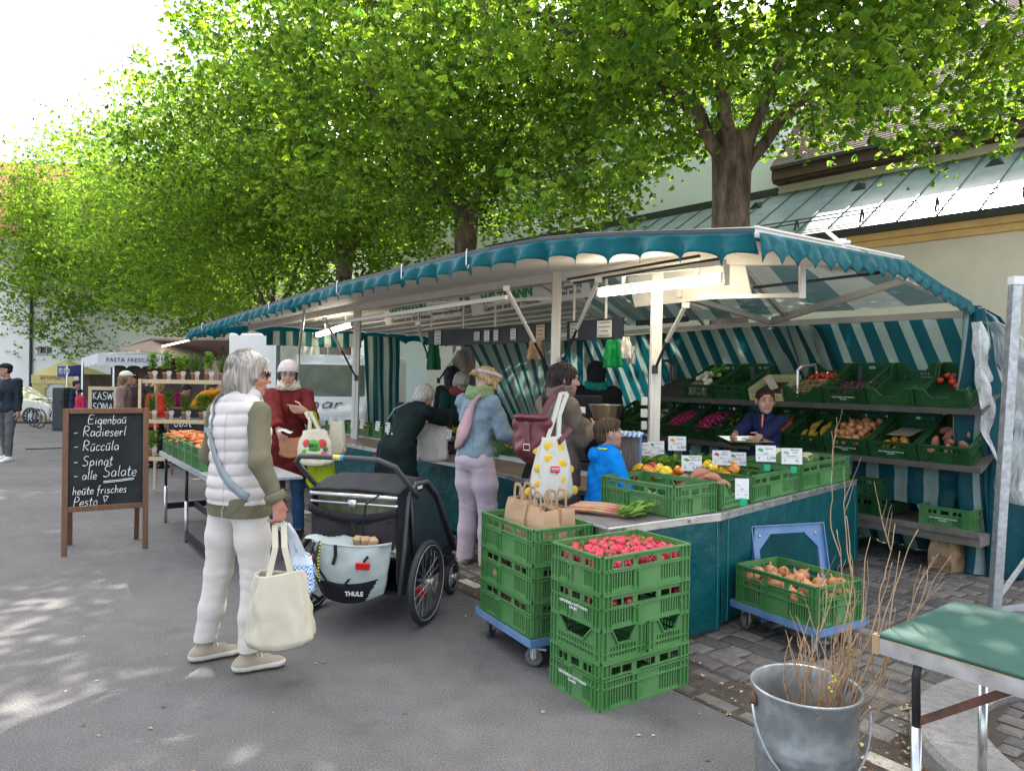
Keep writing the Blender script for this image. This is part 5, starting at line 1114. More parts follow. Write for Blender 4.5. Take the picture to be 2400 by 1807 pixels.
def hairdo(c,style,m,*a):
    Hh,Rh,hk=c['Hh'],c['Rh'],c['hk'];h=max(0.0045,c['h']*0.8);S=SDF(h);E_=lambda x,y,z,r,k=0.02,sub=False:S.ell(Hh(x,y,z),V(r)*hk,k,Rh,sub)
    gr=lambda amp,fr:(lambda X,Y,Z:amp*np.sin(np.arctan2(Y-c['hc'].y,X-c['hc'].x)*fr+3*np.sin(Z*25)+2*np.sin(X*30))+amp*0.7*np.sin(X*190+Z*16+np.sin(Y*80)*2))
    disp=gr(0.0016,34);name='hair'
    if style == 'bob':
        E_(0,-.02,.045,(.094,.112,.090));E_(0,-.045,-.03,(.098,.085,.095));S.cap(Hh(0,-.055,-.02),Hh(0,-.065,-.115),.088*hk,.084*hk,0.03,flat=(*(Rh @ V((0,1,0))),0.75))
        for x in (-1,1):S.cap(Hh(x*.062,.0,.03),Hh(x*.07,-.002,-.115),.04*hk,.032*hk,0.03);S.cap(Hh(x*.05,.06,.075),Hh(x*.073,.052,-.01),.026*hk,.016*hk,0.02)
        E_(0,.135,-.05,(.06,.07,.095),0.02,True);E_(0,.10,.0,(.062,.03,.035),.01,True);disp=gr(0.0014,44)
        zc=lambda X,Y,Z:((X-Hh(0,0,-.125).x)*(Rh @ V((0,0,-1))).x+(Y-Hh(0,0,-.125).y)*(Rh @ V((0,0,-1))).y+(Z-Hh(0,0,-.125).z)*(Rh @ V((0,0,-1))).z)+0.006*np.sin(X*160)
        link(name,S.mesh(name,m,disp=disp,clip=zc),c['t'])
        mb=MB();rg=random.Random(4)
        for i in range(150):      # loose strands over the mass
            an=rg.uniform(-2.75,-0.39) if i % 5 else rg.uniform(-3.5,0.36);r0=rg.uniform(.01,.05);pts=[]
            for k in range(8):
                v=k/7;ph=v*1.9;rr=math.sin(min(ph,1.57))*0.106+0.002*math.sin(v*9+i);zz=.13*math.cos(min(ph,1.57))+.005-(0.0 if ph < 1.57 else (ph-1.57)*.40) if ph < 1.57 else .005-(v-0.826)*.80
                aa=an+rg.uniform(-.02,.02);pts.append(Hh(math.cos(aa)*rr*0.95,math.sin(aa)*rr*1.12-.018,zz+(0.01 if ph < 1.57 else 0)))
            mb.tube(pts,[0.0005,0.0008,.0008,.0008,.0008,.0007,.0006,.0003],3,cap=False)
        mb.build('hair_strands',m,c['t'],smooth=True);return
    elif style == 'long':
        E_(0,-.018,.042,(.088,.108,.086));S.cap(Hh(0,-.06,0),Hh(0,-.10,-.16),.075*hk,.06*hk,0.04);S.cap(Hh(.035,-.08,-.12),Hh(.02,-.115,-.24),.05*hk,.03*hk,0.04)
        for x in (-1,1):S.cap(Hh(x*.06,.015,.03),Hh(x*.075,-.02,-.17),.03*hk,.026*hk,0.03)
        E_(0,.12,-.03,(.058,.062,.09),0.02,True);disp=gr(0.004,14)
    elif style == 'bun':
        E_(0,-.016,.040,(.083,.104,.084));E_(0,-.125,.02,(.036,.036,.030),.01);S.cap(Hh(0,-.13,.02),Hh(-.01,-.16,-.01),.012*hk,.008*hk,.01)
        for x in (-1,1):S.cap(Hh(x*.05,.07,.06),Hh(x*.07,.055,-.05),.022*hk,.012*hk,0.02);E_(x*.06,-.0,-.01,(.022,.04,.03))
        E_(0,.122,-.02,(.052,.06,.085),0.02,True);disp=gr(0.002,30)
    elif style == 'pony':
        E_(0,-.018,.040,(.082,.100,.083));E_(0,-.10,-.01,(.045,.035,.05));S.cap(Hh(0,-.12,-.02),Hh(0,-.13,-.13),.026*hk,.014*hk,.02);E_(0,.125,-.015,(.056,.066,.088),0.015,True);disp=gr(0.0012,40)
        for x in (-1,1):S.cap(Hh(x*.055,.055,.06),Hh(x*.074,.035,.0),.010*hk,.005*hk,0.01);E_(x*.095,.01,-.035,(.022,.03,.045),.01,True)
    elif style == 'short':
        E_(0,-.016,.044,(.084,.104,.082));E_(0,-.06,-.02,(.070,.05,.06));E_(0,.06,.085,(.055,.04,.025));E_(0,.12,-.022,(.072,.058,.088),0.015,True)
        for x in (-1,1):E_(x*.092,.012,-.03,(.022,.026,.045),.01,True)
        disp=gr(0.0035,22)
    elif style == 'curly':
        E_(0,-.015,.045,(.098,.112,.096));E_(0,-.05,-.02,(.092,.07,.085));E_(0,.125,-.035,(.06,.065,.085),0.02,True);disp=lambda X,Y,Z:0.007*np.sin(X*130+2*np.sin(Z*60))*np.sin(Y*120+Z*50)*np.sin(Z*140)-0.002
    elif style == 'wild':
        E_(0,-.02,.04,(.11,.12,.11));S.cap(Hh(0,-.03,0),Hh(0,-.05,-.2),.11*hk,.09*hk,0.04);disp=lambda X,Y,Z:0.012*np.sin(X*90+2*np.sin(Z*50))*np.sin(Y*90+Z*40)*np.sin(Z*100)
    elif style == 'beanie':
        nm='knitted_hat';E_(0,-.012,.062,(.090,.106,.098));S.cap(Hh(0,-.012,.03),Hh(0,-.012,.055),.10*hk,.096*hk,0.01);Dz=Rh @ V((0,0,1));p0=Hh(0,.02,.032);tl=(Rh @ V((0,-.12,1))).normalized()
        clip=lambda X,Y,Z:-((X-p0.x)*tl.x+(Y-p0.y)*tl.y+(Z-p0.z)*tl.z)
        rib=lambda X,Y,Z:0.0022*np.sin(np.arctan2(Y-c['hc'].y,X-c['hc'].x)*46)-0.003*(((X-p0.x)*tl.x+(Y-p0.y)*tl.y+(Z-p0.z)*tl.z) < 0.045)
        link('knitted_hat',S.mesh(nm,a[0],disp=rib,clip=clip),c['t']);S=SDF(h)
        for x in (-1,1):S.cap(Hh(x*.072,.0,.03),Hh(x*.07,.01,-.09),.022*hk,.018*hk,.02)
        S.cap(Hh(0,-.08,.0),Hh(0,-.08,-.1),.06*hk,.045*hk,.03)
    elif style == 'cap':
        S2=SDF(h);S2.ell(Hh(0,-.012,.058),V((.088,.106,.076))*hk,0.02,Rh);p0=Hh(0,.0,.045);tl=(Rh @ V((0,-.1,1))).normalized()
        S2.cap(Hh(-.03,.10,.055),Hh(.03,.10,.055),.05*hk,None,.01,flat=(*(Rh @ V((0,-.1,1)).normalized()),.14)).cap(Hh(-.02,.125,.05),Hh(.02,.125,.05),.05*hk,None,.01,flat=(*(Rh @ V((0,.0,1)).normalized()),.12))
        link('cap',S2.mesh('cap',a[0],clip=lambda X,Y,Z:-((X-p0.x)*tl.x+(Y-p0.y)*tl.y+(Z-p0.z)*tl.z)-0.004),c['t'])
        if len(a) > 1 and a[1] == 'long':S.ell(Hh(0,-.03,.0),V((.085,.09,.09))*hk,.02,Rh).cap(Hh(0,-.06,-.02),Hh(-.02,-.09,-.26),.075*hk,.055*hk,.04).cap(Hh(-.03,-.06,-.2),Hh(-.05,-.10,-.38),.05*hk,.02*hk,.04);E_(0,.115,-.04,(.07,.075,.1),.02,True);disp=gr(.006,12)
        else:S.ell(Hh(0,-.025,.01),V((.079,.086,.07))*hk,.02,Rh);E_(0,.09,-.03,(.09,.07,.09),.02,True)
    link(name,S.mesh(name,m,disp=disp),c['t'])
def polyf(A,u):k=u*(len(A)-1);i=min(int(k),len(A)-2);return lerp(A[i],A[i+1],k-i)
def project(c,P,off=.004,n=3):
    from mathutils.bvhtree import BVHTree
    if 'surf' not in c:return P
    me=c['surf'];T=BVHTree.FromPolygons([v.co for v in me.vertices],[tuple(q.vertices) for q in me.polygons]);out=[]
    D=[]
    for i in range(len(P)-1):
        for k in range(n):D.append(P[i].lerp(P[i+1],k/n))
    D.append(P[-1])
    for p in D:
        ax=V((c['pv'].x,c['pv'].y,p.z));top=p.z > c['nk'].z-.02*c['s'];d=(p-ax);d.z=0
        d=d.normalized() if d.length > 1e-4 else V((0,-1,0));hit,nrm,i_,_=T.ray_cast(ax+d*.6,-d)
        out.append((hit+(nrm if nrm.dot(d) > 0 else d)*off) if hit is not None and not top else p)
    return out
def strap_between(c,pts,w=0.035,m=None,name='strap',th=0.004):
    mb=MB();mb.smooth=True;P=[V(p) for p in pts]
    for i in range(len(P)-1):
        pass
    ctr=c['pv']+V((0,0,0.3));vs=[];P=project(c,P,th*.6+.002);w0=w
    W_=w if isinstance(w,(list,tuple)) else None
    for i,p in enumerate(P):
        t_=(P[min(i+1,len(P)-1)]-P[max(i-1,0)]).normalized();o=(p-ctr);o.z *= 0.2;o.normalize();sd_=t_.cross(o).normalized()*(polyf(W_,i/(len(P)-1)) if W_ else w)/2;vs += [p-sd_,p+sd_]
    mb.add(vs,[(2*i,2*i+1,2*i+3,2*i+2) for i in range(len(P)-1)]);return mb.build(name,m,c['t'],solid=th)
H_GREY=hairmat('grey_blonde_hair',(0.20,0.17,0.14),(0.38,0.35,0.315),bands=90);H_DKBR=hairmat('dark_brown_hair',(0.012,0.008,0.007),(0.04,0.024,0.02));H_BR=hairmat('brown_hair',(0.035,0.02,0.012),(0.10,0.06,0.035))
H_BLND=hairmat('blonde_hair',(0.22,0.13,0.05),(0.52,0.36,0.17));H_WHT=hairmat('white_grey_hair',(0.30,0.27,0.23),(0.52,0.49,0.43));H_BLK=hairmat('black_hair',(0.006,0.006,0.008),(0.03,0.03,0.04));H_LBR=hairmat('light_brown_hair',(0.10,0.06,0.035),(0.26,0.17,0.10))
M_WJEAN=cloth('white_denim',(0.60,0.56,0.51),var=0.04);M_PUFF=cloth('pale_quilted_nylon',(0.54,0.50,0.475),rough=0.5,var=0.03,sheen=0.05,bump=0.001,bscale=90);M_OLV=cloth('olive_knit',(0.15,0.135,0.085));M_GSTR=mat('grey_blue_strap',(0.24,0.29,0.31),0.6)
M_SNK=cloth('beige_sneaker',(0.36,0.31,0.23));M_SOLE=mat('white_sole',(0.68,0.66,0.6),0.6);M_GUM=mat('gum_sole',(0.27,0.14,0.06),0.6);M_SUNG=mat('dark_lens',(0.012,0.012,0.02),0.08,var=0)
M_REDC=cloth('dark_red_wool',(0.14,0.015,0.014),bump=0.002,bscale=120);M_JEAN=cloth('blue_denim',(0.035,0.095,0.20));M_BLKL=mat('black_leather',(0.012,0.012,0.012),0.35);M_HATP=cloth('pale_pink_knit',(0.62,0.53,0.52));M_CREAM=cloth('cream_scarf',(0.62,0.56,0.42));M_BLKC=cloth('black_green_wool',(0.008,0.017,0.017));M_BLKT=cloth('black_trousers',(0.012,0.012,0.016))
M_DENL=cloth('light_denim',(0.21,0.275,0.32),dark=(0.11,0.16,0.21),dscale=9,damt=0.5);M_LILAC=cloth('lilac_cord',(0.50,0.41,0.455),var=0.05);M_SAGE=cloth('sage_scarf',(0.22,0.32,0.15));M_TAUPE=cloth('taupe_nylon',(0.155,0.12,0.095),rough=0.6);M_NAVY=cloth('navy_softshell',(0.012,0.02,0.075),rough=0.6);M_BLUE=cloth('bright_blue_fleece',(0.0,0.20,0.62),bump=0.003,bscale=150)
M_DGRN=cloth('dark_green_fleece',(0.008,0.035,0.03));M_RSC=cloth('red_patterned_scarf',(0.30,0.05,0.05),dark=(0.05,0.02,0.03),dscale=25,damt=0.8);M_YEL=mat('yellow_piping',(0.72,0.72,0.05),0.5);M_CORAL=mat('coral_zip',(0.8,0.18,0.12),0.5);M_TEALC=cloth('teal_hood_lining',(0.01,0.2,0.16))
def glasses(c,lens=None,frame_m=None,dark=False):
    Hh,hk=c['Hh'],c['hk'];mb=MB();mb.smooth=True
    for x in (-1,1):
        ring=[Hh(x*.034+math.cos(a)*.024,.106-abs(math.cos(a)*x*.5+.5)*.006,.010+math.sin(a)*.018) for a in [k*6.283/14 for k in range(14)]];mb.cm=0;mb.tube(ring,.0022*hk,5,closed=True)
        if dark:mb.cm=1;mb.add(ring,[tuple(range(14))])
        mb.cm=0;mb.tube([Hh(x*.058,.100,.014),Hh(x*.078,.06,.016),Hh(x*.082,.0,.012)],.0022*hk,5)
    mb.tube([Hh(-.011,.108,.013),Hh(.011,.108,.013)],.002*hk,5);mb.build('sunglasses' if dark else 'glasses',[frame_m or M_BLK,M_SUNG],c['t'])
def scarf(c,m,r=0.080,rz=0.034,dz=0.0,name='scarf',twist=1.0):
    S=SDF(max(0.006,c['h']));p=c['nk'];s=c['s'];R=c['R']
    n=10;
    for i in range(n):
        a0,a1=6.283*i/n,6.283*(i+1)/n;P=lambda a:p+R @ V((math.cos(a)*r,math.sin(a)*r*1.05+.012,0.035+dz+0.012*math.sin(a*twist)))*s
        S.cap(P(a0),P(a1),rz*s,rz*s*(0.9+.15*math.sin(i*2.1)),0.012);S.cap(P(a0+.4)+V((0,0,.032))*s,P(a1+.4)+V((0,0,.032+.01*math.sin(i*1.7)))*s,rz*.8*s,None,.006)
    link(name,S.mesh(name,m,disp=folds(.007,40,5)),c['t'])
rad=math.radians
# -- woman with grey bob, white quilted vest
def ex1(c):
    glasses(c,dark=True);s=c['s'];U=c['U']
    garment(c,M_PUFF,'quilted_vest',th=0.040,hem=0.89,arms=False,puff=(0.064,0.010),fold=0.006,collar=0.035,seed=7)
    pts=[U(-.095,.0,1.475),U(-.105,-.06,1.455),U(-.10,-.150,1.36),U(-.075,-.172,1.26),U(-.02,-.174,1.15),U(.06,-.170,1.05),U(.115,-.145,1.0),U(.15,-.11,.96),U(.168,-.08,.94)]
    strap_between(c,pts,0.042,M_GSTR,'bag_strap')
    q=project(c,[U(-.085,-.178,1.285)]*2,.012)[0];mb=MB();mb.box(q,(0.056,0.010,0.026));mb.build('strap_slider',M_GSTR,c['t'])
    mb=MB();mb.tube(project(c,[U(.055,-.152-.0,z) for z in (1.38,1.3,1.2,1.1,1.0,.9,.82)],.001,8),0.0016,4);mb.build('vest_seam',mat('seam_grey',(0.42,0.39,0.38),0.7),c['t'])
    # turned-back cuff
    a,e,w_=c['arm'][1];mb=MB();mb.smooth=True;f=(w_-e).normalized();q=e.lerp(w_,.93);mb.tube([q-f*.045,q-f*.04,q,q+f*.002],[.048,.053,.053,.047],16,cap=False);mb.build('cuff',M_OLV,c['t'],solid=0.003)
L1=W(556,1500,3.80);w1h=W(652,1180,3.62)
inv1=(Matrix.Translation((L1.x,L1.y,0)) @ Matrix.Rotation(rad(-30),4,'Z')).inverted()
wh,wc=person('grey-haired woman in white quilted vest and white trousers holding a canvas bag, seen from behind',(L1.x,L1.y,0),rad(-30),1.665,hands=(V((-.28,.18,.95)),inv1 @ w1h),hy=rad(-52),hp=rad(6),h=0.005,
    feet=((-.19,-.06,rad(-28)),(.125,-.03,rad(-34))),top=[dict(m=M_OLV,name='olive_jumper',th=0.017,hem=0.825,sleeve=0.97,fold=0.008,seed=2,arm_r=.004)],trousers=(M_WJEAN,1.10,0.11),shoes=[M_SNK,M_SOLE,M_GUM],hair=('bob',H_GREY),skin=M_SKINR,curl=(.5,1.15),extra=ex1,build=1.02,fists=(None,((0.05,.1,-1),(0.0,1,0.1),(-1,0,0))))
# -- woman in dark red coat and hat
def ex2(c):
    glasses(c);scarf(c,M_CREAM,.075,.042,.01);U=c['U']
    mb=MB();mb.smooth=True
    for x in (-1,1):mb.add([U(x*.02,.155,1.22),U(x*.14,.125,1.33),U(x*.10,.10,1.44),U(x*.06,.13,1.40)],[(0,1,2,3)])
    mb.build('lapels',M_REDC,c['t'],solid=0.012)
L2=W(672,1250,6.85);Y2r=rad(188);i2=(Matrix.Translation((L2.x,L2.y,0)) @ Matrix.Rotation(Y2r,4,'Z')).inverted()
person('woman in dark red coat and pale knitted hat with glasses, holding shopping bags',(L2.x,L2.y,0),Y2r,1.66,hands=(i2 @ W(712,962,6.50),i2 @ W(655,1018,6.45)),poles=((-.35,-.3,-1),(.35,-.3,-1)),hy=rad(8),h=0.006,
    top=[dict(m=M_REDC,name='wool_coat',th=0.035,hem=0.585,sleeve=0.96,fold=0.008,flare=0.02,seed=12,arm_r=.012,sl=.012)],trousers=(M_JEAN,1.0,0.07),shoes=M_BLKL,hair=('beanie',H_DKBR,M_HATP),curl=(.75,.7),extra=ex2,point=(True,False),fists=(((1,.4,.15),(0,.3,1),(.3,-1,0)),None))
# -- stooped person in black coat
def ex3(c):
    U=c['U'];mb=MB();mb.smooth=True
    for x in (-.02,.035):mb.ball(U(x,-.175,1.0),.011,8,6)
    mb.build('buttons',M_ALU,c['t'])
    strap_between(c,[U(.02,.12,1.46),U(-.04,-.08,1.45),U(-.10,-.165,1.30),U(-.16,-.13,1.18)],.012,M_GSTR,'strap')
L3=V((-1.02,6.72,0));y3=rad(-32);i3=(Matrix.Translation(L3) @ Matrix.Rotation(y3,4,'Z')).inverted()
person('stooped white-haired person in long black coat leaning over the counter',L3,y3,1.60,hands=(i3 @ W(975,1060,7.25),i3 @ W(1010,985,7.15)),lean=rad(36),hy=rad(-15),hp=rad(14),h=0.008,top=[dict(m=M_BLKC,name='black_coat',th=0.035,hem=0.56,sleeve=0.95,fold=0.010,flare=0.03,seed=22,arm_r=.012,collar=.03)],
    trousers=(M_BLKT,1.05,.06),shoes=M_BLKL,hair=('curly',H_WHT),poles=((-.9,-.2,-.5),(.9,-.3,.1)),extra=ex3)
# -- denim jacket
def ex6(c):
    Hh,hk,U=c['Hh'],c['hk'],c['U'];S=SDF(.005);
    for i in range(16):
        a0,a1=6.283*i/16,6.283*(i+1)/16;P=lambda a:Hh(math.cos(a)*.083,math.sin(a)*.104-.012,.062+.018*math.sin(a));S.cap(P(a0),P(a1),.016*hk,None,.01)
    link('headband',S.mesh('headband',M_LILAC),c['t']);scarf(c,M_SAGE,.082,.04,-.005)
    m_s=mat('denim_seam',(0.10,0.15,0.21),0.8);mb=MB()
    mb.tube(project(c,[U(x,-.155+abs(x)*.12-(.0),1.335) for x in (-.15,-.1,-.05,0,.05,.1,.15)],.001),.0025,4)
    for x in (-.085,.085):mb.tube(project(c,[U(x*(1+.25*(z-1.0)),-.142,z) for z in (1.33,1.25,1.15,1.05,.97)],.001),.0022,4)
    mb.build('jacket_seams',m_s,c['t'])
    o=strap_between(c,[U(.07,.02,1.48),U(.075,-.07,1.45),U(.055,-.15,1.36),U(.01,-.16,1.26),U(-.04,-.16,1.15),U(-.09,-.14,1.04),U(-.12,-.12,.98)],[.02,.022,.03,.06,.11,.15,.11,.02],cloth('pale_pink_nylon',(.46,.29,.30),rough=.6),'sling_pouch',.022)
    c['pouch']=o
L6=V((-.29,5.88,0));y6=rad(-38)
_,c6=person('blonde woman in pale denim jacket and lilac trousers, pink pouch slung on her back',L6,y6,1.66,hands=(V((-.2,.33,.98)),V((.22,.30,1.0))),hy=rad(-28),hp=rad(22),h=0.0065,lean=rad(5),top=[dict(m=M_DENL,name='denim_jacket',th=0.028,hem=0.93,sleeve=.96,fold=.012,seed=31,arm_r=.008,collar=.02)],trousers=(M_LILAC,1.26,.05),shoes=[M_SNK,M_SOLE],hair=('bun',H_BLND),extra=ex6,hips=1.0,feet=((-.10,-.0,.1),(.12,.02,-.1)))
po=c6['pouch'];po.parent=None;po.location=L6;po.rotation_euler.z=y6;tag(po,'pale pink sling pouch on the back of the denim jacket','bag')
# -- brown jacket
def ex7(c):scarf(c,M_TAUPE,.075,.04,.01)
L7=V((.34,5.22,0));y7=rad(-62);i7=(Matrix.Translation(L7) @ Matrix.Rotation(y7,4,'Z')).inverted()
person('dark-haired woman in taupe jacket with burgundy rucksack, in profile at the counter',L7,y7,1.665,hands=(i7 @ W(1400,1012,5.75),i7 @ W(1388,1008,5.35)),hy=rad(-22),hp=rad(4),h=0.007,top=[dict(m=M_TAUPE,name='taupe_jacket',th=0.034,hem=0.80,sleeve=.96,fold=.006,seed=41,arm_r=.012,collar=.03)],trousers=(cloth('grey_brown_trousers',(.11,.10,.09)),1.15,.06),shoes=M_BLKL,hair=('long',H_DKBR),extra=ex7,poles=((-.4,-.6,-.8),(.4,-.6,-.9)))
# -- boy
def ex9(c):
    U=c['U'];mb=MB();mb.smooth=True
    mb.tube([U(.012,.158,1.42),U(.013,.165,1.3),U(.012,.16,1.15),U(.012,.15,1.0)],.006,6);mb.tube([U(math.cos(a)*.085,math.sin(a)*.09+.01,1.462) for a in [k*6.283/12 for k in range(12)]],.006,5,closed=True);mb.tube([U(.05,.15,1.44),U(.06,.158,1.3),U(.055,.15,1.15)],.004,5);mb.build('yellow_zip',M_YEL,c['t'])
L9=V((.655,4.98,0));person('small boy with brown hair in bright blue fleece with yellow zip',L9,rad(-66),1.25,hands=(V((-.10,.22,.66)),V((.16,.14,.70))),hy=rad(-18),hp=rad(-4),h=0.006,top=[dict(m=M_BLUE,name='blue_fleece',th=0.040,hem=0.80,sleeve=.97,fold=.012,seed=51,arm_r=.018,collar=.02,hoodd=True)],trousers=(M_BLKT,1.05,.06),shoes=M_BLKL,hair=('short',H_BR),extra=ex9,headk=1.20,poles=((-.8,-.7,-.2),(.8,-.7,-.2)))
# -- girl
def ex10(c):
    U=c['U'];mb=MB();mb.smooth=True;mb.tube([U(0,.135,1.46),U(0,.155,1.38),U(0,.162,1.28),U(0,.158,1.12)],.008,6);mb.build('coral_zip',M_CORAL,c['t'])
L10=V((2.36,6.62,0));y10=rad(150);i10=(Matrix.Translation(L10) @ Matrix.Rotation(y10,4,'Z')).inverted()
person('girl in navy jacket with coral zip holding a metal tray behind the counter',L10,y10,1.47,hands=(i10 @ W(1775,1028,6.22),i10 @ W(1712,1030,6.25)),hy=rad(22),hp=rad(2),h=0.006,top=[dict(m=M_NAVY,name='navy_jacket',th=0.036,hem=0.78,sleeve=.96,fold=.010,seed=61,arm_r=.014,collar=.015,hoodd=True)],trousers=(M_BLKT,1.05,.06),shoes=M_BLKL,hair=('pony',H_DKBR),extra=ex10,headk=1.17,build=.9,poles=((-.5,-.3,-1),(.5,-.3,-1)),curl=(.7,.7))
# -- seller with curly grey hair, one behind her, cashier in black hood
def ex4(c):glasses(c);scarf(c,M_RSC,.085,.05,-.01)
L4=V((-.66,8.75,gz(8.75)));person('seller with curly grey hair, dark green fleece and red scarf',L4,rad(196),1.63,hands=(V((-.15,.35,1.0)),V((.2,.33,.98))),hy=rad(16),hp=rad(24),h=0.008,top=[dict(m=M_DGRN,name='green_fleece',th=0.038,hem=.8,fold=.008,seed=71,arm_r=.012)],trousers=(M_BLKT,1.05,.06),shoes=M_BLKL,hair=('curly',H_WHT),extra=ex4,lean=rad(8))
L5=V((-.88,10.3,gz(10.3)));person('person with big curly black hair standing behind the grey-haired seller',L5,rad(-20),1.74,h=0.012,top=[dict(m=M_BLKC,name='dark_jacket',th=.03,hem=.8,seed=3)],trousers=(M_BLKT,1.0,.06),shoes=M_BLKL,hair=('wild',H_BLK))
def ex8(c):
    S=SDF(.008);Hh=c['Hh'];S.ell(Hh(0,-.015,.045),V((.105,.12,.11))*c['hk'],.02,c['Rh']).ell(Hh(0,-.05,-.05),V((.10,.09,.11))*c['hk'],.03,c['Rh']).ell(Hh(0,.14,-.02),V((.06,.07,.09)),.02,c['Rh'],sub=True);link('hood',S.mesh('hood',M_BLKT,disp=folds(.006,20,4)),c['t']);scarf(c,M_TEALC,.10,.03,.0)
L8=V((.89,7.55,0));person('cashier in black jacket and black hood with his back turned behind the till',L8,rad(-8),1.72,hands=(V((-.2,.3,1.05)),V((.2,.3,1.05))),h=0.009,top=[dict(m=M_BLKT,name='black_jacket',th=.045,hem=.8,fold=.008,seed=82,arm_r=.018)],trousers=(M_BLKT,1.05,.06),shoes=M_BLKL,hair=('short',H_BLK),extra=ex8,build=1.08,hp=rad(10))
# -- passers-by farther away
def exm(c):glasses(c,dark=True);link('shirt',(lambda S:S.ell(c['U'](0,.055,1.18),V((.075,.085,.24)),.02).mesh('shirt',M_BLKT))(SDF(.01)),c['t'])
L11=G(22,1062);L11=W(16,1062,13.2);L11.z=gz(13.2)+.0
person('man in dark jacket, black cap and grey jeans walking with a hand in his pocket',L11,rad(172),1.80,hands=(V((-.26,.03,.92)),V((.27,.05,.86))),hy=rad(-38),h=0.009,build=1.12,top=[dict(m=cloth('dark_blue_jacket',(.012,.017,.03),rough=.5),name='bomber_jacket',th=.03,hem=.86,fold=.009,seed=91,arm_r=.01)],trousers=(cloth('grey_denim',(.10,.10,.105)),1.0,.10),shoes=[mat('white_leather',(.75,.75,.75),.5),M_SOLE],hair=('cap',H_DKBR,cloth('black_cap',(.012,.012,.015))),feet=((-.13,.10,.1),(.12,-.12,-.1)),extra=exm)
def far(px,y,label,yaw,H,tm,hair,hy=0,arms=(None,None),tr=M_BLKT,hem=.8,lean=0,name='jacket',h=.013,z=None):
    p=W(px,900,y);person(label,V((p.x,p.y,gz(y))),rad(yaw),H,hands=arms,hy=rad(hy),h=h,lean=rad(lean),top=[dict(m=tm,name=name,th=.034,hem=hem,fold=.008,seed=int(px),arm_r=.01)],trousers=(tr,1.05,.06),shoes=M_BLKL,hair=hair)
far(290,12.0,'woman with long hair and pale cap in mauve jacket, standing in profile',-68,1.66,cloth('mauve_jacket',(.22,.145,.13)),('cap',H_LBR,cloth('pale_cap',(.6,.6,.5)),'long'),h=.01,hem=.72)
far(314,13.2,'young person in plum jacket standing behind the woman with the pale cap',190,1.66,cloth('plum_jacket',(.05,.025,.035)),('short',H_DKBR),h=.011)
far(176,20.5,'person in navy jacket and bright red vest at the dark stall',-70,1.62,cloth('navy_jacket',(.012,.02,.05)),('short',H_DKBR));
far(188,20.0,'person in pink-red quilted jacket beside the navy figure',150,1.38,cloth('pink_red_quilt',(.42,.02,.06)),('bun',H_DKBR))
far(366,12.4,'fair-haired child in red jumper seen through the herb rack',-30,1.52,cloth('red_jumper',(.5,.03,.02)),('bun',H_BLND),h=.011)
far(408,14.5,'person in magenta jacket bending behind the herb rack',-110,1.66,cloth('magenta_jacket',(.30,.015,.10)),('short',H_DKBR),lean=42)
far(462,14.0,'person in orange-yellow padded jacket reaching out behind the herb rack',-80,1.66,cloth('orange_jacket',(.52,.22,.01)),('short',H_BR),lean=34,arms=(V((-.1,.5,1.25)),V((.1,.62,1.42))))
far(345,18.5,'dark-clad person standing between the pasta stall and the herb rack',10,1.74,cloth('dark_coat',(.02,.022,.03)),('short',H_DKBR))
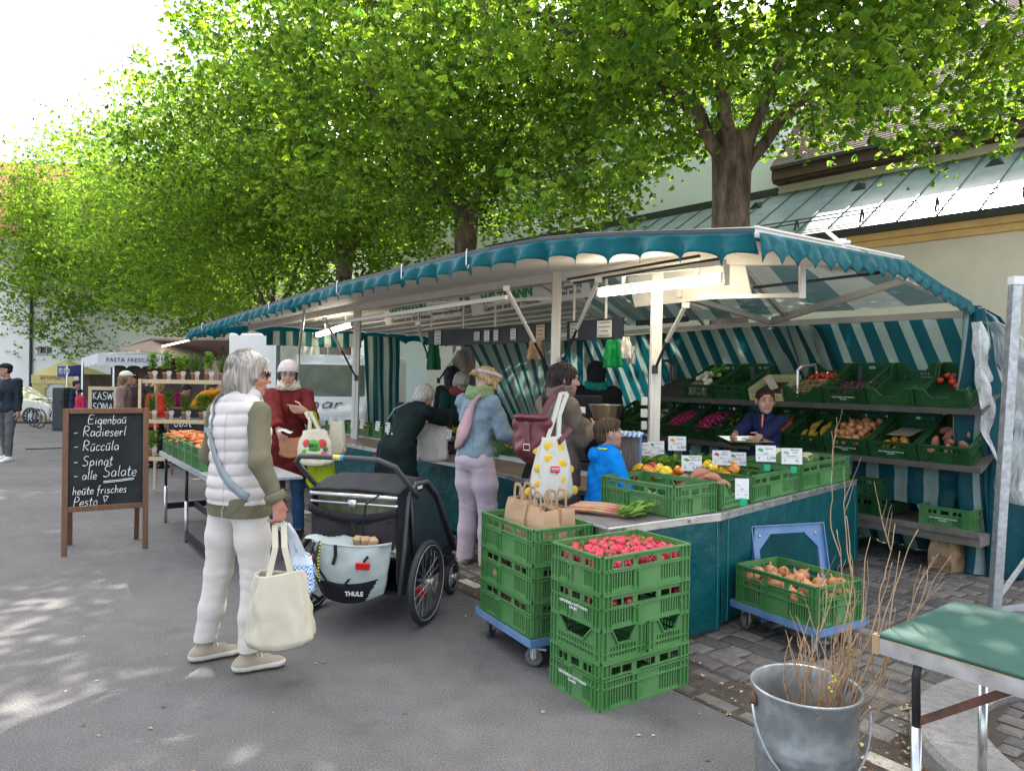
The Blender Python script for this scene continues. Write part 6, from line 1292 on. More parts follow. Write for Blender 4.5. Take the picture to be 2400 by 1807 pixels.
# ================================================================ THINGS ON AND AROUND THE STALL
# ---- handwriting: strokes on a unit em, drawn as chalk or pen lines
GL={'E':(.62,[[(.55,1),(.1,.97),(.06,.02),(.6,.04)],[(.08,.52),(.48,.55)]]),'i':(.26,[[(.12,.5),(.12,.05),(.18,0)],[(.13,.68),(.14,.71)]]),
 'g':(.5,[[(.42,.45),(.25,.52),(.08,.35),(.1,.1),(.28,.03),(.42,.2),(.43,.48),(.42,-.15),(.3,-.38),(.08,-.3)]]),'e':(.44,[[(.06,.26),(.38,.3),(.36,.46),(.2,.52),(.06,.35),(.08,.1),(.22,.0),(.4,.08)]]),
 'n':(.48,[[(.08,.5),(.09,0)],[(.09,.35),(.22,.5),(.36,.46),(.38,.0)]]),'b':(.46,[[(.08,1),(.09,.02),(.28,.0),(.4,.18),(.36,.42),(.2,.46),(.09,.3)]]),
 'a':(.48,[[(.38,.45),(.2,.52),(.06,.3),(.1,.05),(.26,.02),(.38,.2),(.4,.48),(.42,.02)]]),'u':(.48,[[(.08,.5),(.08,.12),(.2,.0),(.36,.12),(.38,.5),(.4,.0)],[(.1,.68),(.42,.72)]]),
 'R':(.64,[[(.1,0),(.12,1),(.45,.98),(.55,.78),(.42,.55),(.13,.5),(.58,.0)]]),'d':(.5,[[(.38,.4),(.2,.5),(.06,.3),(.1,.04),(.28,.02),(.4,.2)],[(.42,1),(.42,.0)]]),
 's':(.4,[[(.34,.46),(.16,.52),(.08,.38),(.3,.2),(.26,.02),(.05,.04)]]),'r':(.38,[[(.08,.5),(.09,.0)],[(.09,.32),(.2,.48),(.34,.48)]]),'L':(.6,[[(.3,1),(.12,.1),(.08,.02),(.56,.02)]]),
 'l':(.26,[[(.14,1),(.1,.1),(.18,.0)]]),'c':(.42,[[(.38,.44),(.22,.52),(.07,.32),(.1,.05),(.24,.0),(.38,.08)]]),'S':(.6,[[(.52,.92),(.3,1),(.1,.82),(.2,.58),(.48,.4),(.46,.1),(.22,.0),(.05,.1)]]),
 'p':(.48,[[(.1,.5),(.06,-.45)],[(.09,.35),(.24,.5),(.4,.4),(.38,.12),(.22,.02),(.09,.12)]]),'t':(.36,[[(.18,.9),(.14,.1),(.24,.0),(.32,.06)],[(.02,.55),(.34,.58)]]),'h':(.48,[[(.08,1),(.09,0)],[(.09,.35),(.24,.5),(.36,.44),(.38,0)]]),
 'f':(.36,[[(.34,.95),(.2,1),(.16,.8),(.12,-.3)],[(.0,.5),(.34,.52)]]),'o':(.48,[[(.24,.52),(.07,.34),(.1,.06),(.26,.0),(.4,.2),(.36,.46),(.24,.52)]]),'P':(.56,[[(.1,-.05),(.14,1),(.42,.98),(.52,.78),(.42,.55),(.14,.5)]]),
 '-':(.5,[[(.08,.38),(.4,.42)]]),'!':(.6,[[(.1,1),(.55,.95),(.5,.8),(.3,.35),(.1,1)],[(.28,.1),(.3,.12)]]),' ':(.3,[]),'K':(.6,[[(.1,1),(.1,0)],[(.5,1),(.12,.5),(.55,0)]]),'A':(.64,[[(.04,0),(.32,1),(.58,0)],[(.14,.36),(.5,.38)]]),
 'W':(.8,[[(.04,1),(.2,0),(.38,.8),(.56,0),(.74,1)]]),'O':(.66,[[(.32,1),(.08,.7),(.1,.2),(.34,0),(.58,.3),(.55,.8),(.32,1)]]),'M':(.74,[[(.06,0),(.1,1),(.35,.3),(.6,1),(.66,0)]]),'B':(.58,[[(.1,0),(.1,1),(.4,.92),(.4,.6),(.12,.52),(.48,.4),(.46,.08),(.1,0)]]),
 'U':(.62,[[(.1,1),(.1,.2),(.3,0),(.5,.2),(.52,1)]]),'Ü':(.62,[[(.1,.9),(.1,.2),(.3,0),(.5,.2),(.52,.9)],[(.2,1.12),(.2,1.15)],[(.42,1.12),(.42,1.15)]]),'F':(.54,[[(.5,1),(.1,.98),(.1,0)],[(.1,.52),(.42,.54)]]),'I':(.24,[[(.12,1),(.12,0)]]),'C':(.58,[[(.52,.9),(.3,1),(.08,.6),(.14,.1),(.34,0),(.54,.1)]]),'H':(.6,[[(.08,1),(.08,0)],[(.52,1),(.52,0)],[(.08,.5),(.52,.5)]]),
 'T':(.56,[[(.02,1),(.54,1)],[(.28,1),(.28,0)]]),'N':(.62,[[(.08,0),(.1,1),(.5,0),(.54,1)]]),'m':(.7,[[(.08,.5),(.09,0)],[(.09,.35),(.2,.5),(.32,.4),(.33,0)],[(.33,.35),(.46,.5),(.58,.4),(.6,0)]]),'_':(.0,[])}
def scribble(mb,txt,x,y,size,M,r=0.0022,slant=0.12,seed=1,sx=1.0):
    rg=random.Random(seed)
    for ch in txt:
        w_,st=GL.get(ch,(.4,[]))
        for s_ in st:
            pts=[]
            for i in range(len(s_)-1):
                for k in range(3):
                    if len(s_) > 3:
                        p0,p1,p2,p3=s_[max(i-1,0)],s_[i],s_[i+1],s_[min(i+2,len(s_)-1)];t=k/3
                        q=[0.5*(2*p1[a]+(p2[a]-p0[a])*t+(2*p0[a]-5*p1[a]+4*p2[a]-p3[a])*t*t+(3*p1[a]-p0[a]-3*p2[a]+p3[a])*t**3) for a in (0,1)]
                    else:q=[lerp(s_[i][a],s_[i+1][a],k/3) for a in (0,1)]
                    pts.append(q)
            pts.append(s_[-1]);dy=rg.uniform(-.03,.03)
            P=[M @ V((x+(px*sx+py*slant)*size,0,y+(py+dy)*size)) for px,py in pts];mb.tube(P,[r*(.75+.5*hsh(i,x,y)) for i in range(len(P))],5)
        x += w_*size*sx*1.08
    return x
M_CHALK=mat('chalk',(0.72,0.72,0.70),0.9,var=0.15,vscale=120);M_SLATE=mat('chalkboard_slate',(0.014,0.017,0.018),0.75,spec=.2,var=0.15,vscale=3,dark=(0.05,0.054,0.055),dscale=2.5,damt=0.5);M_WOOD=mat('brown_wood',(0.15,0.072,0.036),0.6,var=0.18,vscale=9,stretch=(6,6,.8),dark=(0.09,0.045,0.025),dscale=3,damt=0.5,bump=.001,bscale=60)
M_LWOOD=mat('pale_wood',(0.55,0.42,0.25),0.65,var=0.12,vscale=6,stretch=(1,5,5));M_KRAFT=mat('kraft_paper',(0.42,0.27,0.155),0.8,var=0.1,vscale=4,bump=.004,bscale=14)
# ---- A-frame chalkboard
bl,br_=G(150,1303),G(340,1285);mx_=(bl+br_)/2;t=(br_-bl).normalized();ab=thing('chalkboard_sign','wooden A-frame chalkboard with handwritten list of greens, beside the carrot table','chalkboard',mx_,angz(t));wd=(br_-bl).length
hb=(W(160,962,mx_.y).z)+0.02
tl=0.07/hb*1.2;fr=lambda x,z,y=0.0:V((x,tl*(z)+y,z))
def fbar(a,b,w=.035,d=.022):m=MB();m.beam(a,b,d,w,up=(0,0,1));return m
mb=MB()
for x in (-wd/2,wd/2):mb.beam(fr(x,0),fr(x,hb),0.045,0.024,up=(0,1,0))
mb.beam(fr(-wd/2+.024,hb-.022),fr(wd/2-.024,hb-.022),.024,.045);zb=hb*.31;mb.beam(fr(-wd/2+.024,zb),fr(wd/2-.024,zb),.024,.045);mb.build('frame',M_WOOD,ab,bevel=.003)
for x in (-wd/2+.03,wd/2-.05):m=MB();m.beam(V((x,hb*tl+.03,hb-.06)),V((x*1.0,hb*tl+.36,.0)),.022,.04,up=(1,0,0));m.build('leg',M_WOOD,ab)
mb=MB();mb.add([fr(-wd/2+.02,zb,.012),fr(wd/2-.02,zb,.012),fr(wd/2-.02,hb-.03,.012),fr(-wd/2+.02,hb-.03,.012),fr(-wd/2+.02,zb,.02),fr(wd/2-.02,zb,.02),fr(wd/2-.02,hb-.03,.02),fr(-wd/2+.02,hb-.03,.02)],[(0,1,2,3),(7,6,5,4)]);bd=mb.build('board',M_SLATE,ab)
Mb=Matrix.Translation(fr(0,zb,.008)) @ Matrix.Rotation(-math.atan(tl),4,'X');H_=hb-zb;Wb=wd/2-.03;mb=MB()
for i,(tx,x,y,sz) in enumerate((('Eigenbau',-.52,.83,.095),('- Radieserl',-.92,.705,.105),('- Ruccula',-.92,.56,.105),('- Spinat',-.92,.41,.105),('- alle',-.90,.275,.095),('Salate',-.10,.29,.12),('heute frisches',-.92,.125,.082),('Pesto !',-.90,.01,.10))):
    scribble(mb,tx,x*Wb,(y+.015)*H_,sz*H_*(.92 if len(tx) < 12 else .98),Mb,.0028,seed=i,sx=.98)
for dy in (0,.014):mb.tube([Mb @ V((-.08*Wb,0,(.262-dy)*H_)),Mb @ V((.3*Wb,0,(.268-dy)*H_)),Mb @ V((.78*Wb,0,(.283-dy)*H_))],.003,5)
mb.build('chalk_writing',M_CHALK,bd)
# ---- price cards
CARDN=[0]
def card(p,face,title,price,label,w=.13,h=.095,col=(.3,.5,.2),hue=None,rx=0.0):
    """p bottom centre; face = direction it looks to"""
    f=V((face[0],face[1],0)).normalized();x=V((-f.y,f.x,0));M=frame(V(p),x);o=thing('price_card',label,'price card',p,0,'price cards on the crates');M.translation=(0,0,0)
    M=M @ Matrix.Rotation(rx,4,'X');m=MB();m.box((0,0,h/2),(w,.0015,h),M);m.build('card',mat('laminated_white',(.74,.74,.72),.35,var=.02),o)
    m=MB();m.smooth=True;m.ball(M @ V((-w*.27,-.002,h*.74)),(.016*w/.13,.002,.010*w/.13),8,5);m.ball(M @ V((-w*.2,-.002,h*.68)),(.012*w/.13,.002,.008*w/.13),8,5)
    m.build('picture',mat('card_ink_%d' % (int(col[0]*9)*100+int(col[1]*9)*10+int(col[2]*9)),col,.5,var=.1),o)
    m=MB();R_=M @ Matrix.Rotation(math.pi/2,4,'X');text_into(m,title,.0165*w/.13,R_ @ Matrix.Translation((w*.16,h*.80,.0012)),.0004);text_into(m,'Deutschland' if hsh(p[0]) > .5 else 'Italien',.013*w/.13,R_ @ Matrix.Translation((-w*.0,h*.5,.0012)),.0004,shear=.3);text_into(m,price,.028*w/.13,R_ @ Matrix.Translation((w*.27,h*.22,.0012)),.0005,shear=.25);text_into(m,'II',.02*w/.13,R_ @ Matrix.Translation((-w*.33,h*.22,.0012)),.0004)
    for zz in (.62,.38):m.box(M @ V((0,-.0012,h*zz)),(.0,.0,.0))
    for zz in (.40,):m.beam(M @ V((-w*.45,-.0014,h*zz)),M @ V((w*.45,-.0014,h*zz)),.0006,.0008)
    for q in ((-w/2,0,w/2,0),(-w/2,h,w/2,h)):m.beam(M @ V((q[0],-.001,q[1])),M @ V((q[2],-.001,q[3])),.0012,.0012)
    m.build('printed_text',M_BLK,o);return o
# ---- produce helpers
M_RAD=mat('radish_red',(0.50,0.006,0.05),0.3,var=.12,vscale=20,dark=(.45,.12,.16),dscale=14,damt=.15);M_ROOT=mat('pale_root',(.62,.5,.42),.7);M_STEM=leafmat('green_stem',(.10,.22,.03),(.2,.4,.05),.25);M_ONI=mat('onion_skin',(.48,.21,.085),.38,var=.16,vscale=18,stretch=(3,3,.6));M_POT=mat('potato_skin',(.36,.24,.13),.8,var=.12);M_SWP=mat('sweet_potato_skin',(.42,.17,.115),.75,var=.12,vscale=14)
M_CARROT=mat('carrot_orange',(.68,.17,.035),.5,var=.12,vscale=12);M_PEP={'r':mat('red_pepper',(.50,.012,.008),.15,var=.04,coat=.5),'o':mat('orange_pepper',(.78,.24,.01),.15,var=.04,coat=.5),'y':mat('yellow_pepper',(.80,.52,.01),.15,var=.04,coat=.5)}
PM={}
def radish_mesh():
    m=MB();m.smooth=True;m.cm=0;m.lathe([(0,-.022),(.010,-.019),(.018,-.008),(.0195,.002),(.015,.012),(.007,.018),(0,.019)],10);m.cm=1;m.tube([(0,0,-.02),(.003,.002,-.035),(.010,.003,-.052),(.013,.010,-.066)],[.0022,.0012,.0007,.0003],4);m.cm=2
    for a in (0,2,4):m.tube([(0,0,.016),(.004*math.cos(a),.004*math.sin(a),.028),(.012*math.cos(a),.012*math.sin(a),.040)],[.0018,.0016,.001],4)
    return m.mesh('radish',[M_RAD,M_ROOT,M_STEM])
def onion_mesh():
    m=MB();m.smooth=True;m.lathe([(0,-.030),(.012,-.029),(.029,-.018),(.036,.0),(.030,.018),(.016,.028),(.007,.034),(.004,.048),(.0,.056)],14);m.cm=1
    for a in (0,1.5,3,4.5):m.tube([(0,0,-.029),(.006*math.cos(a),.006*math.sin(a),-.036)],[.001,.0004],3)
    return m.mesh('onion',[M_ONI,M_ROOT])
def lump_mesh(name,m_,L_,r,seed,bend=.01):
    m=MB();m.smooth=True
    def f(u,v):
        a=u*6.283;k=math.sin(math.pi*min(max(v,.001),.999))**.55;rr=r*k*(1+.14*smoothnoise(math.cos(a)*1.5,math.sin(a)*1.5,v*3,seed));return ((v-.5)*L_,math.cos(a)*rr,math.sin(a)*rr*.88+bend*math.sin(v*math.pi))
    m.grid(f,12,10,closed_u=True);return m.mesh(name,m_)
def carrot_mesh(seed=0):
    m=MB();m.smooth=True;pts=[(-.085+.17*k/7,.006*math.sin(k*.8+seed),0) for k in range(8)];m.tube(pts,[.004,.0145,.0158,.0145,.0125,.010,.007,.002],9);m.cm=1;m.tube([(-.085,0,0),(-.098,.002,.003)],[.004,.003],5);return m.mesh('carrot',[M_CARROT,M_STEM])
def pepper_mesh(k):
    m=MB();m.smooth=True
    def f(u,v):
        a=u*6.283;z=lerp(-.045,.042,v);r=.041*math.sin(math.pi*min(.985,max(.02,v*.93+.04)))**.42*(1-.18*(1-v));r *= 1+.10*math.cos(a*3.5+.5);return (math.cos(a)*r,math.sin(a)*r,z-(.014*(1-min(1,r/.022)) if v > .8 else 0))
    m.grid(f,26,12,closed_u=True);m.cm=1;m.tube([(0,0,.022),(.002,0,.042),(.010,.003,.058)],[.009,.0045,.0055],7);return m.mesh('bell_pepper',[M_PEP[k],M_STEM])
def heap(me,name,cat,label,group,T,n,lx,ly,z0,dome,seed,sc=(.85,1.15),lay=None,mind=.03,rotfn=None,tilt=1.5):
    """loose pieces lying in a crate: T is the crate frame; pieces rest at z0 plus a low dome"""
    rg=random.Random(seed);out=[];pts=[];tries=0
    while len(pts) < n and tries < n*60:
        tries += 1;x,y=rg.uniform(-lx,lx),rg.uniform(-ly,ly);z=z0+dome*max(0,1-(x/lx)**2*.7-(y/ly)**2*.7)
        lvl=0
        near=[p for p in pts if (p[0]-x)**2+(p[1]-y)**2 < mind**2]
        if near:
            if tries < n*25 or len(near) > 2:continue
            lvl=1
        pts.append((x,y,z+lvl*mind*.55))
    for i,(x,y,z) in enumerate(pts):
        o=link(name,me if not isinstance(me,list) else me[i % len(me)]);e=rotfn(rg) if rotfn else (rg.uniform(-tilt,tilt),rg.uniform(-tilt,tilt),rg.uniform(0,6.28));s=rg.uniform(*sc)
        o.matrix_world=T @ Matrix.Translation((x,y,z)) @ Euler(e).to_matrix().to_4x4() @ Matrix.Diagonal((s,s,s,1));tag(o,label,cat,group);out.append(o)
    return out
def leafy(name,T,lx,ly,z,n,m_,label,size=.07,seed=1,up=.6,parent=None,cat=None,vz=0.0):
    rs=np.random.RandomState(seed);mb=MB();rg=random.Random(seed)
    for i in range(n):
        x,y=rg.uniform(-lx,lx),rg.uniform(-ly,ly);a=rg.uniform(0,6.28);el=rg.uniform(-.2,1.2)*up;L_=size*rg.uniform(.5,1.3);d=V((math.cos(a)*math.cos(el),math.sin(a)*math.cos(el),math.sin(el)));s_=V((-math.sin(a),math.cos(a),rg.uniform(-.4,.4)))*L_*.22;b=V((x,y,z+rg.uniform(-.02,.03+vz)))
        m=b+d*L_*.5;e=b+d*L_-V((0,0,L_*.25));mb.cm=rg.randrange(len(m_));mb.add([b,m+s_,e,m-s_],[(0,1,2,3)],T)
    o=mb.build(name,m_,parent)
    if parent is None:tag(o,label,cat,kind='stuff')
    return o
M_HERB=[leafmat('herb_green',(.09,.2,.03),(.25,.45,.05),.35),leafmat('herb_bright',(.16,.30,.04),(.4,.6,.08),.35),leafmat('herb_dark',(.045,.12,.03),(.15,.3,.05),.35)]
def cfr(cx,cy,z,rz):return Matrix.Translation((cx,cy,z)) @ Matrix.Rotation(rz,4,'Z')
# ---- right stack of crates in front of the counter
f_,l_,r_=G(1406,1673),G(1271,1597),G(1605,1608);ax=(r_-f_).normalized();ay=V((-ax.y,ax.x,0));ang=angz(ax);cc=f_+ax*.3+ay*.2
crate((cc.x,cc.y,0.0),ang,'tall green crate on the asphalt, lowest of the stack topped with radishes',(.60,.40,.225),'full',text=(3,))
for k,(dx,tx) in enumerate(((-.152,'left-facing'),(.152,'right-facing'))):
    p=cc+ax*dx;crate((p.x,p.y,.226),ang+math.pi/2,'low-fronted half crate in the radish stack, the one %s' % ('nearer the asphalt side' if k == 0 else 'nearer the teal skirt'),(.398,.297,.152),'dip')
crate((cc.x,cc.y,.379),ang,'green crate with white print directly under the radish crate',(.60,.40,.168),'full',text=(3,))
crate((cc.x,cc.y,.548),ang,'topmost green crate of the front stack, filled with radishes',(.60,.40,.178),'full')
T=cfr(cc.x,cc.y,.548,ang);PM['rad']=radish_mesh()
heap(PM['rad'],'radish','radish','loose red radish in the topmost crate of the front stack','red radishes in the front stack',T,150,.255,.165,.115,.035,3,mind=.036,sc=(1.05,1.6))
m=MB();m.grid(lambda u,v:V(((u-.5)*.56,(v-.5)*.36,.10+.03*math.sin(u*3.14)*math.sin(v*3.14))),6,6,T);tag(m.build('radish_layer',M_RAD),'deeper layer of red radishes filling the topmost front crate',kind='stuff')
leafy('radish_leaf',T,.2,.12,.16,30,M_HERB[:2],'small wilted leaves among the radishes in the front crate',.035,5)
heap(PM['rad'],'radish','radish','red radish showing through the slots of the crate under the top one','red radishes in the second crate',cfr(cc.x,cc.y,.379,ang),26,.26,.17,.10,.02,8,mind=.045,sc=(1,1.4))
# ---- left stack on its blue dolly
F2=V((.125,3.77,0));lx_=V((-.5,.866,0));sx_=V((.866,.5,0));c2=F2+lx_*.3+sx_*.2;a2=angz(-lx_)
M_BLUE2=mat('worn_blue_paint',(.075,.20,.42),.45,var=.1,vscale=6,dark=(.30,.30,.30),dscale=7,damt=.45);M_RUB=mat('grey_rubber',(.09,.088,.085),.7,var=.15);M_STEELD=mat('caster_steel',(.42,.42,.41),.4,metal=.7,var=.15)
def wheel_caster(x,y,par,rz=0.0,r=.05,ztop=.125):
    m=MB();m.smooth=True;Rz=Matrix.Rotation(rz,4,'Z');ry=Matrix.Translation((x,y,r)) @ Rz @ Matrix.Rotation(math.pi/2,4,'X');m.lathe([(.012,-.016),(r*.55,-.012),(r*.62,-.016),(r*.93,-.015),(r,-.008),(r,.008),(r*.93,.015),(r*.62,.016),(r*.55,.012),(.012,.016)],20,ry);o=m.build('wheel',M_RUB,par)
    m=MB();
    for sd_ in (-1,1):m.beam((x,y,ztop),Rz @ V((0,0,0))+V((x,y,0))+Rz @ V((0,sd_*.021,0))+V((0,0,r)),.004,.03);m.box((0,sd_*.022,.085),(.035,.003,ztop-.055),Matrix.Translation((x,y,0)) @ Rz)
    m.box((0,0,ztop-.003),(.06,.05,.006),Matrix.Translation((x,y,0)) @ Rz);m.tube([Matrix.Translation((x,y,r)) @ Rz @ V((0,-.026,0)),Matrix.Translation((x,y,r)) @ Rz @ V((0,.026,0))],.009,8);m.box((.045,0,.10),(.05,.03,.012),Matrix.Translation((x,y,0)) @ Rz);m.build('caster_fork',M_STEELD,par)
def dolly_frame(M,par,L_=.63,W_=.43,name='deck',leg_gap=True):
    m=MB();w_=.055
    for y in (-1,1):m.box((0,y*(W_/2-w_/2),0),(L_,w_,.028),M);m.box((0,y*(W_/2+.001),.012),(L_+.01,.006,.04),M)
    for x in (-1,1):m.box((x*(L_/2-w_/2),0,-.001),(w_,W_-2*w_,.026),M);m.box((x*(L_/2+.001),0,.012),(.006,W_,.04),M)
    for x in (-1,1):
        for y in (-1,1):q=.10;X,Y=x*(L_/2-w_),y*(W_/2-w_);m.add([(X,Y,.012),(X-x*q,Y,.012),(X,Y-y*q,.012),(X,Y,-.012),(X-x*q,Y,-.012),(X,Y-y*q,-.012)],[(0,1,2),(5,4,3),(0,3,4,1),(1,4,5,2),(2,5,3,0)],M)
    o=m.build(name,M_BLUE2,par);m=MB();m.smooth=True
    for x in (-1,1):
        for y in (-1,1):m.ball((x*(L_/2-.065),y*(W_/2-.065),.014),(.011,.011,.006),8,5,M)
    m.build('bolts',M_STEELD,o,bevel=0);return o
d1=thing('crate_dolly','blue dolly on casters carrying the stack with the paper bags','dolly',(c2.x,c2.y,0),a2,'blue crate dollies');dolly_frame(Matrix.Translation((0,0,.138)),d1)
for x in (-.25,.25):
    for y in (-.15,.15):wheel_caster(x,y,d1,(.9 if x > 0 else 2.3)+y)
for k,(lb,z) in enumerate((('lowest green crate of the stack on the blue dolly',.162),('middle green crate of the stack on the blue dolly',.358),('top green crate on the blue dolly, holding brown paper bags',.554))):crate((c2.x,c2.y,z),a2,lb,(.60,.40,.195),'full')
T2=cfr(c2.x,c2.y,.554,a2);PM['pot']=[lump_mesh('potato',M_POT,.085,.028,k) for k in (1,2)]
for z,sd_ in ((.162,1),(.358,2)):heap(PM['pot'],'potato','potato','potato seen through the slots of the dolly stack crates','potatoes in the dolly stack',cfr(c2.x,c2.y,z,a2),34,.26,.165,.05,.05,sd_,mind=.055)
def paper_bag(p,rz,w,d,h,label,seed,text=None,handles=True,crumple=.012,m_=None):
    o=thing('paper_bag',label,'paper bag',p,rz,None);mb=MB();k=7
    def f(u,v):
        a=u*4;s_=int(a) % 4;q=a-int(a);c=[(-w/2,-d/2),(w/2,-d/2),(w/2,d/2),(-w/2,d/2)];x=lerp(c[s_][0],c[(s_+1) % 4][0],q);y=lerp(c[s_][1],c[(s_+1) % 4][1],q);z=v*h
        n=smoothnoise(x*12+seed,y*12,z*11)*crumple;pin=(1-.45*v**3*(1 if abs(x) < w*.49 else .6)) if s_ in (1,3) or True else 1;y *= pin;bul=1+.06*math.sin(v*3.14);return (x*bul+n,y*bul+n*.8,z+smoothnoise(x*9,y*9,seed)*.012*v)
    mb.grid(f,28,10,closed_u=True);mb.add([(-w/2,-d/2,0.002),(w/2,-d/2,.002),(w/2,d/2,.002),(-w/2,d/2,.002)],[(0,1,2,3)]);mb.build('bag_body',m_ or M_KRAFT,o,solid=.0015)
    if handles:
        for y in (-1,1):
            m=MB();yy=y*d*.30;P=[(-w*.2,yy,h-.04),(-w*.2,yy,h+.05),(-w*.13,yy*1.1,h+.085),(w*.13,yy*1.1,h+.085),(w*.2,yy,h+.05),(w*.2,yy,h-.04)]
            for i in range(5):m.beam(P[i],P[i+1],.004,.018,up=(0,1,0)) if False else m.beam(P[i],P[i+1],.018,.003,up=(0,1,0))
            m.build('handle',M_KRAFT,o)
    if text:
        m=MB();Mt=Matrix.Translation((0,-d/2*1.07-.006,0));scribble(m,text,-w*.46,h*.12,.045,Mt,.0016,.05,seed);m.build('handwriting',mat('brown_ink',(.10,.03,.015),.7),o)
    return o
for i,(x,y,rz,w_,h_,tx,lb) in enumerate(((.17,-.06,-.1,.20,.27,'FRISCHE','wide brown paper bag with handwriting, standing in front in the top crate'),(-.03,-.07,.12,.17,.29,None,'plain brown paper bag with upright handles beside the lettered one'),(.10,.08,.05,.21,.26,'KARTOFFELN','brown paper bag standing behind the two front bags'),(-.16,.04,-.1,.19,.24,None,'folded brown paper bag at the far end of the top crate'))):
    q=T2 @ V((x,y,.015));paper_bag(q,a2+rz if i < 2 else a2+rz,w_,.11,h_,lb,i*3+2,tx)
# ---- crates on the corner counter
CZ=.742;E2=(N2-N1).normalized();E1=(N1-N0).normalized();I2=V((-E2.y,E2.x,0));PN=N1
a1_,a0_=V((.955,4.17,0)),V((.557,4.69,0));dd=(a0_-a1_).normalized();ss=V((dd.y,-dd.x,0));cb=a1_+dd*.31+ss*.215+V((.01,.03,0));angb=angz(-dd)
crate((cb.x,cb.y,CZ),angb,'big green crate with a few potatoes on the counter corner, beside the rhubarb',(.62,.42,.185),'full')
heap(PM['pot'],'potato','potato','leftover potato in the big crate beside the rhubarb','potatoes in the big counter crate',cfr(cb.x,cb.y,CZ,angb),8,.2,.14,.035,.0,12,mind=.09,sc=(1,1.3))
def ctr(s,inn):p=N1+E2*s+I2*inn;return p
e2a=angz(E2)
def cc_(s0,s1,i0,i1,H_,kind,label,longalong=True,m_=None,z=CZ):
    c=N1+E2*(s0+s1)/2+I2*(i0+i1)/2;w,d=s1-s0,i1-i0
    if longalong:crate((c.x,c.y,z),e2a,label,(round(w,3),round(d,3),H_),kind,m_);return cfr(c.x,c.y,z,e2a)
    crate((c.x,c.y,z),e2a-math.pi/2,label,(round(d,3),round(w,3),H_),kind,m_);return cfr(c.x,c.y,z,e2a-math.pi/2)
Tsp=cc_(.10,.47,.03,.48,.165,'dip','low-fronted crate with sweet potatoes on the counter edge',False)
Tcu=cc_(.50,1.27,.03,.50,.18,'full','green crate of cucumbers on the counter between sweet potatoes and cauliflower');Tca=cc_(1.29,2.30,.03,.56,.20,'full','green crate of cauliflowers at the end of the counter')
PM['sw']=[lump_mesh('sweet_potato',M_SWP,.17,.036,k,.012) for k in (3,4)]
heap(PM['sw'],'sweet_potato','sweet potato','sweet potato in the low-fronted crate on the counter edge','sweet potatoes on the counter',Tsp,11,.13,.10,.10,.05,5,mind=.075,rotfn=lambda r:(r.uniform(-.3,.3),r.uniform(-.25,.25),r.uniform(-.5,.5)+1.2))
M_CUC=mat('cucumber_green',(.03,.10,.018),.3,var=.15,vscale=20);PM['cu']=lump_mesh('cucumber',M_CUC,.34,.024,2,.01)
heap(PM['cu'],'cucumber','cucumber','dark green cucumber lying in the counter crate','cucumbers in the counter crate',Tcu,11,.17,.19,.095,.0,3,mind=.05,rotfn=lambda r:(0,r.uniform(-.04,.04),r.uniform(-.12,.12)))
M_CAU=mat('cauliflower_cream',(.72,.66,.47),.7,var=.06,bump=.008,bscale=70)
def cauli(p,r,label,seed):
    o=thing('cauliflower',label,'cauliflower',p,seed,'cauliflowers in the end crate');S=SDF(.006);rg=random.Random(seed);S.ell((0,0,r*.55),(r*.85,r*.85,r*.6),.02)
    for i in range(60):d=V((rg.gauss(0,1),rg.gauss(0,1),abs(rg.gauss(0,1))+.1)).normalized();S.ell((d.x*r*.85,d.y*r*.85,r*.45+d.z*r*.55),(r*.22,)*3,.006)
    link('curd',S.mesh('curd',M_CAU),o);mb=MB();mb.smooth=True
    for i in range(7):
        a=i*.9;mb.grid(lambda u,v:(math.cos(a+(u-.5)*.9)*r*(1.02+.12*v),math.sin(a+(u-.5)*.9)*r*(1.02+.12*v),v*r*1.15*(1-.8*(u-.5)**2*2)+.0),5,4)
    mb.build('outer_leaves',leafmat('cauliflower_leaf',(.18,.32,.10),(.3,.5,.15),.2),o,solid=.003)
for i,(x,y,z,r,lb) in enumerate(((-.36,-.02,.145,.125,'largest cauliflower, standing highest at the near end of the end crate'),(-.05,-.06,.115,.095,'middle cauliflower in the end crate'),(.25,.0,.115,.09,'farthest cauliflower in the end crate, mostly below the rim'))):cauli(Tca @ V((x,y,z)),r,lb,i+1)
# second row: peppers, greens
cx=lambda s,i:N1+E2*s+I2*i
PMp={k:pepper_mesh(k) for k in 'roy'}
def ccp(px,y,w,d,H_,kind,label,rz=None,z=CZ,m_=None):p=W(px,1050,y);rz=e2a-math.pi/2 if rz is None else rz;crate((p.x,p.y,z),rz,label,(d,w,H_),kind,m_);return cfr(p.x,p.y,z,rz)
Tp1=ccp(1545,5.15,.40,.36,.135,'dip','crate of red, orange and yellow peppers behind the big crate')
Tp2=ccp(1690,5.38,.34,.36,.14,'dip','crate of yellow peppers behind the sweet potatoes')
for (Tq,ks,lx,ly,n,sd_) in ((Tp1,'rooyoyoyr',.13,.17,13,4),(Tp2,'yyoyyo',.12,.13,8,6)):
    rg=random.Random(sd_)
    for i in range(n):
        k=ks[i % len(ks)];nm={'r':'red','o':'orange','y':'yellow'}[k];heap(PMp[k],'bell_pepper','pepper',nm+' bell pepper in the %s pepper crate' % ('mixed' if sd_ == 4 else 'yellow'),nm+' bell peppers',Tq @ Matrix.Translation((lerp(-lx,lx,(i % 3)/2)*.85,lerp(-ly,ly,(i//3)/max(1,(n-1)//3))*.9,0)),1,.008,.008,.115+.05*(i % 2),0,i+sd_,sc=(1.0,1.3),tilt=1.3)
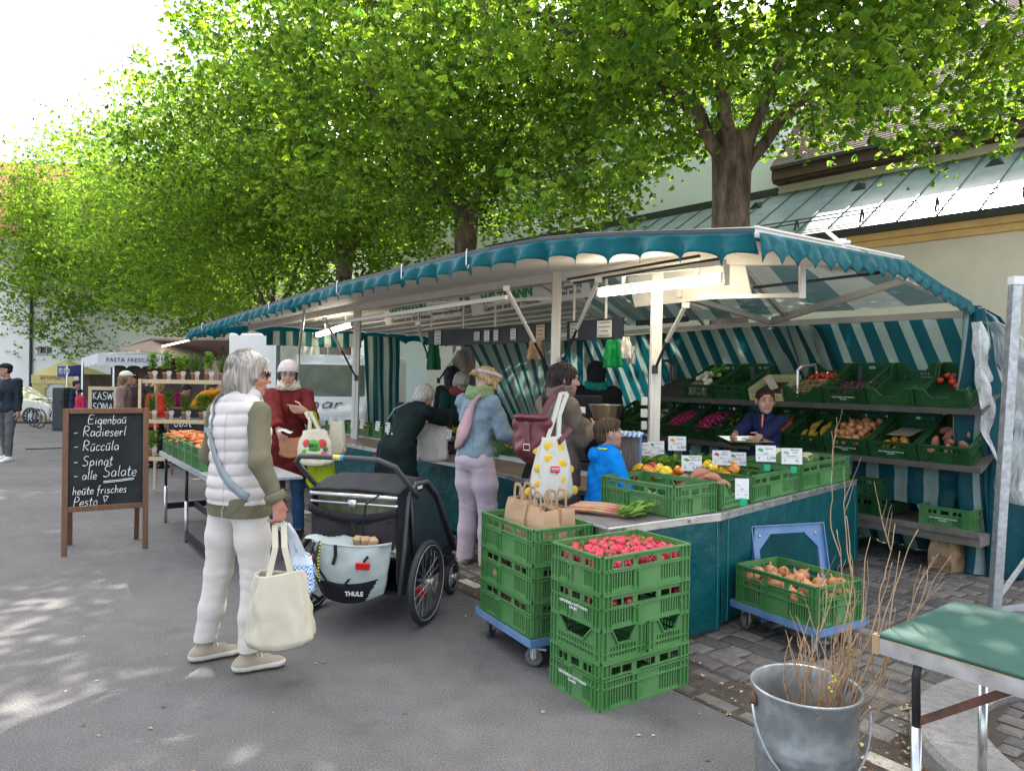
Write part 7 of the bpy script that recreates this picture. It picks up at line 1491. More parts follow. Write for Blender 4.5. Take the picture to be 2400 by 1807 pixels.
greens=[(1560,5.75,.5,.36,'wide crate of fresh green herbs beside the white post'),(1660,5.85,.36,.40,'crate of leafy greens behind the pepper crates'),(1760,5.65,.5,.40,'crate of lettuce in front of the girl'),(1850,5.95,.45,.40,'crate of broccoli behind the cucumbers')]
for i,(px,y,w_,d_,lb) in enumerate(greens):
    Tg=ccp(px,y,w_,d_,.15,'full' if i else 'dip',lb);leafy('leafy_greens',Tg,d_/2-.03,w_/2-.03,.15 if i < 2 else .10,420 if i < 2 else 160,M_HERB,lb.replace('crate of','fresh leaves heaped in the crate of'),.075,i+3,up=.8)
# rhubarb on the counter
M_RHU=mat('rhubarb_pink',(.46,.06,.08),.4,var=.2,vscale=30,stretch=(1,1,1),dark=(.35,.42,.15),dscale=9,damt=.7);M_RLF=leafmat('rhubarb_leaf',(.16,.28,.06),(.3,.5,.1),.2)
p0=V((.62,4.33,CZ));dr=V((.80,-.42,0)).normalized();pr=V((-dr.y,dr.x,0))
rg=random.Random(8)
for i in range(9):
    a=p0-dr*.24+pr*(.10-.026*i)+V((0,0,.018+.012*(i % 2)));b=a+dr*rg.uniform(.30,.36)+pr*rg.uniform(-.03,.03);o=thing('rhubarb_stalk','pink rhubarb stalk with cut leaf lying on the counter by the paper bags','rhubarb',a,0,'rhubarb stalks on the counter');m=MB();m.smooth=True;q=b-a;m.tube([V((0,0,0)),q*.5+V((0,0,.005)),q],[.012,.013,.010],7);m.build('stalk',M_RHU,o)
    m=MB();m.smooth=True
    for k in range(14):e=q+dr*rg.uniform(-.03,.15)+pr*rg.uniform(-.06,.06)+V((0,0,rg.uniform(-.01,.06)));s_=pr*rg.uniform(.010,.03)+V((0,0,rg.uniform(-.02,.02)));md_=q.lerp(e,.6);m.add([q,md_+s_,e,md_-s_],[(0,1,2,3)])
    m.tube([q,q+dr*.06+pr*rg.uniform(-.03,.03)+V((0,0,.01))],[.009,.004],5);m.build('leaf',M_RLF,o)
# cards on the counter
FC=V((-.05,-1,0));
def cardpx(px,py,y,title,price,label,w=.13,h=.095,col=(.1,.35,.08)):p=W(px,py,y);card(p,FC,title,price,label,w,h,col,rx=-.08)
cardpx(1621,1104,4.98,'Minigurken\nunbehandelt','5,90€','price card for mini cucumbers above the sweet potatoes',.14,.11)
cardpx(1691,1090,5.28,'Spitz\nPaprika','11,90','price card with red pointed peppers behind the yellow peppers',.135,.11,(.6,.04,.02));cardpx(1729,1091,5.32,'Broccoli','4,20','price card with a green broccoli picture beside the pepper card',.125,.10)
cardpx(1795,1082,5.02,'Gurken','1,20€','price card for cucumbers clipped to the cucumber crate',.14,.115);cardpx(1856,1088,5.05,'Blumen-\nkohl','4,-','price card for cauliflower in front of the largest head',.145,.115,(.3,.5,.3))
cardpx(1587,1056,5.45,'Paprika','6,90€','price card behind the mixed peppers, next to the green herbs',.135,.11,(.7,.3,.05));cardpx(1506,1068,5.35,'Tomaten','3,80','price card left of the peppers, partly behind the blue-edged board',.12,.10,(.6,.05,.02));cardpx(1538,1064,5.42,'Zucchini','2,90','price card with a zucchini picture behind the red pepper',.12,.10)
p=W(1739,1170,4.42);card(p,FC,'','1+','blank white handwritten card on the sweet potato crate',.085,.13,(.7,.7,.7),rx=-.06)
for px,py,y in ((1797,1092,5.0),(1859,1097,5.04),(1741,1172,4.40)):m=MB();q=W(px,py,y);m.b2((-.022,-.012,-.035),(.022,.006,.012));tag(m.build('card_clip',mat('green_clip',(.0,.35,.16),.35),loc=q,bevel=.003),'bright green clip holding a price card to its crate rim','clip','green card clips')
# board with checked cloth between boy and peppers, metal bowl, tills
o=thing('wooden_board_screen','upright grey wooden board with blue edge and blue checked cloth on top, beside the boy','screen',W(1472,1120,5.25).xy.to_3d()+V((0,0,CZ-.01)),-.55)
m=MB();m.b2((-.085,-.015,0),(.085,.015,.42));m.build('board',mat('grey_weathered_wood',(.23,.17,.14),.75,var=.25,vscale=5,stretch=(10,1,1)),o);m=MB()
for x in (-.09,.09):m.b2((x-.006,-.02,0),(x+.006,.02,.43))
m.build('blue_edge',M_BLUE2,o)
def check(N,K,b):
    t=nd(N,'ShaderNodeTexCoord');c=nd(N,'ShaderNodeTexChecker',{'Scale':55.0,'Color1':(.72,.74,.76,1),'Color2':(.02,.22,.62,1)});K.new(t.outputs['Object'],c.inputs[0]);K.new(c.outputs[0],b.inputs['Base Color'])
M_CHK=custom('blue_white_check',check,.7);m=MB();m.smooth=True;m.grid(lambda u,v:((u-.5)*.23+.01*math.sin(v*9),(v-.5)*.12,.445-.035*abs(2*v-1)**2+.004*math.sin(u*30)),16,8);m.build('checked_cloth',M_CHK,o,solid=.003)
p=W(1420,985,6.0);m=MB();m.smooth=True;m.lathe([(.07,0),(.11,.02),(.145,.13),(.155,.135),(.14,.13),(.105,.022),(0,.012)],26);tag(m.build('metal_bowl',mat('brushed_steel',(.60,.57,.52),.28,metal=1,var=.05),loc=(p.x,p.y,p.z)),'shiny metal bowl standing in front of the cashier','bowl')
def till(p,rz,label,s=1.0,tilt=.25,pole=True):
    o=thing('till_scale',label,'till',p,rz,'tills on the counter');M=Matrix.Translation((0,0,.50*s)) @ Matrix.Rotation(tilt,4,'X');m=MB();m.box((0,0,0),(.34*s,.04,.28*s),M);m.build('screen_housing',M_BLK,o,bevel=.006);m=MB();m.box((-.05,-.0215,-.02),(.15*s,.003,.13*s),M);m.build('display',custom('till_display',lambda N,K,b:(lambda t,n:(K.new(t.outputs['Object'],n.inputs['Vector']),K.new(ramp(N,K,n.outputs[0],[(.35,(.02,.02,.03)),(.45,(.35,.12,.06)),(.55,(.6,.5,.4)),(.65,(.05,.25,.4))]),b.inputs['Base Color']),K.new(ramp(N,K,n.outputs[0],[(.35,(.02,.02,.03)),(.5,(.4,.2,.1)),(.65,(.1,.3,.5))]),b.inputs['Emission Color']),setattr(b.inputs['Emission Strength'],'default_value',.35)))(nd(N,'ShaderNodeTexCoord'),nd(N,'ShaderNodeTexNoise',{'Scale':28.0})),.2),o)
    m=MB();m.b2((-.18*s,-.16,0),(.18*s,.16,.09));m.b2((-.03,-.02,.09),(.03,.02,.5*s));m.b2((-.17*s,-.15,.10),(.17*s,.15,.112));m.build('scale_base',M_BLK,o,bevel=.005);return o
p=W(1365,985,6.35);till((p.x,p.y,.746),-.25,'black till with glowing display between the woman in taupe and the hooded cashier',1.05)
p=W(1035,1010,7.85);till((p.x,p.y,.746),.2,'small black till screen in front of the stooped customer',.72)
m=MB();q=W(1510,940,5.85)
for i,(dz,w_) in enumerate(((.0,.05),(-.10,.055),(-.20,.045))):m.box((0,0,dz),(w_,.03,.07))
tag(m.build('socket_boxes',mat('grey_socket',(.55,.53,.48),.4),loc=q,bevel=.004),'column of three electric sockets on the post behind the peppers','sockets')
# hanging bags under the price boards
def hang(px,y,z0,z1,w_,m_,label,seed,name='cloth_bag'):
    p=W(px,800,y);mb=MB();mb.smooth=True
    mb.grid(lambda u,v:((u-.5)*w_*(.55+.45*v**.5)+.01*smoothnoise(v*4,u*3,seed),.03*math.sin(u*9+seed)*(.3+v)+.02*smoothnoise(u*6,v*5,seed),lerp(z1,z0,v)+.01*smoothnoise(u*4,0,seed)),18,14)
    tag(mb.build(name,m_,loc=(p.x,p.y,0),solid=.006),label,'bag',None)
M_GBAG=cloth('green_bag',(.005,.20,.045),rough=.5);M_WBAG=cloth('white_bag',(.62,.6,.55),rough=.5)
hang(1017,8.1,1.64,1.92,.17,cloth('dark_green_bag',(.005,.085,.03),rough=.6),'dark green cloth bag hanging left of the curly-haired seller',1);hang(1436,6.15,1.66,1.90,.16,M_GBAG,'bright green bag hanging from the price board near the lamp',2);hang(1467,6.2,1.74,1.93,.10,M_WBAG,'white bag hanging beside the bright green one',3);hang(1480,6.3,1.70,1.86,.09,M_WBAG,'second white bag hanging at the board end',5);hang(1256,6.85,1.74,1.93,.17,M_KRAFT,'brown paper sheet hanging below the price board by the white post',4,'kraft_sheet')
# ---- display stand stock
CR=[]
def stock(k,z,label,kind='full',fill=None,**kw):T=on_stand(k,z,label,kind,**kw);return T
Tt={}
Z1,Z2,Z3=1.35,.89,.37
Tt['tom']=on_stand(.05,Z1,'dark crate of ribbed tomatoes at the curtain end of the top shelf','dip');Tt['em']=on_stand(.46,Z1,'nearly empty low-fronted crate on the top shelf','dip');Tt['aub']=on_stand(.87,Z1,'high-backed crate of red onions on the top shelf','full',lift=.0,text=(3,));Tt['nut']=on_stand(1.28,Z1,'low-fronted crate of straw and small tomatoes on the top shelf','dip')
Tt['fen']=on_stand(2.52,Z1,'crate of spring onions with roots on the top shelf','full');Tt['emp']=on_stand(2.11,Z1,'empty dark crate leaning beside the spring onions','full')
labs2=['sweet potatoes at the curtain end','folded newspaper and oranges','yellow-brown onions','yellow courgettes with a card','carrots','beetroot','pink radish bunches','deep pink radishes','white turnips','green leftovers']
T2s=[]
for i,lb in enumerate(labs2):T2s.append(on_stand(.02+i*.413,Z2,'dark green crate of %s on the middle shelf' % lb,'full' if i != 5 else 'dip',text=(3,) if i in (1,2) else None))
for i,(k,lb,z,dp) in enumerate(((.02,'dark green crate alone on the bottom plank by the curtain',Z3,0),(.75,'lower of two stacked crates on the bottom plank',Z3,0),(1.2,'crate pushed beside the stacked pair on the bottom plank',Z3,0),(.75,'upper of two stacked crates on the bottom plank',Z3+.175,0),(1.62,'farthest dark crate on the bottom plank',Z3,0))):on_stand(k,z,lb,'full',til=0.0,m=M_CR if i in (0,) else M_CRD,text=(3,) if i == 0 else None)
PM['on']=onion_mesh();PM['ca']=[carrot_mesh(k) for k in (0,2)]
M_PRAD=mat('pink_radish',(.42,.012,.13),.4,var=.15);
hp=lambda T,me,nm,cat,lb,gr,n,sd_,z=.06,dome=.03,mind=.05,sc=(.9,1.1),lx=.25,ly=.16,ox=-.0,**kw:heap(me,nm,cat,lb,gr,T @ Matrix.Translation((ox,0,0)),n,lx,ly,z,dome,sd_,sc=sc,mind=mind,**kw)
hp(T2s[2],PM['on'],'onion','onion','brown onion in the heaped crate on the middle shelf','onions on the middle shelf',46,3,z=.09,dome=.05,mind=.062,lx=.22,ox=-.04,tilt=.8)
hp(T2s[4],PM['ca'],'carrot','carrot','orange carrot in the crate beside the girl','carrots on the middle shelf',26,5,z=.07,dome=.04,mind=.04,sc=(1,1.3),lx=.18,ly=.12,rotfn=lambda r:(0,r.uniform(-.2,.2),r.uniform(-.5,.5)))
hp(T2s[0],PM['sw'],'sweet_potato','sweet potato','sweet potato in the crate beside the curtain','sweet potatoes on the middle shelf',10,5,z=.07,dome=.03,mind=.09)
pr_=radish_mesh();pr_.materials[0]=M_PRAD
for i,n_ in ((6,60),(7,60)):hp(T2s[i],pr_,'radish','radish','pink radish in the %s crate left of the girl' % ('nearer' if i == 6 else 'farther'),'pink radishes on the middle shelf %d' % (i-5) if False else 'pink radishes in the %s shelf crate' % ('nearer' if i == 6 else 'farther'),n_,i,z=.08,dome=.05,mind=.035,sc=(1.1,1.6),lx=.22)
M_TUR=mat('turnip_white',(.62,.6,.45),.5);tm=lump_mesh('turnip',M_TUR,.07,.035,5);hp(T2s[8],tm,'turnip','turnip','white turnip in the crate behind the white post','white turnips on the middle shelf',14,4,z=.06,dome=.03,mind=.07);leafy('turnip_leaves',T2s[8],.2,.14,.10,60,M_HERB,'green tops of the white turnips on the middle shelf',.07,4)
M_YCO=mat('yellow_courgette',(.66,.45,.06),.4);ym=lump_mesh('courgette',M_YCO,.22,.024,4);hp(T2s[3],ym,'yellow_courgette','courgette','yellow courgette in the crate between carrots and onions','yellow courgettes on the middle shelf',9,4,z=.07,dome=.02,mind=.045,rotfn=lambda r:(0,0,r.uniform(-.15,.15)+.1),lx=.16,ly=.12)
M_ORG=mat('orange_fruit',(.70,.26,.03),.45,var=.08);om=lump_mesh('orange',M_ORG,.07,.036,1,0);hp(T2s[1],om,'orange','orange','orange lying low in the crate beside the onions','oranges on the middle shelf',8,9,z=.05,mind=.075,ly=.14,lx=.1,ox=-.12)
m=MB();m.box((0.05,0.02,.10),(.3,.2,.004),None,Matrix.Rotation(.25,3,'Y'));m2=m.build('newspaper',mat('newsprint',(.42,.36,.30),.8,var=.3,vscale=30));m2.matrix_world=T2s[1];tag(m2,'folded sheet of newsprint on the oranges','paper')
leafy('beet_leaves',T2s[5],.2,.14,.09,90,M_HERB,'dark leaves in the crate hidden behind the girl',.06,8);leafy('green_leftovers',T2s[9],.22,.14,.08,150,M_HERB,'green leaves left in the farthest middle-shelf crate',.07,9)
M_TOM=mat('tomato_red',(.58,.045,.02),.2,var=.05,coat=.3);tmm=lump_mesh('tomato',M_TOM,.062,.036,1,0);hp(Tt['tom'],tmm,'tomato','tomato','red tomato in the crate next to the curtain','tomatoes by the curtain',9,2,z=.07,dome=.02,mind=.065);tm2=lump_mesh('small_tomato',M_TOM,.04,.021,2,0);hp(Tt['nut'],tm2,'small_tomato','tomato','small red tomato behind the straw on the top shelf','small tomatoes on the top shelf',26,2,z=.07,mind=.036,lx=.10,ox=.14)
M_AUB=mat('red_onion_skin',(.10,.015,.05),.35,var=.15);am=lump_mesh('red_onion',M_AUB,.055,.027,3,0);hp(Tt['aub'],am,'red_onion','red onion','small dark red onion in the high-backed crate','red onions on the top shelf',42,2,z=.06,mind=.042,lx=.15,ox=-.10,dome=.02)
mb=MB();rg=random.Random(3);M_STRAW=mat('straw',(.55,.40,.20),.8,var=.2)
for i in range(260):a=rg.uniform(0,3.14);p=V((rg.uniform(-.26,.02),rg.uniform(-.16,.16),.085+rg.uniform(0,.035)));d=V((math.cos(a),math.sin(a),rg.uniform(-.3,.3)))*rg.uniform(.02,.045);mb.tube([p-d,p+d],.0012,3,Tt['nut'],cap=False)
tag(mb.build('straw',M_STRAW),'pale straw filling the front of the low-fronted top-shelf crate',kind='stuff')
Mg=mat('garlic_white',(.70,.66,.58),.6,var=.06);gm=lump_mesh('spring_onion_bulb',Mg,.075,.033,4,0);hp(Tt['fen'],gm,'spring_onion','spring onion','white bulb of spring onion with dangling roots on the top shelf','spring onions on the top shelf',12,2,z=.15,dome=.05,mind=.05,lx=.14,ly=.10,ox=-.10)
mb=MB()
for i in range(90):p=V((rg.uniform(-.27,-.17),rg.uniform(-.12,.12),.16));mb.tube([p,p+V((-.05,rg.uniform(-.03,.03),-.03)),p+V((-.07,rg.uniform(-.05,.05),-.10))],.0012,3,Tt['fen'],cap=False)
tag(mb.build('roots',M_ROOT),'tangled pale roots hanging from the spring onions',kind='stuff');leafy('onion_tops',Tt['fen'] @ Matrix.Translation((0.02,-.06,0)),.12,.06,.19,50,[M_HERB[1],M_HERB[0]],'green and yellow tops of the spring onions',.09,6)
# fruit carton on the top shelf
T=Matrix.Translation(SF0+SDn*(1.69+.2)+V((0,0,Z1+.012))) @ Matrix.Rotation(angz(SDb),4,'Z') @ Matrix.Rotation(-TIL,4,'Y') @ Matrix.Translation((.2,0,0));o=thing('fruit_carton','pale green printed cardboard carton with torn flap on the top shelf','carton',(0,0,0));o.matrix_world=T
M_CART=mat('pale_green_carton',(.42,.44,.22),.7,var=.08);m=MB();m.b2((-.19,-.19,0),(.19,.19,.006));m.b2((-.19,-.19,0),(-.184,.19,.085));m.b2((.184,-.19,0),(.19,.19,.13));m.b2((-.184,-.19,0),(.184,-.184,.13));m.b2((-.184,.184,0),(.184,.19,.13));m.build('carton_body',M_CART,o)
m=MB();text_into(m,'GEMÜSE FRISCH',.042,Matrix.Translation((-.1915,0,.045)) @ Matrix.Rotation(-math.pi/2,4,'Z') @ Matrix.Rotation(math.pi/2,4,'X'),.0008);m.build('printed_text',mat('red_print',(.4,.05,.02),.6),o);m=MB();m.box((-.02,.02,.13),(.004,.10,.15),None,Matrix.Rotation(-.35,3,'X'));m.build('flap',mat('pale_card',(.6,.52,.42),.7),o);m=MB();m.b2((-.17,-.17,.03),(.17,.17,.05));m.build('berry_layer',mat('dark_berries',(.05,.015,.015),.5,var=.3,vscale=40,bump=.01,bscale=60),o)
for i,(k,z) in enumerate(((.75,Z1-.012),(1.9,Z1-.012),(.3,Z2+.20),(1.0,Z2+.42),(2.2,Z2+.43))):pass
# ---- front counter crates
dC=[(CF[i],CF[i+1]) for i in range(len(CF)-1)]
def oncnt(s):
    L_=0
    for a,b in dC:
        l=(b-a).length
        if s <= L_+l:t=(b-a).normalized();return a+t*(s-L_),t
        L_ += l
    return dC[-1][1],(dC[-1][1]-dC[-1][0]).normalized()
prod=[('pale mushrooms',(.6,.5,.4)),('green kiwis',(.12,.14,.04)),('yellow apples',(.7,.5,.05)),('small oranges',(.75,.3,.02)),('yellow lemons',(.8,.6,.05)),('dark plums',(.08,.02,.06)),('red apples',(.5,.04,.03)),('pink tomatoes',(.6,.08,.05)),('green pears',(.3,.38,.08))]
FM={}
for i in range(15):
    s=.45+i*.345;p,t=oncnt(s);n=V((-t.y,t.x,0));
    if n.y < 0:n=-n
    if 1.9 < i*0 :pass
    c=p+n*.74;rz=angz(n);nm,col=prod[i % 9];dist=['farthest from the corner','second from the far end','third from the far end','fourth from the far end','fifth from the far end','sixth from the far end','seventh from the far end','eighth from the far end','ninth from the far end','tenth from the far end','eleventh from the far end','twelfth from the far end','thirteenth from the far end','fourteenth from the far end','nearest to the corner'][i]
    if i in (12,):continue
    crate((c.x,c.y,.747),rz,'small low-fronted crate of %s on the front counter, %s' % (nm,dist.split(' the ')[0]+' the '+dist.split(' the ')[-1]),(.40,.30,.15),'dip');T=cfr(c.x,c.y,.747,rz)
    key=nm
    if key not in FM:FM[key]=lump_mesh(nm.split()[-1].rstrip('s'),mat(nm.replace(' ','_'),col,.35,var=.1),.068,.034,i,0)
    heap(FM[key],nm.split()[-1].rstrip('s').replace('tomatoe','tomato'),'fruit','%s, one of those in their small crate %s' % (nm[:-1],dist),nm+' '+dist,T,12,.14,.10,.07,.03,i,mind=.055)
    cp=T @ V((-.205,.0,.10));card(cp+V((-t.x,-t.y,0))*(.05 if i % 2 else -.03),-n,nm.split()[-1].capitalize() if False else ['Pilze','Kiwi','Äpfel','Orangen','Zitronen','Pflaumen','Äpfel','Tomaten','Birnen'][i % 9],['2,90','3,50','2,40','1,95','0,80','4,20','2,60','3,90','3,20'][i % 9],'price card on the front counter crate of %s %s' % (nm,dist),.115,.125,col,rx=-.1)
M_BAN=mat('banana_yellow',(.74,.50,.03),.45,var=.08,dark=(.35,.4,.05),dscale=5,damt=.5);bm_=MB();bm_.smooth=True;bm_.tube([(-.11,0,0),(-.09,.012,.002),(-.04,.03,.0),(.02,.034,0),(.08,.018,0),(.115,-.01,0),(.13,-.02,0)],[.005,.012,.018,.019,.016,.009,.004],7);bme=bm_.mesh('banana',M_BAN)
p,t=oncnt(3.05);n=V((-t.y,t.x,0));n=n if n.y > 0 else -n;heap(bme,'banana','banana','yellow banana heaped behind the radishes on the front counter','bananas on the front counter',cfr(*(p+n*.80).xy,.88,angz(t)),16,.16,.08,.05,.04,4,mind=.035,rotfn=lambda r:(r.uniform(-.5,.5),0,r.uniform(-.3,.3)))
p,t=oncnt(3.72);q=p+V((-t.y,t.x,0))*(.16 if -t.y*0+t.x > 0 else .16);T=cfr(q.x+.1,q.y+.10,.725,.3);heap(PM['rad'],'radish','radish','red radish in the bunch lying on the front counter','bunch of radishes on the front counter',T,14,.05,.05,.02,.04,5,mind=.026,sc=(1.1,1.4));leafy('radish_leaves',T @ Matrix.Translation((-.05,.08,0)),.06,.06,.07,60,M_HERB,'leaves of the radish bunch on the front counter',.09,6)
# ================================================================ REMAINING THINGS
# ---- second dolly with onions, and an empty one leaning on the skirt
fr_,lf_=V((1.714,3.93,0)),V((1.40,4.47,0));d_=(lf_-fr_).normalized();e_=V((d_.y,-d_.x,0));cd=fr_+d_*.31+e_*.215;ad=angz(-d_)
d2=thing('crate_dolly','blue dolly on casters carrying the onion crate in front of the teal skirt','dolly',(cd.x,cd.y,0),ad,'blue crate dollies');dolly_frame(Matrix.Translation((0,0,.155)),d2)
for x in (-.25,.25):
    for y in (-.15,.15):wheel_caster(x,y,d2,.5 if x > 0 else 2.0,ztop=.142,r=.056)
crate((cd.x,cd.y,.18),ad,'tall green crate of onions standing on the dolly beside the bucket of twigs',(.60,.40,.235),'full')
To=cfr(cd.x,cd.y,.18,ad);heap(PM['on'],'onion','onion','pale brown onion in the crate on the dolly','onions in the dolly crate',To,46,.25,.16,.135,.0,5,mind=.07,sc=(1.0,1.35),tilt=.9)
lt,rt=W(1768,1240,4.66),W(1938,1259,4.84);lean_=thing('crate_dolly','empty blue dolly frame leaning upright against the teal skirt','dolly',(0,0,0),0,'blue crate dollies');t=(rt-lt);t.z=0;t.normalize();nn=V((t.y,-t.x,0));c_=(lt+rt)/2;c_.z=.30
Mx=Matrix((t,(V((0,0,1))*.97-nn*.2).normalized(),-(t.cross((V((0,0,1))*.97-nn*.2).normalized()))*-1)).transposed().to_4x4();Mx.translation=c_;lean_.location=c_;Mx2=Mx.copy();Mx2.translation=(0,0,0);dolly_frame(Mx2,lean_,.58,.60)
# ---- zinc bucket with twigs
bc=V((1.107,2.63,0));M_ZINC=custom('dull_zinc',two_noise(3.5,[(.3,(.22,.24,.25)),(.7,(.42,.44,.45))],14,[(.42,(.85,.85,.84)),(.66,(1.1,1.1,1.08))]),.42,.55)
bk=thing('zinc_bucket','large galvanised zinc bucket holding bare twigs in front of the green table','bucket',bc)
m=MB();m.smooth=True;m.lathe([(.172,.008),(.175,.0),(.178,.01),(.180,.10),(.185,.20),(.191,.212),(.186,.222),(.191,.234),(.187,.246),(.193,.40),(.202,.43),(.205,.437),(.200,.442),(.194,.436),(.183,.24),(.172,.03),(0,.025)],48);m.build('bucket_body',M_ZINC,bk);bk.scale=(.96,.96,.99)
for sd_ in (-1,1):m=MB();m.smooth=True;m.ball((sd_*.20,0,.385),(.016,.022,.03),8,6);m.build('handle_lug',mat('rusty_iron',(.12,.055,.035),.7,var=.2),bk)
m=MB();m.smooth=True;m.tube([(math.cos(a)*.222,-.05-.19*math.sin(a)*.55,.385-.27*math.sin(a)) for a in [math.pi*k/18 for k in range(19)]],.0048,8);m.build('handle',M_GALV,bk)
M_TWG=mat('brown_twig',(.32,.21,.115),.75,var=.22,vscale=15);M_BUD=mat('yellow_catkin',(.42,.30,.03),.7,var=.2)
tw=thing('twig_bunch','bunch of tall bare twigs with a few yellow catkins standing in the zinc bucket','twigs',bc+V((0,0,.03)));rg=random.Random(17);m=MB();m.smooth=True;mbd=MB();mbd.smooth=True
def twig(p,d,L_,r,dep=0):
    n=max(5,int(L_/.035));pts=[V(p)];dd=V(d)
    for i in range(n):
        dd=(dd+V((rg.gauss(0,1),rg.gauss(0,1),rg.gauss(0,.5)))*.10+V((.004,0,.035))).normalized();dd.x=max(-.24,min(dd.x,.40));pts.append(pts[-1]+dd*(L_/n))
    m.tube(pts,[lerp(r,r*.28,i/n) for i in range(n+1)],5)
    if dep < 2 and L_ > .15 and L_ < 1.5:
        for k in range(rg.randint(1,3)):
            i=rg.randint(n//4,n-2);d2_=(dd+V((rg.gauss(0,1),rg.gauss(0,1),rg.uniform(-.1,.6)))*.22).normalized();twig(pts[i],d2_,L_*rg.uniform(.25,.5),r*.55,dep+1)
    elif rg.random() < .03:
        for k in range(7):q=pts[-1-(k % 4)];mbd.ball(q+V((rg.gauss(0,.006),rg.gauss(0,.006),rg.gauss(0,.008))),rg.uniform(.003,.006),5,4)
for i in range(28):
    a=rg.uniform(0,6.28);r0=rg.uniform(0,.05);b=V((.02+math.cos(a)*r0*.8,math.sin(a)*r0,0));ln=rg.uniform(-.25,.55) if i % 2 else rg.uniform(.25,.75);twig(b,V((ln*.30+.04,rg.gauss(.0,.09),1)).normalized(),rg.uniform(.46,.70),rg.uniform(.003,.0048))
for i in range(8):twig(V((.04,0,0)),V((rg.uniform(.26,.40),rg.uniform(-.05,.15),1)).normalized(),rg.uniform(.92,1.12),.0048)
m.build('twigs',M_TWG,tw);mbd.build('catkins',M_BUD,tw)
# ---- green folding table at the corner
TZ=.72;ta=G(2051,1484,TZ);tb=G(2241,1404,TZ);al=V((.67,-.742,0));w_t=(tb-ta);al=V((w_t.y,-w_t.x,0)).normalized();Lw=w_t.length;wt=w_t.normalized()
tt=thing('folding_table','worn green topped folding table with aluminium rim and telescopic legs','table',(ta.x,ta.y,0));OT=V((ta.x,ta.y,0))
def tp_(a,b,z):return wt*a+al*b+V((0,0,z))
M_GT=custom('worn_green_laminate',two_noise(5,[(.3,(.004,.045,.032)),(.62,(.009,.07,.05)),(.78,(.06,.13,.10))],1.5,[(.35,(.8,.8,.8)),(.65,(1.15,1.15,1.15))],(1,1.6,1)),.72)
def obox(m,a0,a1,b0,b1,z0,z1):P=[tp_(a,b,z) for a in (a0,a1) for b in (b0,b1) for z in (z0,z1)];m.add(P,[(0,1,3,2),(4,6,7,5),(0,4,5,1),(2,3,7,6),(0,2,6,4),(1,5,7,3)])
m=MB();obox(m,0.002,Lw,.002,1.8,TZ-.012,TZ);m.build('tabletop',M_GT,tt,bevel=.003);m=MB()
for q in ((-.003,.001,0,1.8),(Lw,Lw+.004,0,1.8),(-.003,Lw+.004,-.004,0)):obox(m,*q,TZ-.062,TZ-.013)
m.build('aluminium_rim',M_ALU,tt);m=MB();obox(m,-.006,.02,-.007,.015,TZ-.065,TZ-.002);obox(m,-.003,Lw,-.001,1.8,TZ-.0125,TZ-.0115);m.build('corner_cap',mat('pale_pressboard',(.4,.26,.14),.8),tt)
for (a,b) in ((.05,.12),(Lw-.05,.12),(.05,1.55),(Lw-.05,1.55)):
    m=MB();m.smooth=True;m.tube([tp_(a,b-.0,TZ-.06),tp_(a,b-.01,TZ-.12),tp_(a,b-.005,.42)],.0135,10);lg=m.build('leg',M_BLK,tt);m=MB();m.smooth=True;m.tube([tp_(a,b-.005,.44),tp_(a,b,.02)],.0155,12);m.build('leg_tube',M_ALU,lg);m=MB();m.tube([tp_(a,b,.022),tp_(a,b,0)],.0175,10);m.build('foot_cap',M_BLK,lg)
m=MB();m.beam(tp_(.05,.11,.45),tp_(.05,.38,TZ-.065),.006,.025);m.build('brace',mat('rusty_black_steel',(.05,.03,.025),.6,dark=(.2,.07,.03),dscale=14,damt=.8),tt);m=MB()
for q in (tp_(-.005,.55,TZ-.038),tp_(-.005,1.15,TZ-.038)):m.ball(q,.008,8,6)
m.build('rivet_heads',M_ALU,tt)
# ---- galvanised post and brown sack by the curtain
b0,b1=W(2330,1432,4.85),W(2380,668,4.85);b0.z=0;gp=thing('steel_post','leaning galvanised square post with white cap beside the striped curtain','post',b0);m=MB();m.beam((0,0,0),b1-b0,.062,.062,up=(1,0,0));m.build('post_tube',M_GALV,gp,bevel=.004);m=MB();m.beam(b1-b0,(b1-b0)*1.025,.066,.066,up=(1,0,0));m.build('cap',mat('white_cap',(.7,.7,.68),.5),gp)
m=MB();q=(b1-b0);m.beam((0,0,.02),(.9,.25,.04),.05,.03);m.beam((.02,0,.10),(.7,.45,.5),.02,.03);m.beam((.5,.12,.03),(.52,.1,1.2),.04,.04,up=(1,0,0));m.build('base_bars',M_GALV,gp)
q=G(2228,1335);sk=paper_bag((q.x,q.y,.0),.4,.27,.20,.27,'crumpled brown paper sack standing on the setts beside the striped curtain',7,handles=False,crumple=.035)
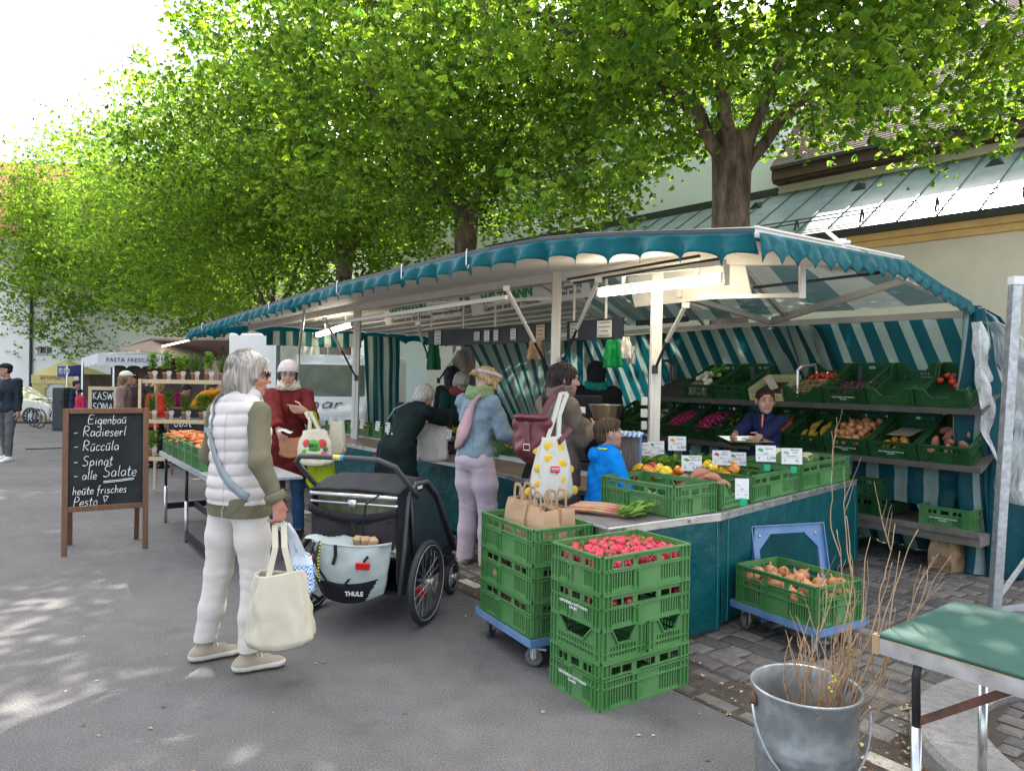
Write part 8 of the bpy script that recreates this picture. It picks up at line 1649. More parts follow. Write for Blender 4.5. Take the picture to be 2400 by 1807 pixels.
# ---- bags and pouches carried by people
def tote(p,w,d,h,label,m_,seed,rz=0.0,handles=.18,taper=.75,name='shopping_bag',sag=1.0,deco=None,top_pt=None,par=None):
    """soft bag: p is the middle of its floor"""
    o=thing(name,label,'bag',p,rz);mb=MB();mb.smooth=True
    def f(u,v):
        a=u*6.283;ca,sa=math.cos(a),math.sin(a);k=abs(ca)**.75*(1 if ca > 0 else -1),abs(sa)**.75*(1 if sa > 0 else -1);wv=w/2*(lerp(1,taper,v**1.4))*(1+.03*smoothnoise(v*4,a,seed));dv=d/2*(1-.70*v**1.3);rb=min(1,.82+v*2.2)
        fo=1+.16*smoothnoise(ca*3,sa*3,v*2.5,seed)+.07*smoothnoise(ca*5,sa*5,v*5,seed)+.015*smoothnoise(ca*12,sa*12,v*14,seed)+.05*math.sin(a*9+seed+2*v)*v;return (k[0]*wv*rb*fo,k[1]*dv*rb*fo,v*h+.012*math.sin(a*2+seed)*v-(.02*sag*(1-v)*(1-abs(ca))))
    mb.grid(f,64,34,closed_u=True);mb.add([(k*.40*w*math.cos(a),.40*d*math.sin(a),-.012) for a in [q*6.283/16 for q in range(16)] for k in (1,)],[tuple(range(16))]);mb.build('bag_body',m_,o,solid=.003)
    if handles:
        inv_=(Matrix.Translation(p) @ Matrix.Rotation(rz,4,'Z')).inverted();tp=inv_ @ V(top_pt) if top_pt is not None else V((0,0,h+handles))
        for sd_ in (-1,1):
            m=MB();x=w*taper*.26;y=sd_*d*.13;P=[V((-x,y,h-.03)),V((-x*.65,y*.8,h+.04)).lerp(tp+V((0,sd_*.008,0)),.4),tp+V((-.022,sd_*.01,-.004)),tp+V((.022,sd_*.01,-.004)),V((x*.65,y*.8,h+.04)).lerp(tp+V((0,sd_*.008,0)),.4),V((x,y,h-.03))]
            for i in range(5):m.beam(P[i],P[i+1],.028 if i not in (2,) else .02,.004,up=(0,1,0))
            m.build('handle',m_,o)
    if deco:deco(o,f)
    return o
M_CANV=cloth('natural_canvas',(.50,.455,.35),var=.05,bump=.0008,bscale=400)
gq=wc['arm'][1][2];gw=wh.matrix_world if False else (Matrix.Translation((L1.x,L1.y,0)) @ Matrix.Rotation(rad(-30),4,'Z'));grip=gw @ (gq+V((0.0,0.01,-.105)))
bx=W(655,1500,3.52);tote((bx.x,bx.y,.225),.33,.18,.35,'natural canvas shopping bag hanging from the hand of the white-vested woman',M_CANV,3,rz=.25,top_pt=grip,taper=.66,name='canvas_bag')
bx2=W(702,1400,3.70);tote((bx2.x,bx2.y,.42),.15,.09,.20,'thin white carrier bag with blue checks behind the canvas bag',M_CHK if False else custom('white_bag_blue_checks',lambda N,K,b:(lambda t,c,s,r,mx:(K.new(t.outputs['Object'],c.inputs[0]),K.new(t.outputs['Object'],s.inputs[0]),K.new(s.outputs['Z'],r.inputs[0]),K.new(r.outputs[0],mx.inputs[0]),K.new(c.outputs[0],mx.inputs[1]),K.new(mx.outputs[0],b.inputs['Base Color'])))(nd(N,'ShaderNodeTexCoord'),nd(N,'ShaderNodeTexChecker',{'Scale':90.0,'Color1':(.7,.72,.75,1),'Color2':(.03,.25,.62,1)}),nd(N,'ShaderNodeSeparateXYZ'),nd(N,'ShaderNodeMath',{1:.15},operation='GREATER_THAN'),nd(N,'ShaderNodeMixRGB',{2:(.62,.68,.76,1)})),.4),5,top_pt=grip+V((.01,.01,0)),taper=.7,name='carrier_bag')
# red-coat woman's bags
def bio(o,f):
    m=MB();m.smooth=True;rg=random.Random(2)
    for (u,v,r,k) in ((.75,.52,.062,0),(.70,.62,.035,1),(.82,.60,.04,1),(.78,.25,.036,2),(.71,.26,.03,2),(.83,.3,.028,1),(.68,.38,.026,0),(.845,.45,.022,3)):
        c=V(f(u,v));n=(V(f(u+.01,v))-V(f(u-.01,v))).normalized();m.cm=k;m.box((0,0,0),(0,0,0)) if False else m.ball(c+V((0,-.004,0)),(r,.006,r*(1.1 if k != 2 else .9)),14,8)
    b=m.build('fruit_print',[mat('print_green',(.10,.42,.03),.6),mat('print_red',(.62,.05,.06),.6),mat('print_yellow',(.75,.62,.04),.6),mat('print_dark_green',(.02,.16,.04),.6)],o)
    m=MB();c=V(f(.75,.53));text_into(m,'BIO',.05,Matrix.Translation(c+V((0,-.014,.008))) @ Matrix.Rotation(math.pi/2,4,'X'),.001,font=.001);text_into(m,'MARKT',.026,Matrix.Translation(c+V((0,-.014,-.028))) @ Matrix.Rotation(math.pi/2,4,'X'),.001);m.build('lettering',mat('print_navy',(.01,.05,.04),.6),b)
hnd=W(722,965,6.42);q=W(738,1086,6.40);tote((q.x,q.y,q.z),.36,.14,.30,'cream shopping bag printed with fruit, hanging from the arm of the red-coated woman',M_CREAM,4,top_pt=hnd,taper=.55,deco=bio)
q=W(752,1138,6.50);tote((q.x,q.y,q.z),.27,.15,.42,'long lime green bag hanging behind the fruit-printed one',cloth('lime_nylon',(.36,.46,.008),rough=.45),6,top_pt=hnd+V((.02,.03,0)),taper=.45,sag=3)
q=W(790,1062,6.62);tote((q.x,q.y,q.z),.16,.12,.30,'beige cloth bag end sticking out behind the lime bag',M_CREAM,8,handles=0,taper=.7)
q=W(683,1068,6.45);tote((q.x,q.y,q.z),.22,.09,.17,'tan leather handbag held at the waist of the red-coated woman',mat('tan_leather',(.34,.13,.045),.5,var=.08),2,handles=0,taper=.92,name='leather_handbag')
m=MB();q=W(668,1012,6.36);m.smooth=True;m.grid(lambda u,v:((u-.5)*.13,(v-.5)*.07,.012*math.sin(u*5)+.012*v),8,3);tag(m.build('banknotes',mat('pale_banknote',(.55,.62,.60),.6,var=.2,vscale=40),loc=q,solid=.002),'folded pale banknotes in the hand of the red-coated woman','banknotes')
# burgundy rucksack, lemon bag, pink pouch, white bag
M_BURG=mat('burgundy_leather',(.13,.022,.026),.45,var=.15,vscale=8,dark=(.07,.02,.03),dscale=5,damt=.5)
q=W(1246,1035,4.93);rp=thing('rucksack','burgundy leather rucksack hanging behind the woman in taupe','rucksack',q,-.5);S=SDF(.006);S.ell((0,0,.0),(.135,.075,.17),.03).ell((-.01,-.05,-.05),(.085,.045,.07),.02).cap((-.1,0,.12),(.1,0,.13),.05,None,.03)
link('rucksack_body',S.mesh('rucksack_body',M_BURG,disp=folds(.010,22,4)),rp);S=SDF(.006);S.cap((-.07,-.035,.17),(.09,-.03,.17),.05,None,.02,flat=(0,0,1,.5)).cap((.0,-.085,.12),(.02,-.10,-.02),.022,None,.01,flat=(0,1,0,.4));link('flap',S.mesh('flap',M_BURG,disp=folds(.006,30,7)),rp)
m=MB();m.tube([(-.005,-.108,-.01),(.04,-.108,-.01),(.04,-.108,-.05),(-.005,-.108,-.05)],.004,6,closed=True);m.build('buckle',M_ALU,rp);m=MB();P=[V((.05,.06,.17)),V((.07,.09,.25)),V((.11,.14,.33)),V((.15,.20,.37))]
for i in range(3):m.beam(P[i],P[i+1],.04,.006,up=(0,1,0))
P=[V((.12,.02,-.06)),V((.22,.0,.02)),V((.27,.06,.10))]
for i in range(2):m.beam(P[i],P[i+1],.035,.006,up=(0,1,0))
m.build('strap',M_BURG,rp);m=MB()
for k in range(3):m.beam((-.02+.02*k,-.02,-.15),(-.07+.02*k,.0,-.26),.018,.004,up=(0,1,0))
m.build('dangling_straps',M_BLKL,rp)
def lemons(o,f):
    m=MB();rg=random.Random(3);pts=[]
    for i in range(150):
        u,v=rg.uniform(.5,1.0),rg.uniform(.04,.9);c=V(f(u,v))
        if all((c-q).length > .078 for q in pts):pts.append(c)
    m.smooth=True
    for c in pts:nn=V((c.x*.3,-1,0)).normalized();m.ball(c-nn*.001,(.033,.0055,.033),14,6)
    m.build('lemon_print',mat('lemon_print',(.80,.52,.03),.6,var=.12,vscale=30),o);m=MB();c=V(f(.755,.50));m.box(c+V((0,-.012,0)),(.06,.008,.042));m.add([c+V((.005,-.014,-.02)),c+V((.022,-.014,-.02)),c+V((.014,-.014,-.034))],[(0,1,2)]);rd=m.build('red_badge',mat('print_signal_red',(.6,.01,.02),.6),o,bevel=.003)
    m=MB();text_into(m,'REWE',.019,Matrix.Translation(c+V((0,-.017,.004))) @ Matrix.Rotation(math.pi/2,4,'X'),.0006,font=.0006);text_into(m,'Dein Markt',.008,Matrix.Translation(c+V((0,-.017,-.010))) @ Matrix.Rotation(math.pi/2,4,'X'),.0004);m.build('lettering',M_CRW,rd)
q=W(1292,1165,4.86);tp3=W(1322,920,4.93);lb=tote((q.x,q.y,q.z),.30,.15,.42,'white shoulder bag printed with yellow lemons, hanging from the woman in taupe',cloth('white_cotton',(.62,.60,.52),var=.03),9,rz=.15,top_pt=tp3,taper=.52,deco=lemons,name='lemon_bag')
q=W(1012,1115,7.05);tote((q.x,q.y,.735),.30,.16,.36,'full white carrier bag standing on the front counter beside the stooped customer',M_WBAG,3,handles=0,taper=.8,name='carrier_bag')
# metal tray held by the girl
q=W(1745,1036,6.18);m=MB();m.smooth=False;Mt=Matrix.Translation(q) @ Matrix.Rotation(.15,4,'Z') @ Matrix.Rotation(.12,4,'X');P0_=[(-.20,-.13),(.20,-.13),(.20,.13),(-.20,.13)];P1_=[(-.165,-.10),(.165,-.10),(.165,.10),(-.165,.10)];vs=[(x,y,.03) for x,y in P0_]+[(x*.94,y*.92,.028) for x,y in P0_]+[(x,y,-.01) for x,y in P1_]
m.add(vs,[(i,(i+1) % 4,4+(i+1) % 4,4+i) for i in range(4)]+[(4+i,4+(i+1) % 4,8+(i+1) % 4,8+i) for i in range(4)]+[(8,9,10,11)]);o=m.build('metal_tray',mat('tray_steel',(.55,.53,.45),.22,metal=1,var=.05),solid=.003);o.matrix_world=Mt;tag(o,'shiny metal tray held by the girl in navy','tray')
# ---- two-seat bike trailer
TO=V((-.905,4.60,0));tr=thing('bike_trailer','pale grey and black two-seat bike trailer with a big pram handle, wheels and rear pocket','bike trailer',TO,math.radians(-17));M_TBK=cloth('black_canvas',(.018,.019,.024),rough=.6);M_TGR=cloth('pale_mint_grey_canvas',(.42,.48,.46),rough=.7);M_MESH=cloth('dark_mesh',(.035,.03,.035));M_OLI=cloth('olive_grey_lining',(.23,.24,.14));M_DWIN=mat('smoked_window',(.035,.045,.05),.12,var=.1);M_REFL=mat('red_reflector',(.50,.005,.012),.15,var=.05,coat=.6);M_TYR=mat('tyre_rubber',(.022,.022,.022),.7,var=.15);M_RIM=mat('black_rim',(.03,.03,.032),.35);M_TUB=mat('grey_grip',(.055,.057,.065),.6)
def spoked(x,y,r,par,wd=.022,sp=20,name='wheel',z=None):
    z=r if z is None else z;M=Matrix.Translation((x,y,z)) @ Matrix.Rotation(math.pi/2,4,'Y');m=MB();m.smooth=True;R_=r-wd
    m.tube([M @ V((math.cos(a)*R_,math.sin(a)*R_,0)) for a in [k*6.283/44 for k in range(44)]],wd,8,closed=True);w0=m.build(name,M_TYR,par)
    m=MB();m.smooth=True;m.tube([M @ V((math.cos(a)*(R_-wd*1.1),math.sin(a)*(R_-wd*1.1),0)) for a in [k*6.283/44 for k in range(44)]],wd*.45,6,closed=True);m.build('rim',M_RIM,w0);m=MB()
    for k in range(sp):a=k*6.283/sp;b=a+(.5 if k % 2 else -.5);m.tube([M @ V((math.cos(b)*.018,math.sin(b)*.018,.022 if k % 4 < 2 else -.022)),M @ V((math.cos(a)*(R_-wd*1.2),math.sin(a)*(R_-wd*1.2),0))],.0012,4)
    m.build('spokes',M_ALU,w0);m=MB();m.smooth=True;m.tube([M @ V((0,0,-.035)),M @ V((0,0,.035))],.02,12);m.tube([M @ V((0,0,.035)),M @ V((0,0,.045))],.03,12);m.build('hub',M_STEELD,w0)
    m=MB();m.tube([M @ V((math.cos(a)*(R_-wd*.5),math.sin(a)*(R_-wd*.5),wd*.9)) for a in [k*6.283/44 for k in range(44)]],.0016,4,closed=True);m.build('reflective_line',mat('reflective_white',(.6,.6,.6),.5),w0)
spoked(.405,0,.262,tr);spoked(-.405,0,.262,tr)
for x,sd_ in ((.30,1),(-.30,-1)):spoked(x+.02*sd_,.62,.125,tr,.024,5,'front_wheel');m=MB();m.tube([(x,.62,.125),(x,.60,.27),(x,.5,.30)],.018,8);m.box((x,.60,.26),(.07,.12,.05));m.build('front_fork',M_BLK,tr,bevel=.005)
prof=[(-.20,.30),(-.215,.84),(.02,.885),(.20,.87),(.36,.77),(.60,.47),(.70,.30),(.62,.20),(-.12,.20)];hw=.30
def side(x,pf,m_,nm,th=.012):m=MB();s_=1 if x > 0 else -1;n=len(pf);m.add([(x,y,z) for y,z in pf]+[(x-s_*th,y,z) for y,z in pf],[tuple(range(n)),tuple(range(2*n-1,n-1,-1))]+[(i,(i+1) % n,n+(i+1) % n,n+i) for i in range(n)]);return m.build(nm,m_,tr)
for s_ in (-1,1):
    side(s_*hw,prof,M_TBK,'side_panel');side(s_*(hw+.006),[(.02,.40),(-.06,.80),(.18,.82),(.33,.72),(.56,.42),(.60,.36),(.12,.34)],M_DWIN,'side_window',.004)
    m=MB();m.smooth=True;m.tube([(s_*(hw+.012),y,z) for y,z in [(-.20,.22),(-.14,.5),(-.10,.80),(.0,.875),(.19,.865),(.35,.765),(.60,.47),(.71,.30)]],[.016]*8,8);m.build('frame_tube',M_TUB,tr)
    m=MB();m.smooth=True;m.tube([(s_*(hw+.02),-.08,.82),(s_*(hw+.02),-.02,.50),(s_*(hw+.04),0,.27)],.014,8);m.tube([(s_*(hw),0,.262),(s_*.385,0,.262)],.02,8);m.build('strut',M_BLK,tr)
m=MB();m.smooth=True;m.grid(lambda u,v:((u-.5)*2*hw*1.03,[lerp(-.215,.02,v/.35),lerp(.02,.20,(v-.35)/.3),lerp(.20,.38,(v-.65)/.35)][0 if v < .35 else 1 if v < .65 else 2],[lerp(.835,.895,v/.35),lerp(.895,.885,(v-.35)/.3),lerp(.885,.77,(v-.65)/.35)][0 if v < .35 else 1 if v < .65 else 2]+.014*math.sin(u*math.pi)+.008*smoothnoise(u*6,v*4,0,2)),20,16);m.build('top_cover',M_TBK,tr,solid=.006)
m=MB();m.grid(lambda u,v:((u-.5)*2*hw,lerp(.38,.70,v),lerp(.77,.30,v)),8,6);m.build('front_window',M_DWIN,tr,solid=.004);m=MB();m.b2((-hw,-.14,.20),(hw,.62,.22));m.build('floor_panel',M_TBK,tr)
m=MB();m.smooth=True;m.tube([(-hw,-.222,.815),(hw,-.222,.815)],.013,10);m.tube([(-hw,-.215,.765),(hw,-.215,.765)],.009,8);m.box((0,-.225,.765),(.05,.03,.05));m.build('silver_bars',M_ALU,tr)
m=MB();m.smooth=True;m.grid(lambda u,v:((u-.5)*2*hw*.99,-.16+.03*math.sin(u*6)+.01*math.sin(u*37),lerp(.83,.52,v)),30,6);m.build('rear_lining',M_OLI,tr)
m=MB();m.smooth=True;m.grid(lambda u,v:((u-.5)*2*hw,-.235-.012*math.sin(u*3.14),lerp(.715,.665,v)+.05*(2*u-1)**2-.012),20,2);m.build('rolled_cover',M_TBK,tr,solid=.02)
for x in (-.15,.15):
    m=MB();m.smooth=True;m.grid(lambda u,v:(x+(u-.5)*.27,-.225-.045*math.sin(u*3.14)*math.sin(.5+v*2.2)-.004*math.sin(u*50),lerp(.66+.03*(2*u-1)**2,.50,v)),26,6);m.build('mesh_pocket',M_MESH,tr)
def bagf(u,v):
    X=(u-.5)*2;wv=lerp(.275,.235,v);yb=-.24-.15*(1-abs(X)**3.5)*math.sin(.9+v*1.6);return (X*wv*(1 if v < .8 else 1-.25*(v-.8)),yb-.006*smoothnoise(u*6,v*5,0,4),lerp(.535+.01*X*X,.185+.05*abs(X)**2,v))
m=MB();m.smooth=True;m.grid(bagf,60,32);
n_=len(m.f)
for i in range(n_):
    r_=i//60;m.m[i]=1 if (r_ > 19 and abs((i % 60)-29.5) < 26-(r_-20)*.6) else 0
m.build('cargo_bag',[M_TGR,M_TBK],tr,solid=.006)
m=MB();m.smooth=True;m.tube([V(bagf(u/20,0)) for u in range(21)],.008,6);m.grid(lambda u,v:((u-.5)*.55,lerp(-.23,-.33,v)+.02*math.sin(u*9),.555-.02*v+.02*math.sin(u*5+v*2)),14,4);m.build('bag_flap',M_TGR,tr)
for u in (.09,.80):m=MB();c=V(bagf(u,.32));m.box(c+V((0,-.014,0)),(.085,.018,.042),None,Matrix.Rotation(-.25 if u < .5 else .25,3,'Z'));m.build('reflector',M_REFL,tr,bevel=.004)
def strp(P,w_,m_,nm):
    m=MB()
    for i in range(len(P)-1):m.beam(P[i],P[i+1],w_,.004,up=(0,1,0))
    return m.build(nm,m_,tr)
ofy=V((0,-.016,0));B_=lambda u,v:V(bagf(u,v))+ofy
strp([B_(.10,.12),B_(.22,.40),B_(.36,.62)],.014,M_TBK,'strap');strp([B_(.36,.62),B_(.58,.66),B_(.84,.16)],.014,M_TBK,'strap');strp([B_(.36,.62),B_(.28,.72)],.014,M_TBK,'strap');strp([B_(.58,.66),B_(.82,.95)],.014,M_TBK,'strap');strp([V((-.02,-.39,.545)),B_(.47,.16),B_(.45,.30)],.022,M_TBK,'strap')
m=MB();m.smooth=True;P=[B_(.14,.02),V((-.20,-.43,.40)),V((-.20,-.43,.24)),V((-.18,-.38,.20))];m.tube(P,.011,6);m.tube([p+V((.045,.0,.01)) for p in P],.011,6);m.build('safety_loop',M_TBK,tr);m=MB();m.smooth=True
for k in range(24):m.cm=k % 2;m.ball(B_(.26,.0+.028*k)+V((0,-.01,0)),.0065,6,4)
m.build('yellow_cord',[mat('cord_yellow',(.7,.65,.03),.6),M_BLK],tr)
m=MB();text_into(m,'THULE',.036,Matrix.Translation(B_(.72,.80)+V((0,-.012,0))) @ Matrix.Rotation(.28,4,'Z') @ Matrix.Rotation(math.pi/2,4,'X'),.001,font=.001);text_into(m,'THULE',.026,Matrix.Translation((hw+.02,.06,.845)) @ Matrix.Rotation(math.pi/2,4,'Z') @ Matrix.Rotation(math.pi/2,4,'X'),.001,font=.001);m.build('lettering',M_CRW,tr)
m=MB();m.smooth=True;hb_=[(-.345,-.02,.80),(-.345,-.13,.87),(-.335,-.33,1.02),(-.26,-.40,1.065),(-.12,-.42,1.07),(.12,-.42,1.07),(.26,-.40,1.065),(.335,-.33,1.02),(.345,-.13,.87),(.345,-.02,.80)];m.tube(hb_,.0165,12);hbo=m.build('handlebar',M_TUB,tr)
m=MB();m.smooth=True;m.tube([(-.02,-.42,1.07),(.03,-.42,1.07)],.0172,12);m.build('yellow_band',mat('band_yellow_blue',(.55,.50,.10),.5),hbo);m=MB();m.smooth=True;m.tube([(.03,-.42,1.07),(.05,-.42,1.07)],.0173,12);m.build('blue_band',mat('band_blue',(.05,.25,.6),.5),hbo)
m=MB();m.smooth=True;m.tube([(.20,-.25,.84),(.13,-.30,.78),(.11,-.30,.62),(.12,-.26,.55)],.006,6);m.build('brake_cable',M_TBK,tr);m=MB()
for k in range(3):m.box((.08+.05*k,-.30,.56),(.05,.05,.05),None,Matrix.Rotation(.5*k,3,'Z') @ Matrix.Rotation(.4,3,'X'))
tag(m.build('paper_bag',M_KRAFT,loc=TO,rotz=math.radians(-17),bevel=.006),'crumpled brown paper bag top sticking out of the trailer pocket','paper bag')
m=MB();m.tube([(.37,-.06,.22),(.42,-.10,.22)],.014,8);m.build('tow_pin',M_REFL,tr)
# walking frame handle in front of the stooped person
q=G(880,1260);ro=thing('rollator','folded walking frame with red-tipped handle standing left of the stooped person','walking frame',q);m=MB();m.tube([(0,0,.08),(.0,0,.62)],.012,8);m.tube([(0,.14,.08),(.02,.05,.6)],.012,8);m.box((.0,.05,.35),(.08,.2,.05));m.build('frame',M_STEELD,ro);m=MB();m.smooth=True;m.tube([(0,0,.6),(0,-.02,.80)],.018,8);m.box((.03,0,.36),(.14,.06,.05));m.build('handle',M_BLK,ro);m=MB();m.ball((0,-.02,.82),.02,8,6);m.build('red_grip',M_REFL,ro);spoked(.0,-.02,.09,ro,.014,5);spoked(.06,.16,.09,ro,.014,5)
# ---- carrot table
TA=G(375,1057,.74);TB=G(476,1111,.74);td_=(TB-TA).normalized();tw_=V((-td_.y,td_.x,0));tw_=tw_ if tw_.x > 0 else -tw_;ct=thing('trestle_table','grey metal trestle table carrying the carrot crates behind the white-vested woman','table',V((TA.x,TA.y,0)));o_=V((TA.x,TA.y,0))
def tq(a,b,z):return td_*a+tw_*b+V((0,0,z))
m=MB();m.beam(tq(-.0,.33,.725),tq(2.5,.33,.725),.66,.02);m.beam(tq(0,.0,.72),tq(2.5,.0,.72),.012,.045);m.beam(tq(0,0,.72),tq(0,.66,.72),.012,.045);m.build('tabletop',M_GALV,ct)
for a,b in ((.06,.05),(.06,.6),(1.12,.05),(2.2,.05),(2.2,.6)):m=MB();m.smooth=True;m.tube([tq(a,b,.70),tq(a,b,.38)],.015,8);lg=m.build('leg',M_BLK,ct);m=MB();m.smooth=True;m.tube([tq(a,b,.38),tq(a,b,0)],.018,8);m.build('leg_tube',M_ALU,lg)
m=MB();m.beam(tq(.06,.05,.17),tq(.06,.6,.17),.02,.06);m.beam(tq(.1,.33,.17),tq(2.2,.33,.17),.02,.06);m.beam(tq(1.12,.05,.08),tq(2.2,.05,.08),.02,.06);m.build('cross_board',M_TBK,ct)
for i in range(6):
    for j in range(1):a=.02+.155+i*.305;c=o_+tq(a,.22,.74);crate((c.x,c.y,.737),angz(tw_),['half crate at the free corner of the carrot table','half crate second from the free corner of the carrot table','third half crate of carrots on the trestle table','fourth half crate on the trestle table, with a melon','half crate on the trestle table behind the quilted vest','last half crate on the trestle table, hidden by the vest'][i],(.40,.30,.19),'full')
    heap(PM['ca'],'carrot','carrot','orange carrot heaped in the %s crate on the trestle table' % ['first','second','third','fourth','fifth','sixth'][i],'carrots in the %s trestle crate' % ['first','second','third','fourth','fifth','sixth'][i],cfr(c.x,c.y,.737,angz(tw_)),22 if i < 4 else 8,.14,.10,.15,.06,i,mind=.03,sc=(1.0,1.35),rotfn=lambda r:(r.uniform(-.3,.3),r.uniform(-.3,.3),r.uniform(-1,1)))
# ---- herb rack
ry=9.1;ra,rb=W(326,900,ry),W(560,900,ry);rk2=thing('herb_rack','pale wooden three-tier rack of potted herbs behind the chalkboard','rack',(ra.x,ry,0));rw=rb.x-ra.x;zs_=[1.55-(894-876)*ry/1668+.02,1.55-(984-876)*ry/1668,1.55-(1072-876)*ry/1668]
for z in zs_:m=MB();m.b2((0,0,z-.05),(rw,.02,z-.0));m.b2((0,.36,z-.05),(rw,.38,z));sh_=m.build('shelf_rail',M_LWOOD,rk2);m=MB();m.b2((0.003,0.02,z-.02),(rw-.003,.36,z-.003));m.build('shelf_board',mat('dark_tray',(.07,.05,.04),.6),rk2)
for x in (0,rw-.035):
    for y in (-.022,.382):m=MB();m.b2((x,y,0),(x+.035,y+.02,zs_[0]+.005));m.build('upright',M_LWOOD,rk2)
M_TERR=mat('terracotta_pot',(.42,.20,.10),.8,var=.12);M_TAGP=mat('wooden_plant_tag',(.48,.40,.33),.7,var=.05);M_TINY=mat('tag_ink',(.12,.10,.09),.8)
def herb(x,z,kind,label,seed,s=1.0):
    o=thing('potted_herb',label,'potted herb',(ra.x+x,ry+.17,z),0,'potted herbs on the wooden rack');m=MB();m.smooth=True;m.lathe([(.042,0),(.054,.075),(.060,.078),(.060,.092),(.052,.094),(.050,.08),(0,.078)],16);m.build('pot',M_TERR,o)
    if kind == 0:leafy('plant',Matrix.Translation((0,0,.13)),.045,.045,.03,260,M_HERB[:2],'',.055,seed,up=1.2,parent=o,vz=.15*s);
    elif kind == 1:
        mb=MB();rg=random.Random(seed)
        for i in range(90):
            b=V((rg.uniform(-.04,.04),rg.uniform(-.04,.04),.08));e=b+V((rg.gauss(0,.045),rg.gauss(0,.045),rg.uniform(.12,.27)*s));mb.cm=rg.randrange(3);mb.tube([b,b.lerp(e,.5)+V((rg.gauss(0,.008),0,0)),e],.0014,3,cap=False)
            for k in range(7):q=b.lerp(e,.25+.11*k);d=V((rg.gauss(0,1),rg.gauss(0,1),.6)).normalized()*.022;n=V((d.y,-d.x,0))*.2;mb.add([q,q+d*.5+n,q+d,q+d*.5-n],[(0,1,2,3)])
        mb.build('plant',M_HERB,o)
    else:leafy('plant',Matrix.Translation((0,0,.12)),.06,.06,.02,240,[M_HERB[1],M_HERB[0]],'',.06,seed,up=1.3,parent=o,vz=.13*s)
    m=MB();pts=[(-.022,0),(.022,0),(.022,.065),(.034,.075),(.034,.10),(.018,.112),(-.018,.112),(-.034,.10),(-.034,.075),(-.022,.065)];m.prism(pts,0,.004,Matrix.Translation((.055,-.062,.0)) @ Matrix.Rotation(math.pi/2-.08,4,'X'));tg=m.build('plant_tag',M_TAGP,o);m=MB()
    for zz in (.02,.032,.044):m.box((.055,-.068,zz),(.03,.0012,.004))
    m.build('tag_print',M_TINY,tg)
hk_=[('basil',0),('yellow-flowered herb',0),('mint',2),('thyme',1),('lemon balm',0),('rosemary',1),('oregano',2),('sage',2)]
for r_i,(z,n) in enumerate(zip(zs_,(7,6,3))):
    for i in range(n):herb(.09+i*(rw-.18)/(n-1),z,hk_[(i+r_i*3) % 8][1],['bushy','feathery','dark'][hk_[(i+r_i*3) % 8][1] and (1 if hk_[(i+r_i*3) % 8][1] == 1 else 2)]+' potted herb on the %s shelf of the rack, %s from the left' % (['top','middle','bottom'][r_i],['first','second','third','fourth','fifth','sixth','seventh','eighth'][i]),i*7+r_i,.9+.25*hsh(i,r_i))
# ---- FAR STALLS
zz_=lambda px,py,y:W(px,py,y)
M_AWN=cloth('white_awning',(.58,.58,.56),rough=.7);M_DKIN=mat('dark_stall_interior',(.06,.035,.028),.7,var=.3,vscale=3);M_YT=cloth('yellow_tent',(.46,.39,.17));M_BLA=mat('royal_blue_banner',(.02,.05,.30),.5)
y_=25.5;g_=gz(y_);ps=thing('pasta_stall','dark stall with white scalloped awning reading pasta fresca','market stall',(zz_(290,900,y_).x,y_,g_));O_=ps.location.copy();lx=lambda px,py,d=0:W(px,py,y_+d)-O_
m=MB();m.smooth=False;a,b=lx(229,828),lx(400,828);h_=.52
n=40;
def aw(u,v):X=lerp(a.x,b.x,u);fr_=(u*5) % 1;return (X,0,lerp(a.z,a.z-h_+.10*math.sqrt(max(0,1-(2*fr_-1)**2)),v))
m.grid(aw,n,2);c1=lx(191,840,3.2);m.grid(lambda u,v:(lerp(a.x,c1.x,u),lerp(0,3.2,u),lerp(lerp(a.z,c1.z,u),lerp(a.z,c1.z,u)-.42+.06*abs(math.sin(u*14)),v)),20,2);m.add([a,b,b+V((0,3,.25)),c1],[(0,1,2,3)]);m.build('awning',M_AWN,ps,solid=.01)
m=MB();t=lx(300,843);text_into(m,'PASTA FRESCA',.21,Matrix.Translation((t.x,-.02,t.z-.02)) @ Matrix.Rotation(math.pi/2,4,'X'),.003,space=1.15);m.build('lettering',mat('navy_print',(.01,.02,.10),.6),ps);m=MB();m.b2((a.x-.2,1.2,0),(b.x+1.5,3.2,a.z-.1));m.build('stall_body',M_DKIN,ps);m=MB();q=lx(196,900,.2)
for X in (q.x,lx(262,900).x):m.b2((X-.03,.1,0),(X+.03,.16,a.z-.3))
m.build('poles',M_ALU,ps);m=MB();m.b2((q.x-1.2,.9,.2),(q.x+1.6,1.1,.95));m.build('counter',M_BLA,ps)
y_=27.5;g_=gz(y_);fs=thing('fish_stall','stall end with royal blue lettered banner between the yellow tent and the pasta stall','market stall',(zz_(165,900,y_).x,y_,g_));O_=fs.location.copy();a,b,c=W(135,858,y_)-O_,W(159,858,y_)-O_,W(190,855,y_+1)-O_;m=MB()
for (p,q) in ((a,b),(b,c)):m.add([p,q,q-V((0,0,.46)),p-V((0,0,.40))],[(0,1,2,3)])
m.build('banner',M_BLA,fs,solid=.02);m=MB();text_into(m,'FD EVD',.30,Matrix.Translation(((a.x+b.x)/2+.08,-.03,a.z-.2)) @ Matrix.Rotation(math.pi/2,4,'X') @ Matrix.Diagonal((.42,1,1,1)),.003,font=.01);m.build('lettering',M_AWN,fs);m=MB();m.b2((a.x-.0+.45,.6,0),(c.x+.6,2.2,a.z-.3));m.build('stall_body',M_DKIN,fs)
m=MB();m.b2((b.x-.05,-.02,0),(b.x,.03,a.z));m.build('pole',M_ALU,fs)
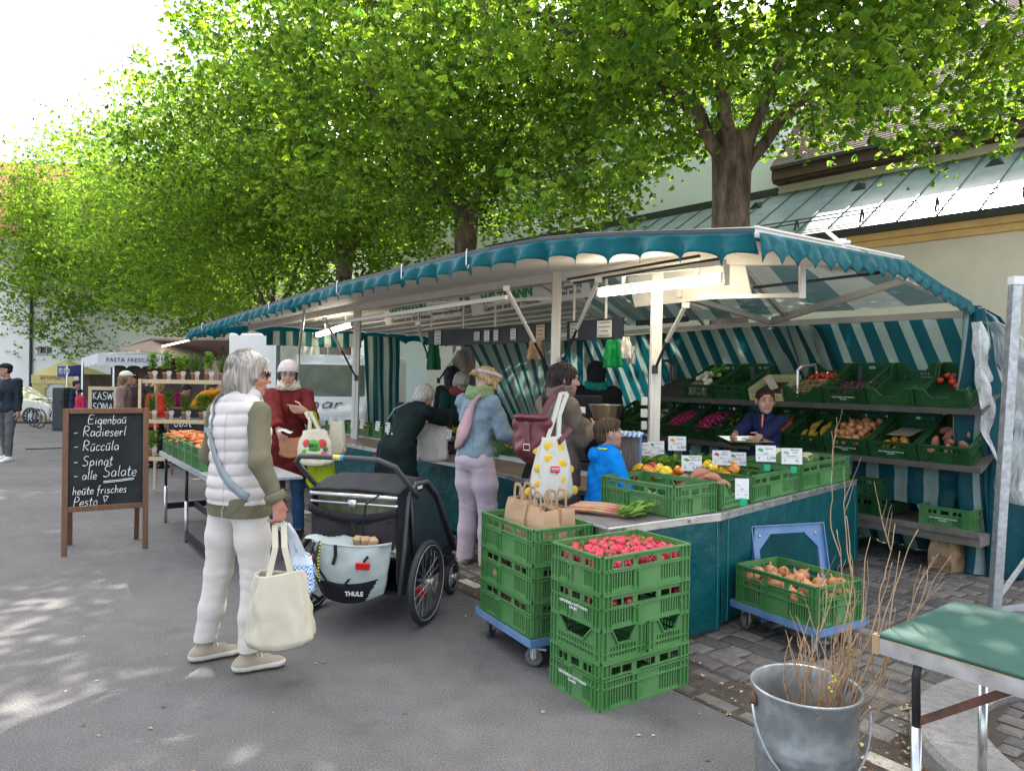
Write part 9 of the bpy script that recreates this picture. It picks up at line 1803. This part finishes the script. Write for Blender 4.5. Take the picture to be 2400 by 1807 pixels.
y_=31.5;g_=gz(y_);yt=thing('market_tent','pale yellow peaked market tent with an arched window','tent',(zz_(115,900,y_).x,y_,g_));O_=yt.location.copy();L_=lambda px,py,d=0:W(px,py,y_+d)-O_;a,b,pk_=L_(75,878),L_(172,874),L_(155,843,1.7);m=MB();w_=b.x-a.x;dp=3.0;e=a.z
m.add([(a.x,0,e),(b.x,0,e),(b.x,dp,e),(a.x,dp,e),pk_],[(0,1,4),(1,2,4),(2,3,4),(3,0,4)]);m.b2((a.x-.02,-.02,e-.38),(b.x,.0,e));m.b2((a.x-.02,0,e-.38),(a.x,dp,e));m.build('roof',M_YT,yt)
xs_=[lerp(a.x,b.x,k/16) for k in range(17)];zs2=[g*e/14 for g in range(15)]
m=MB();m.panel(xs_,zs2,lambda i,j:(abs((i-8.2)/3.4)**2+((j-9)/2.6)**2 < 1 and j >= 9) or (abs(i-8.2) < 3.4 and 6 <= j < 9),.02);m.add([(a.x,0,0),(a.x,dp,0),(a.x,dp,e),(a.x,0,e)],[(0,1,2,3)]);m.build('wall',M_YT,yt);m=MB();m.b2((lerp(a.x,b.x,.25),.06,e*.38),(lerp(a.x,b.x,.75),.07,e*.84));m.build('window',mat('tent_window',(.55,.55,.52),.4),yt)
m=MB();t=L_(128,884);text_into(m,'aromaria',.34,Matrix.Translation((t.x,-.04,t.z)) @ Matrix.Rotation(math.pi/2,4,'X'),.003);m.build('lettering',mat('brown_print',(.22,.12,.04),.6),yt)
# brown-flapped food truck and its white body
y_=14.2;g_=gz(y_);ft_=thing('food_truck','white food truck with a raised brown striped flap behind the herb rack','food truck',(W(600,900,y_).x,y_,g_));O_=ft_.location.copy();L_=lambda px,py,d=0:W(px,py,y_+d)-O_;a,b,c=L_(352,793),L_(541,793),L_(271,818,-1.3)
m=MB();m.add([a,b,b+V((.0,1.0,-.30)),a+V((0,1.0,-.30))],[(0,1,2,3)]);m.add([a,a+V((0,1,-.3)),c],[(0,1,2)]);m.add([a+V((0,0,-.03)),b+V((0,0,-.03)),b+V((0,1.6,-.50)),c+V((.8,1.8,-.12)),c],[(0,1,2,3,4)]);m.build('flap',mat('brown_flap',(.28,.21,.18),.5,var=.1,vscale=3),ft_,solid=.03)
m=MB();m.b2((b.x,-.1,0),(b.x+1.05,2.3,b.z+.10));m.build('body',M_WHP,ft_,bevel=.03);m=MB();m.b2((a.x+.1,2.3,.2),(b.x,2.5,b.z));m.build('interior_wall',mat('warm_interior',(.32,.22,.16),.7,var=.2,vscale=2),ft_);m=MB();m.b2((a.x+.3,1.5,.0),(b.x,1.9,1.05));m.build('counter',mat('slate_counter',(.05,.055,.065),.5),ft_);m=MB();m.tube([b+V((-.3,.3,-.15)),b+V((-.05,.3,-.75))],.02,6);m.build('flap_strut',M_BLK,ft_);m=MB();p,q=L_(380,812,-.2),L_(446,797,-.2);m.tube([p,q],.018,6);m.build('light_tube',mat('far_tube',(1,.9,.7),.4,emit=(1,.85,.5),estr=1.5),ft_)
# white van seen through the clear window
y_=13.6;g_=gz(y_);vn=thing('parked_van','white van parked nose-on behind the clear window of the stall','van',(W(742,900,y_).x,y_,g_),.0);O_=vn.location.copy();L_=lambda px,py,d=0:W(px,py,y_+d)-O_
S=SDF(.03);m=MB();hw_=.98;pf=[(0.0,.35),(-.02,.85),(.04,1.05),(.34,1.25),(.80,1.95),(1.15,2.12),(5.0,2.15),(5.0,.35)];n=len(pf)
m.smooth=False;m.add([(-hw_,y,z) for y,z in pf]+[(hw_,y,z) for y,z in pf],[tuple(range(n)),tuple(range(2*n-1,n-1,-1))]+[(i,i+n,(i+1) % n+n,(i+1) % n) for i in range(n)]);m.build('body',mat('white_van_paint',(.62,.64,.66),.25,var=.02,coat=.4),vn,bevel=.10,segs=3)
m=MB();m.add([(-.84,.38,1.27),(.84,.38,1.27),(.76,.77,1.88),(-.76,.77,1.88)],[(0,1,2,3)]);m.v=[(x,y-.035,z+.03) for x,y,z in m.v];m.build('windscreen',mat('windscreen_tree_reflection',(.03,.05,.03),.35,spec=.25,var=.5,vscale=4),vn);m=MB();m.b2((-.9,-.06,.40),(.9,.0,.74));m.build('grille',M_BLK,vn,bevel=.03)  # mottled dark green paints the trees' reflection into the windscreen colour
for x in (-.72,.72):m=MB();m.ball((x,-.03,.82),(.16,.06,.09),12,8);m.build('headlight',mat('headlight_glass',(.5,.52,.55),.1),vn)
for x in (-.85,.85):m=MB();m.smooth=True;m.tube([(x-.1,.6,.33),(x+.1,.6,.33)],.33,20);m.build('wheel',M_TYR,vn)
m=MB();m.tube([(0,-.09,.90),(.10,-.09,.78),(0,-.09,.64),(-.10,-.09,.78)],.022,6,closed=True);m.build('badge',M_ALU,vn);m=MB();scribble(m,'omar',-.50,.02,.34,Matrix.Translation((0,.02,1.06)) @ Matrix.Rotation(-.95,4,'X'),.013,.1,1,1.3);m.build('lettering',M_BLK,vn)
# pale car, bikes, dark cabinet
y_=29.0;g_=gz(y_);cp_=W(28,900,y_);car=thing('parked_car','cream small car parked beside the yellow tent','car',(cp_.x,y_,g_));pf=[(-2.1,.30),(-2.15,.75),(-1.7,.92),(-.9,1.02),(-.2,1.45),(1.1,1.48),(1.85,.98),(2.05,.9),(2.05,.3)];n=len(pf);m=MB();m.add([(x,-.85,z) for x,z in pf]+[(x,.85,z) for x,z in pf],[tuple(range(n)),tuple(range(2*n-1,n-1,-1))]+[(i,i+n,(i+1) % n+n,(i+1) % n) for i in range(n)]);cb_=m.build('body',mat('cream_car_paint',(.60,.58,.45),.25,var=.02,coat=.5),car,bevel=.09,segs=3);cb_.scale.x=-1
m=MB();m.add([(.8,-.865,1.02),(.25,-.80,1.38),(-.95,-.80,1.40),(-1.55,-.865,1.02)],[(0,1,2,3)]);m.build('side_window',M_GL,car,solid=.01)
for x in (-1.3,1.35):
    m=MB();m.smooth=True;M=Matrix.Translation((x,-.80,.33)) @ Matrix.Rotation(math.pi/2,4,'X');m.lathe([(.22,-.1),(.31,-.1),(.33,-.07),(.33,.07),(.31,.1),(.22,.1)],24,M);w0=m.build('wheel',M_TYR,car);m=MB();
    for k in range(10):a=k*.628;m.beam(M @ V((0,0,.085)),M @ V((math.cos(a)*.22,math.sin(a)*.22,.085)),.045,.03)
    m.build('rim',M_ALU,w0)
def bike(px,y,rz,label):
    p=W(px,900,y);b=thing('bicycle',label,'bicycle',(p.x,y,gz(y)),rz,None);spoked(0,-.5,.34,b,.02,16);spoked(0,.5,.34,b,.02,16);m=MB();m.smooth=True
    for P in ([(0,-.5,.34),(0,-.05,.30),(0,-.18,.85)],[(0,-.05,.30),(0,.38,.80)],[(0,-.15,.75),(0,.36,.78)],[(0,-.5,.34),(0,-.16,.75)],[(0,.5,.34),(0,.36,.92)]):m.tube(P,.018,8)
    m.build('frame',mat('white_bike_frame',(.6,.62,.63),.3,var=.05),b);m=MB();m.box((0,-.2,.90),(.12,.26,.05));m.build('saddle',M_BLK,b,bevel=.02);m=MB();m.smooth=True;m.tube([(-.28,.30,.98),(-.1,.38,1.0),(.1,.38,1.0),(.28,.30,.98)],.014,8);m.build('handlebar',M_BLK,b)
bike(118,24.5,1.25,'white bicycle standing nearer, beside the dark cabinet');bike(108,25.3,1.35,'second bicycle leaning behind the white one')
y_=23.5;p=W(150,900,y_);m=MB();m.b2((-.19,-.3,0),(.19,.3,1.42));m.b2((-.16,-.32,.08),(.16,-.301,1.3));m.box((.09,-.33,.95),(.02,.02,.15));tag(m.build('utility_cabinet',mat('charcoal_cabinet',(.035,.037,.04),.6,var=.1),loc=(p.x,y_,gz(y_)),bevel=.02),'dark grey utility cabinet beside the bicycles','cabinet')
# second chalkboard, by the long-haired woman
y_=16.4;p=W(241,900,y_);g_=gz(y_);a,b=W(212,905,y_),W(272,905,y_);c2b=thing('chalkboard_sign','pale framed chalkboard standing behind the long-haired woman','chalkboard',(p.x,y_,g_));hh=W(240,906,y_).z-g_;ww=(b.x-a.x)/2;m=MB()
for x in (-ww,ww):m.b2((x-.04,0,0),(x+.04,.03,hh))
m.b2((-ww+.04,0,hh-.08),(ww-.04,.03,hh));m.b2((-ww+.04,0,.22),(ww-.04,.03,.3));m.build('frame',M_LWOOD,c2b);m=MB();m.b2((-ww+.04,.008,.3),(ww-.04,.024,hh-.08));bb=m.build('board',M_SLATE,c2b);m=MB();Mz=Matrix.Translation((0,.004,0))
for tx,z in (('KASWER',hh-.30),('SOMA',hh-.55),('BÜRO',hh-.92)):scribble(m,tx,-ww*.8,z,.17,Mz,.009,.0,1)
m.beam((-ww*.8,.0,hh-.62),(ww*.8,0,hh-.62),.01,.012);m.build('chalk_writing',M_CHALK,bb)
y_=11.4;p=W(440,975,y_);m=MB();bo=thing('chalkboard_sign','small dark chalkboard standing behind the middle shelf of the herb rack','chalkboard',(p.x,y_,gz(y_)));m.b2((-.30,0,.2),(.30,.02,1.06));bz=m.build('board',M_SLATE,bo);m=MB();m.b2((-.33,-.005,.2),(-.30,.025,1.09));m.b2((.30,-.005,.2),(.33,.025,1.09));m.b2((-.30,-.005,1.06),(.30,.025,1.09));m.build('frame',M_WOOD,bo);m=MB();scribble(m,'obst',-.22,.78,.16,Matrix.Identity(4) @ Matrix.Translation((0,-.006,0)),.006,.1,1);m.build('chalk_writing',M_CHALK,bz)
m=MB()
for x in (-.25,.25):m.b2((x-.015,0,0),(x+.015,.02,.2))
m.build('legs',M_WOOD,bo)
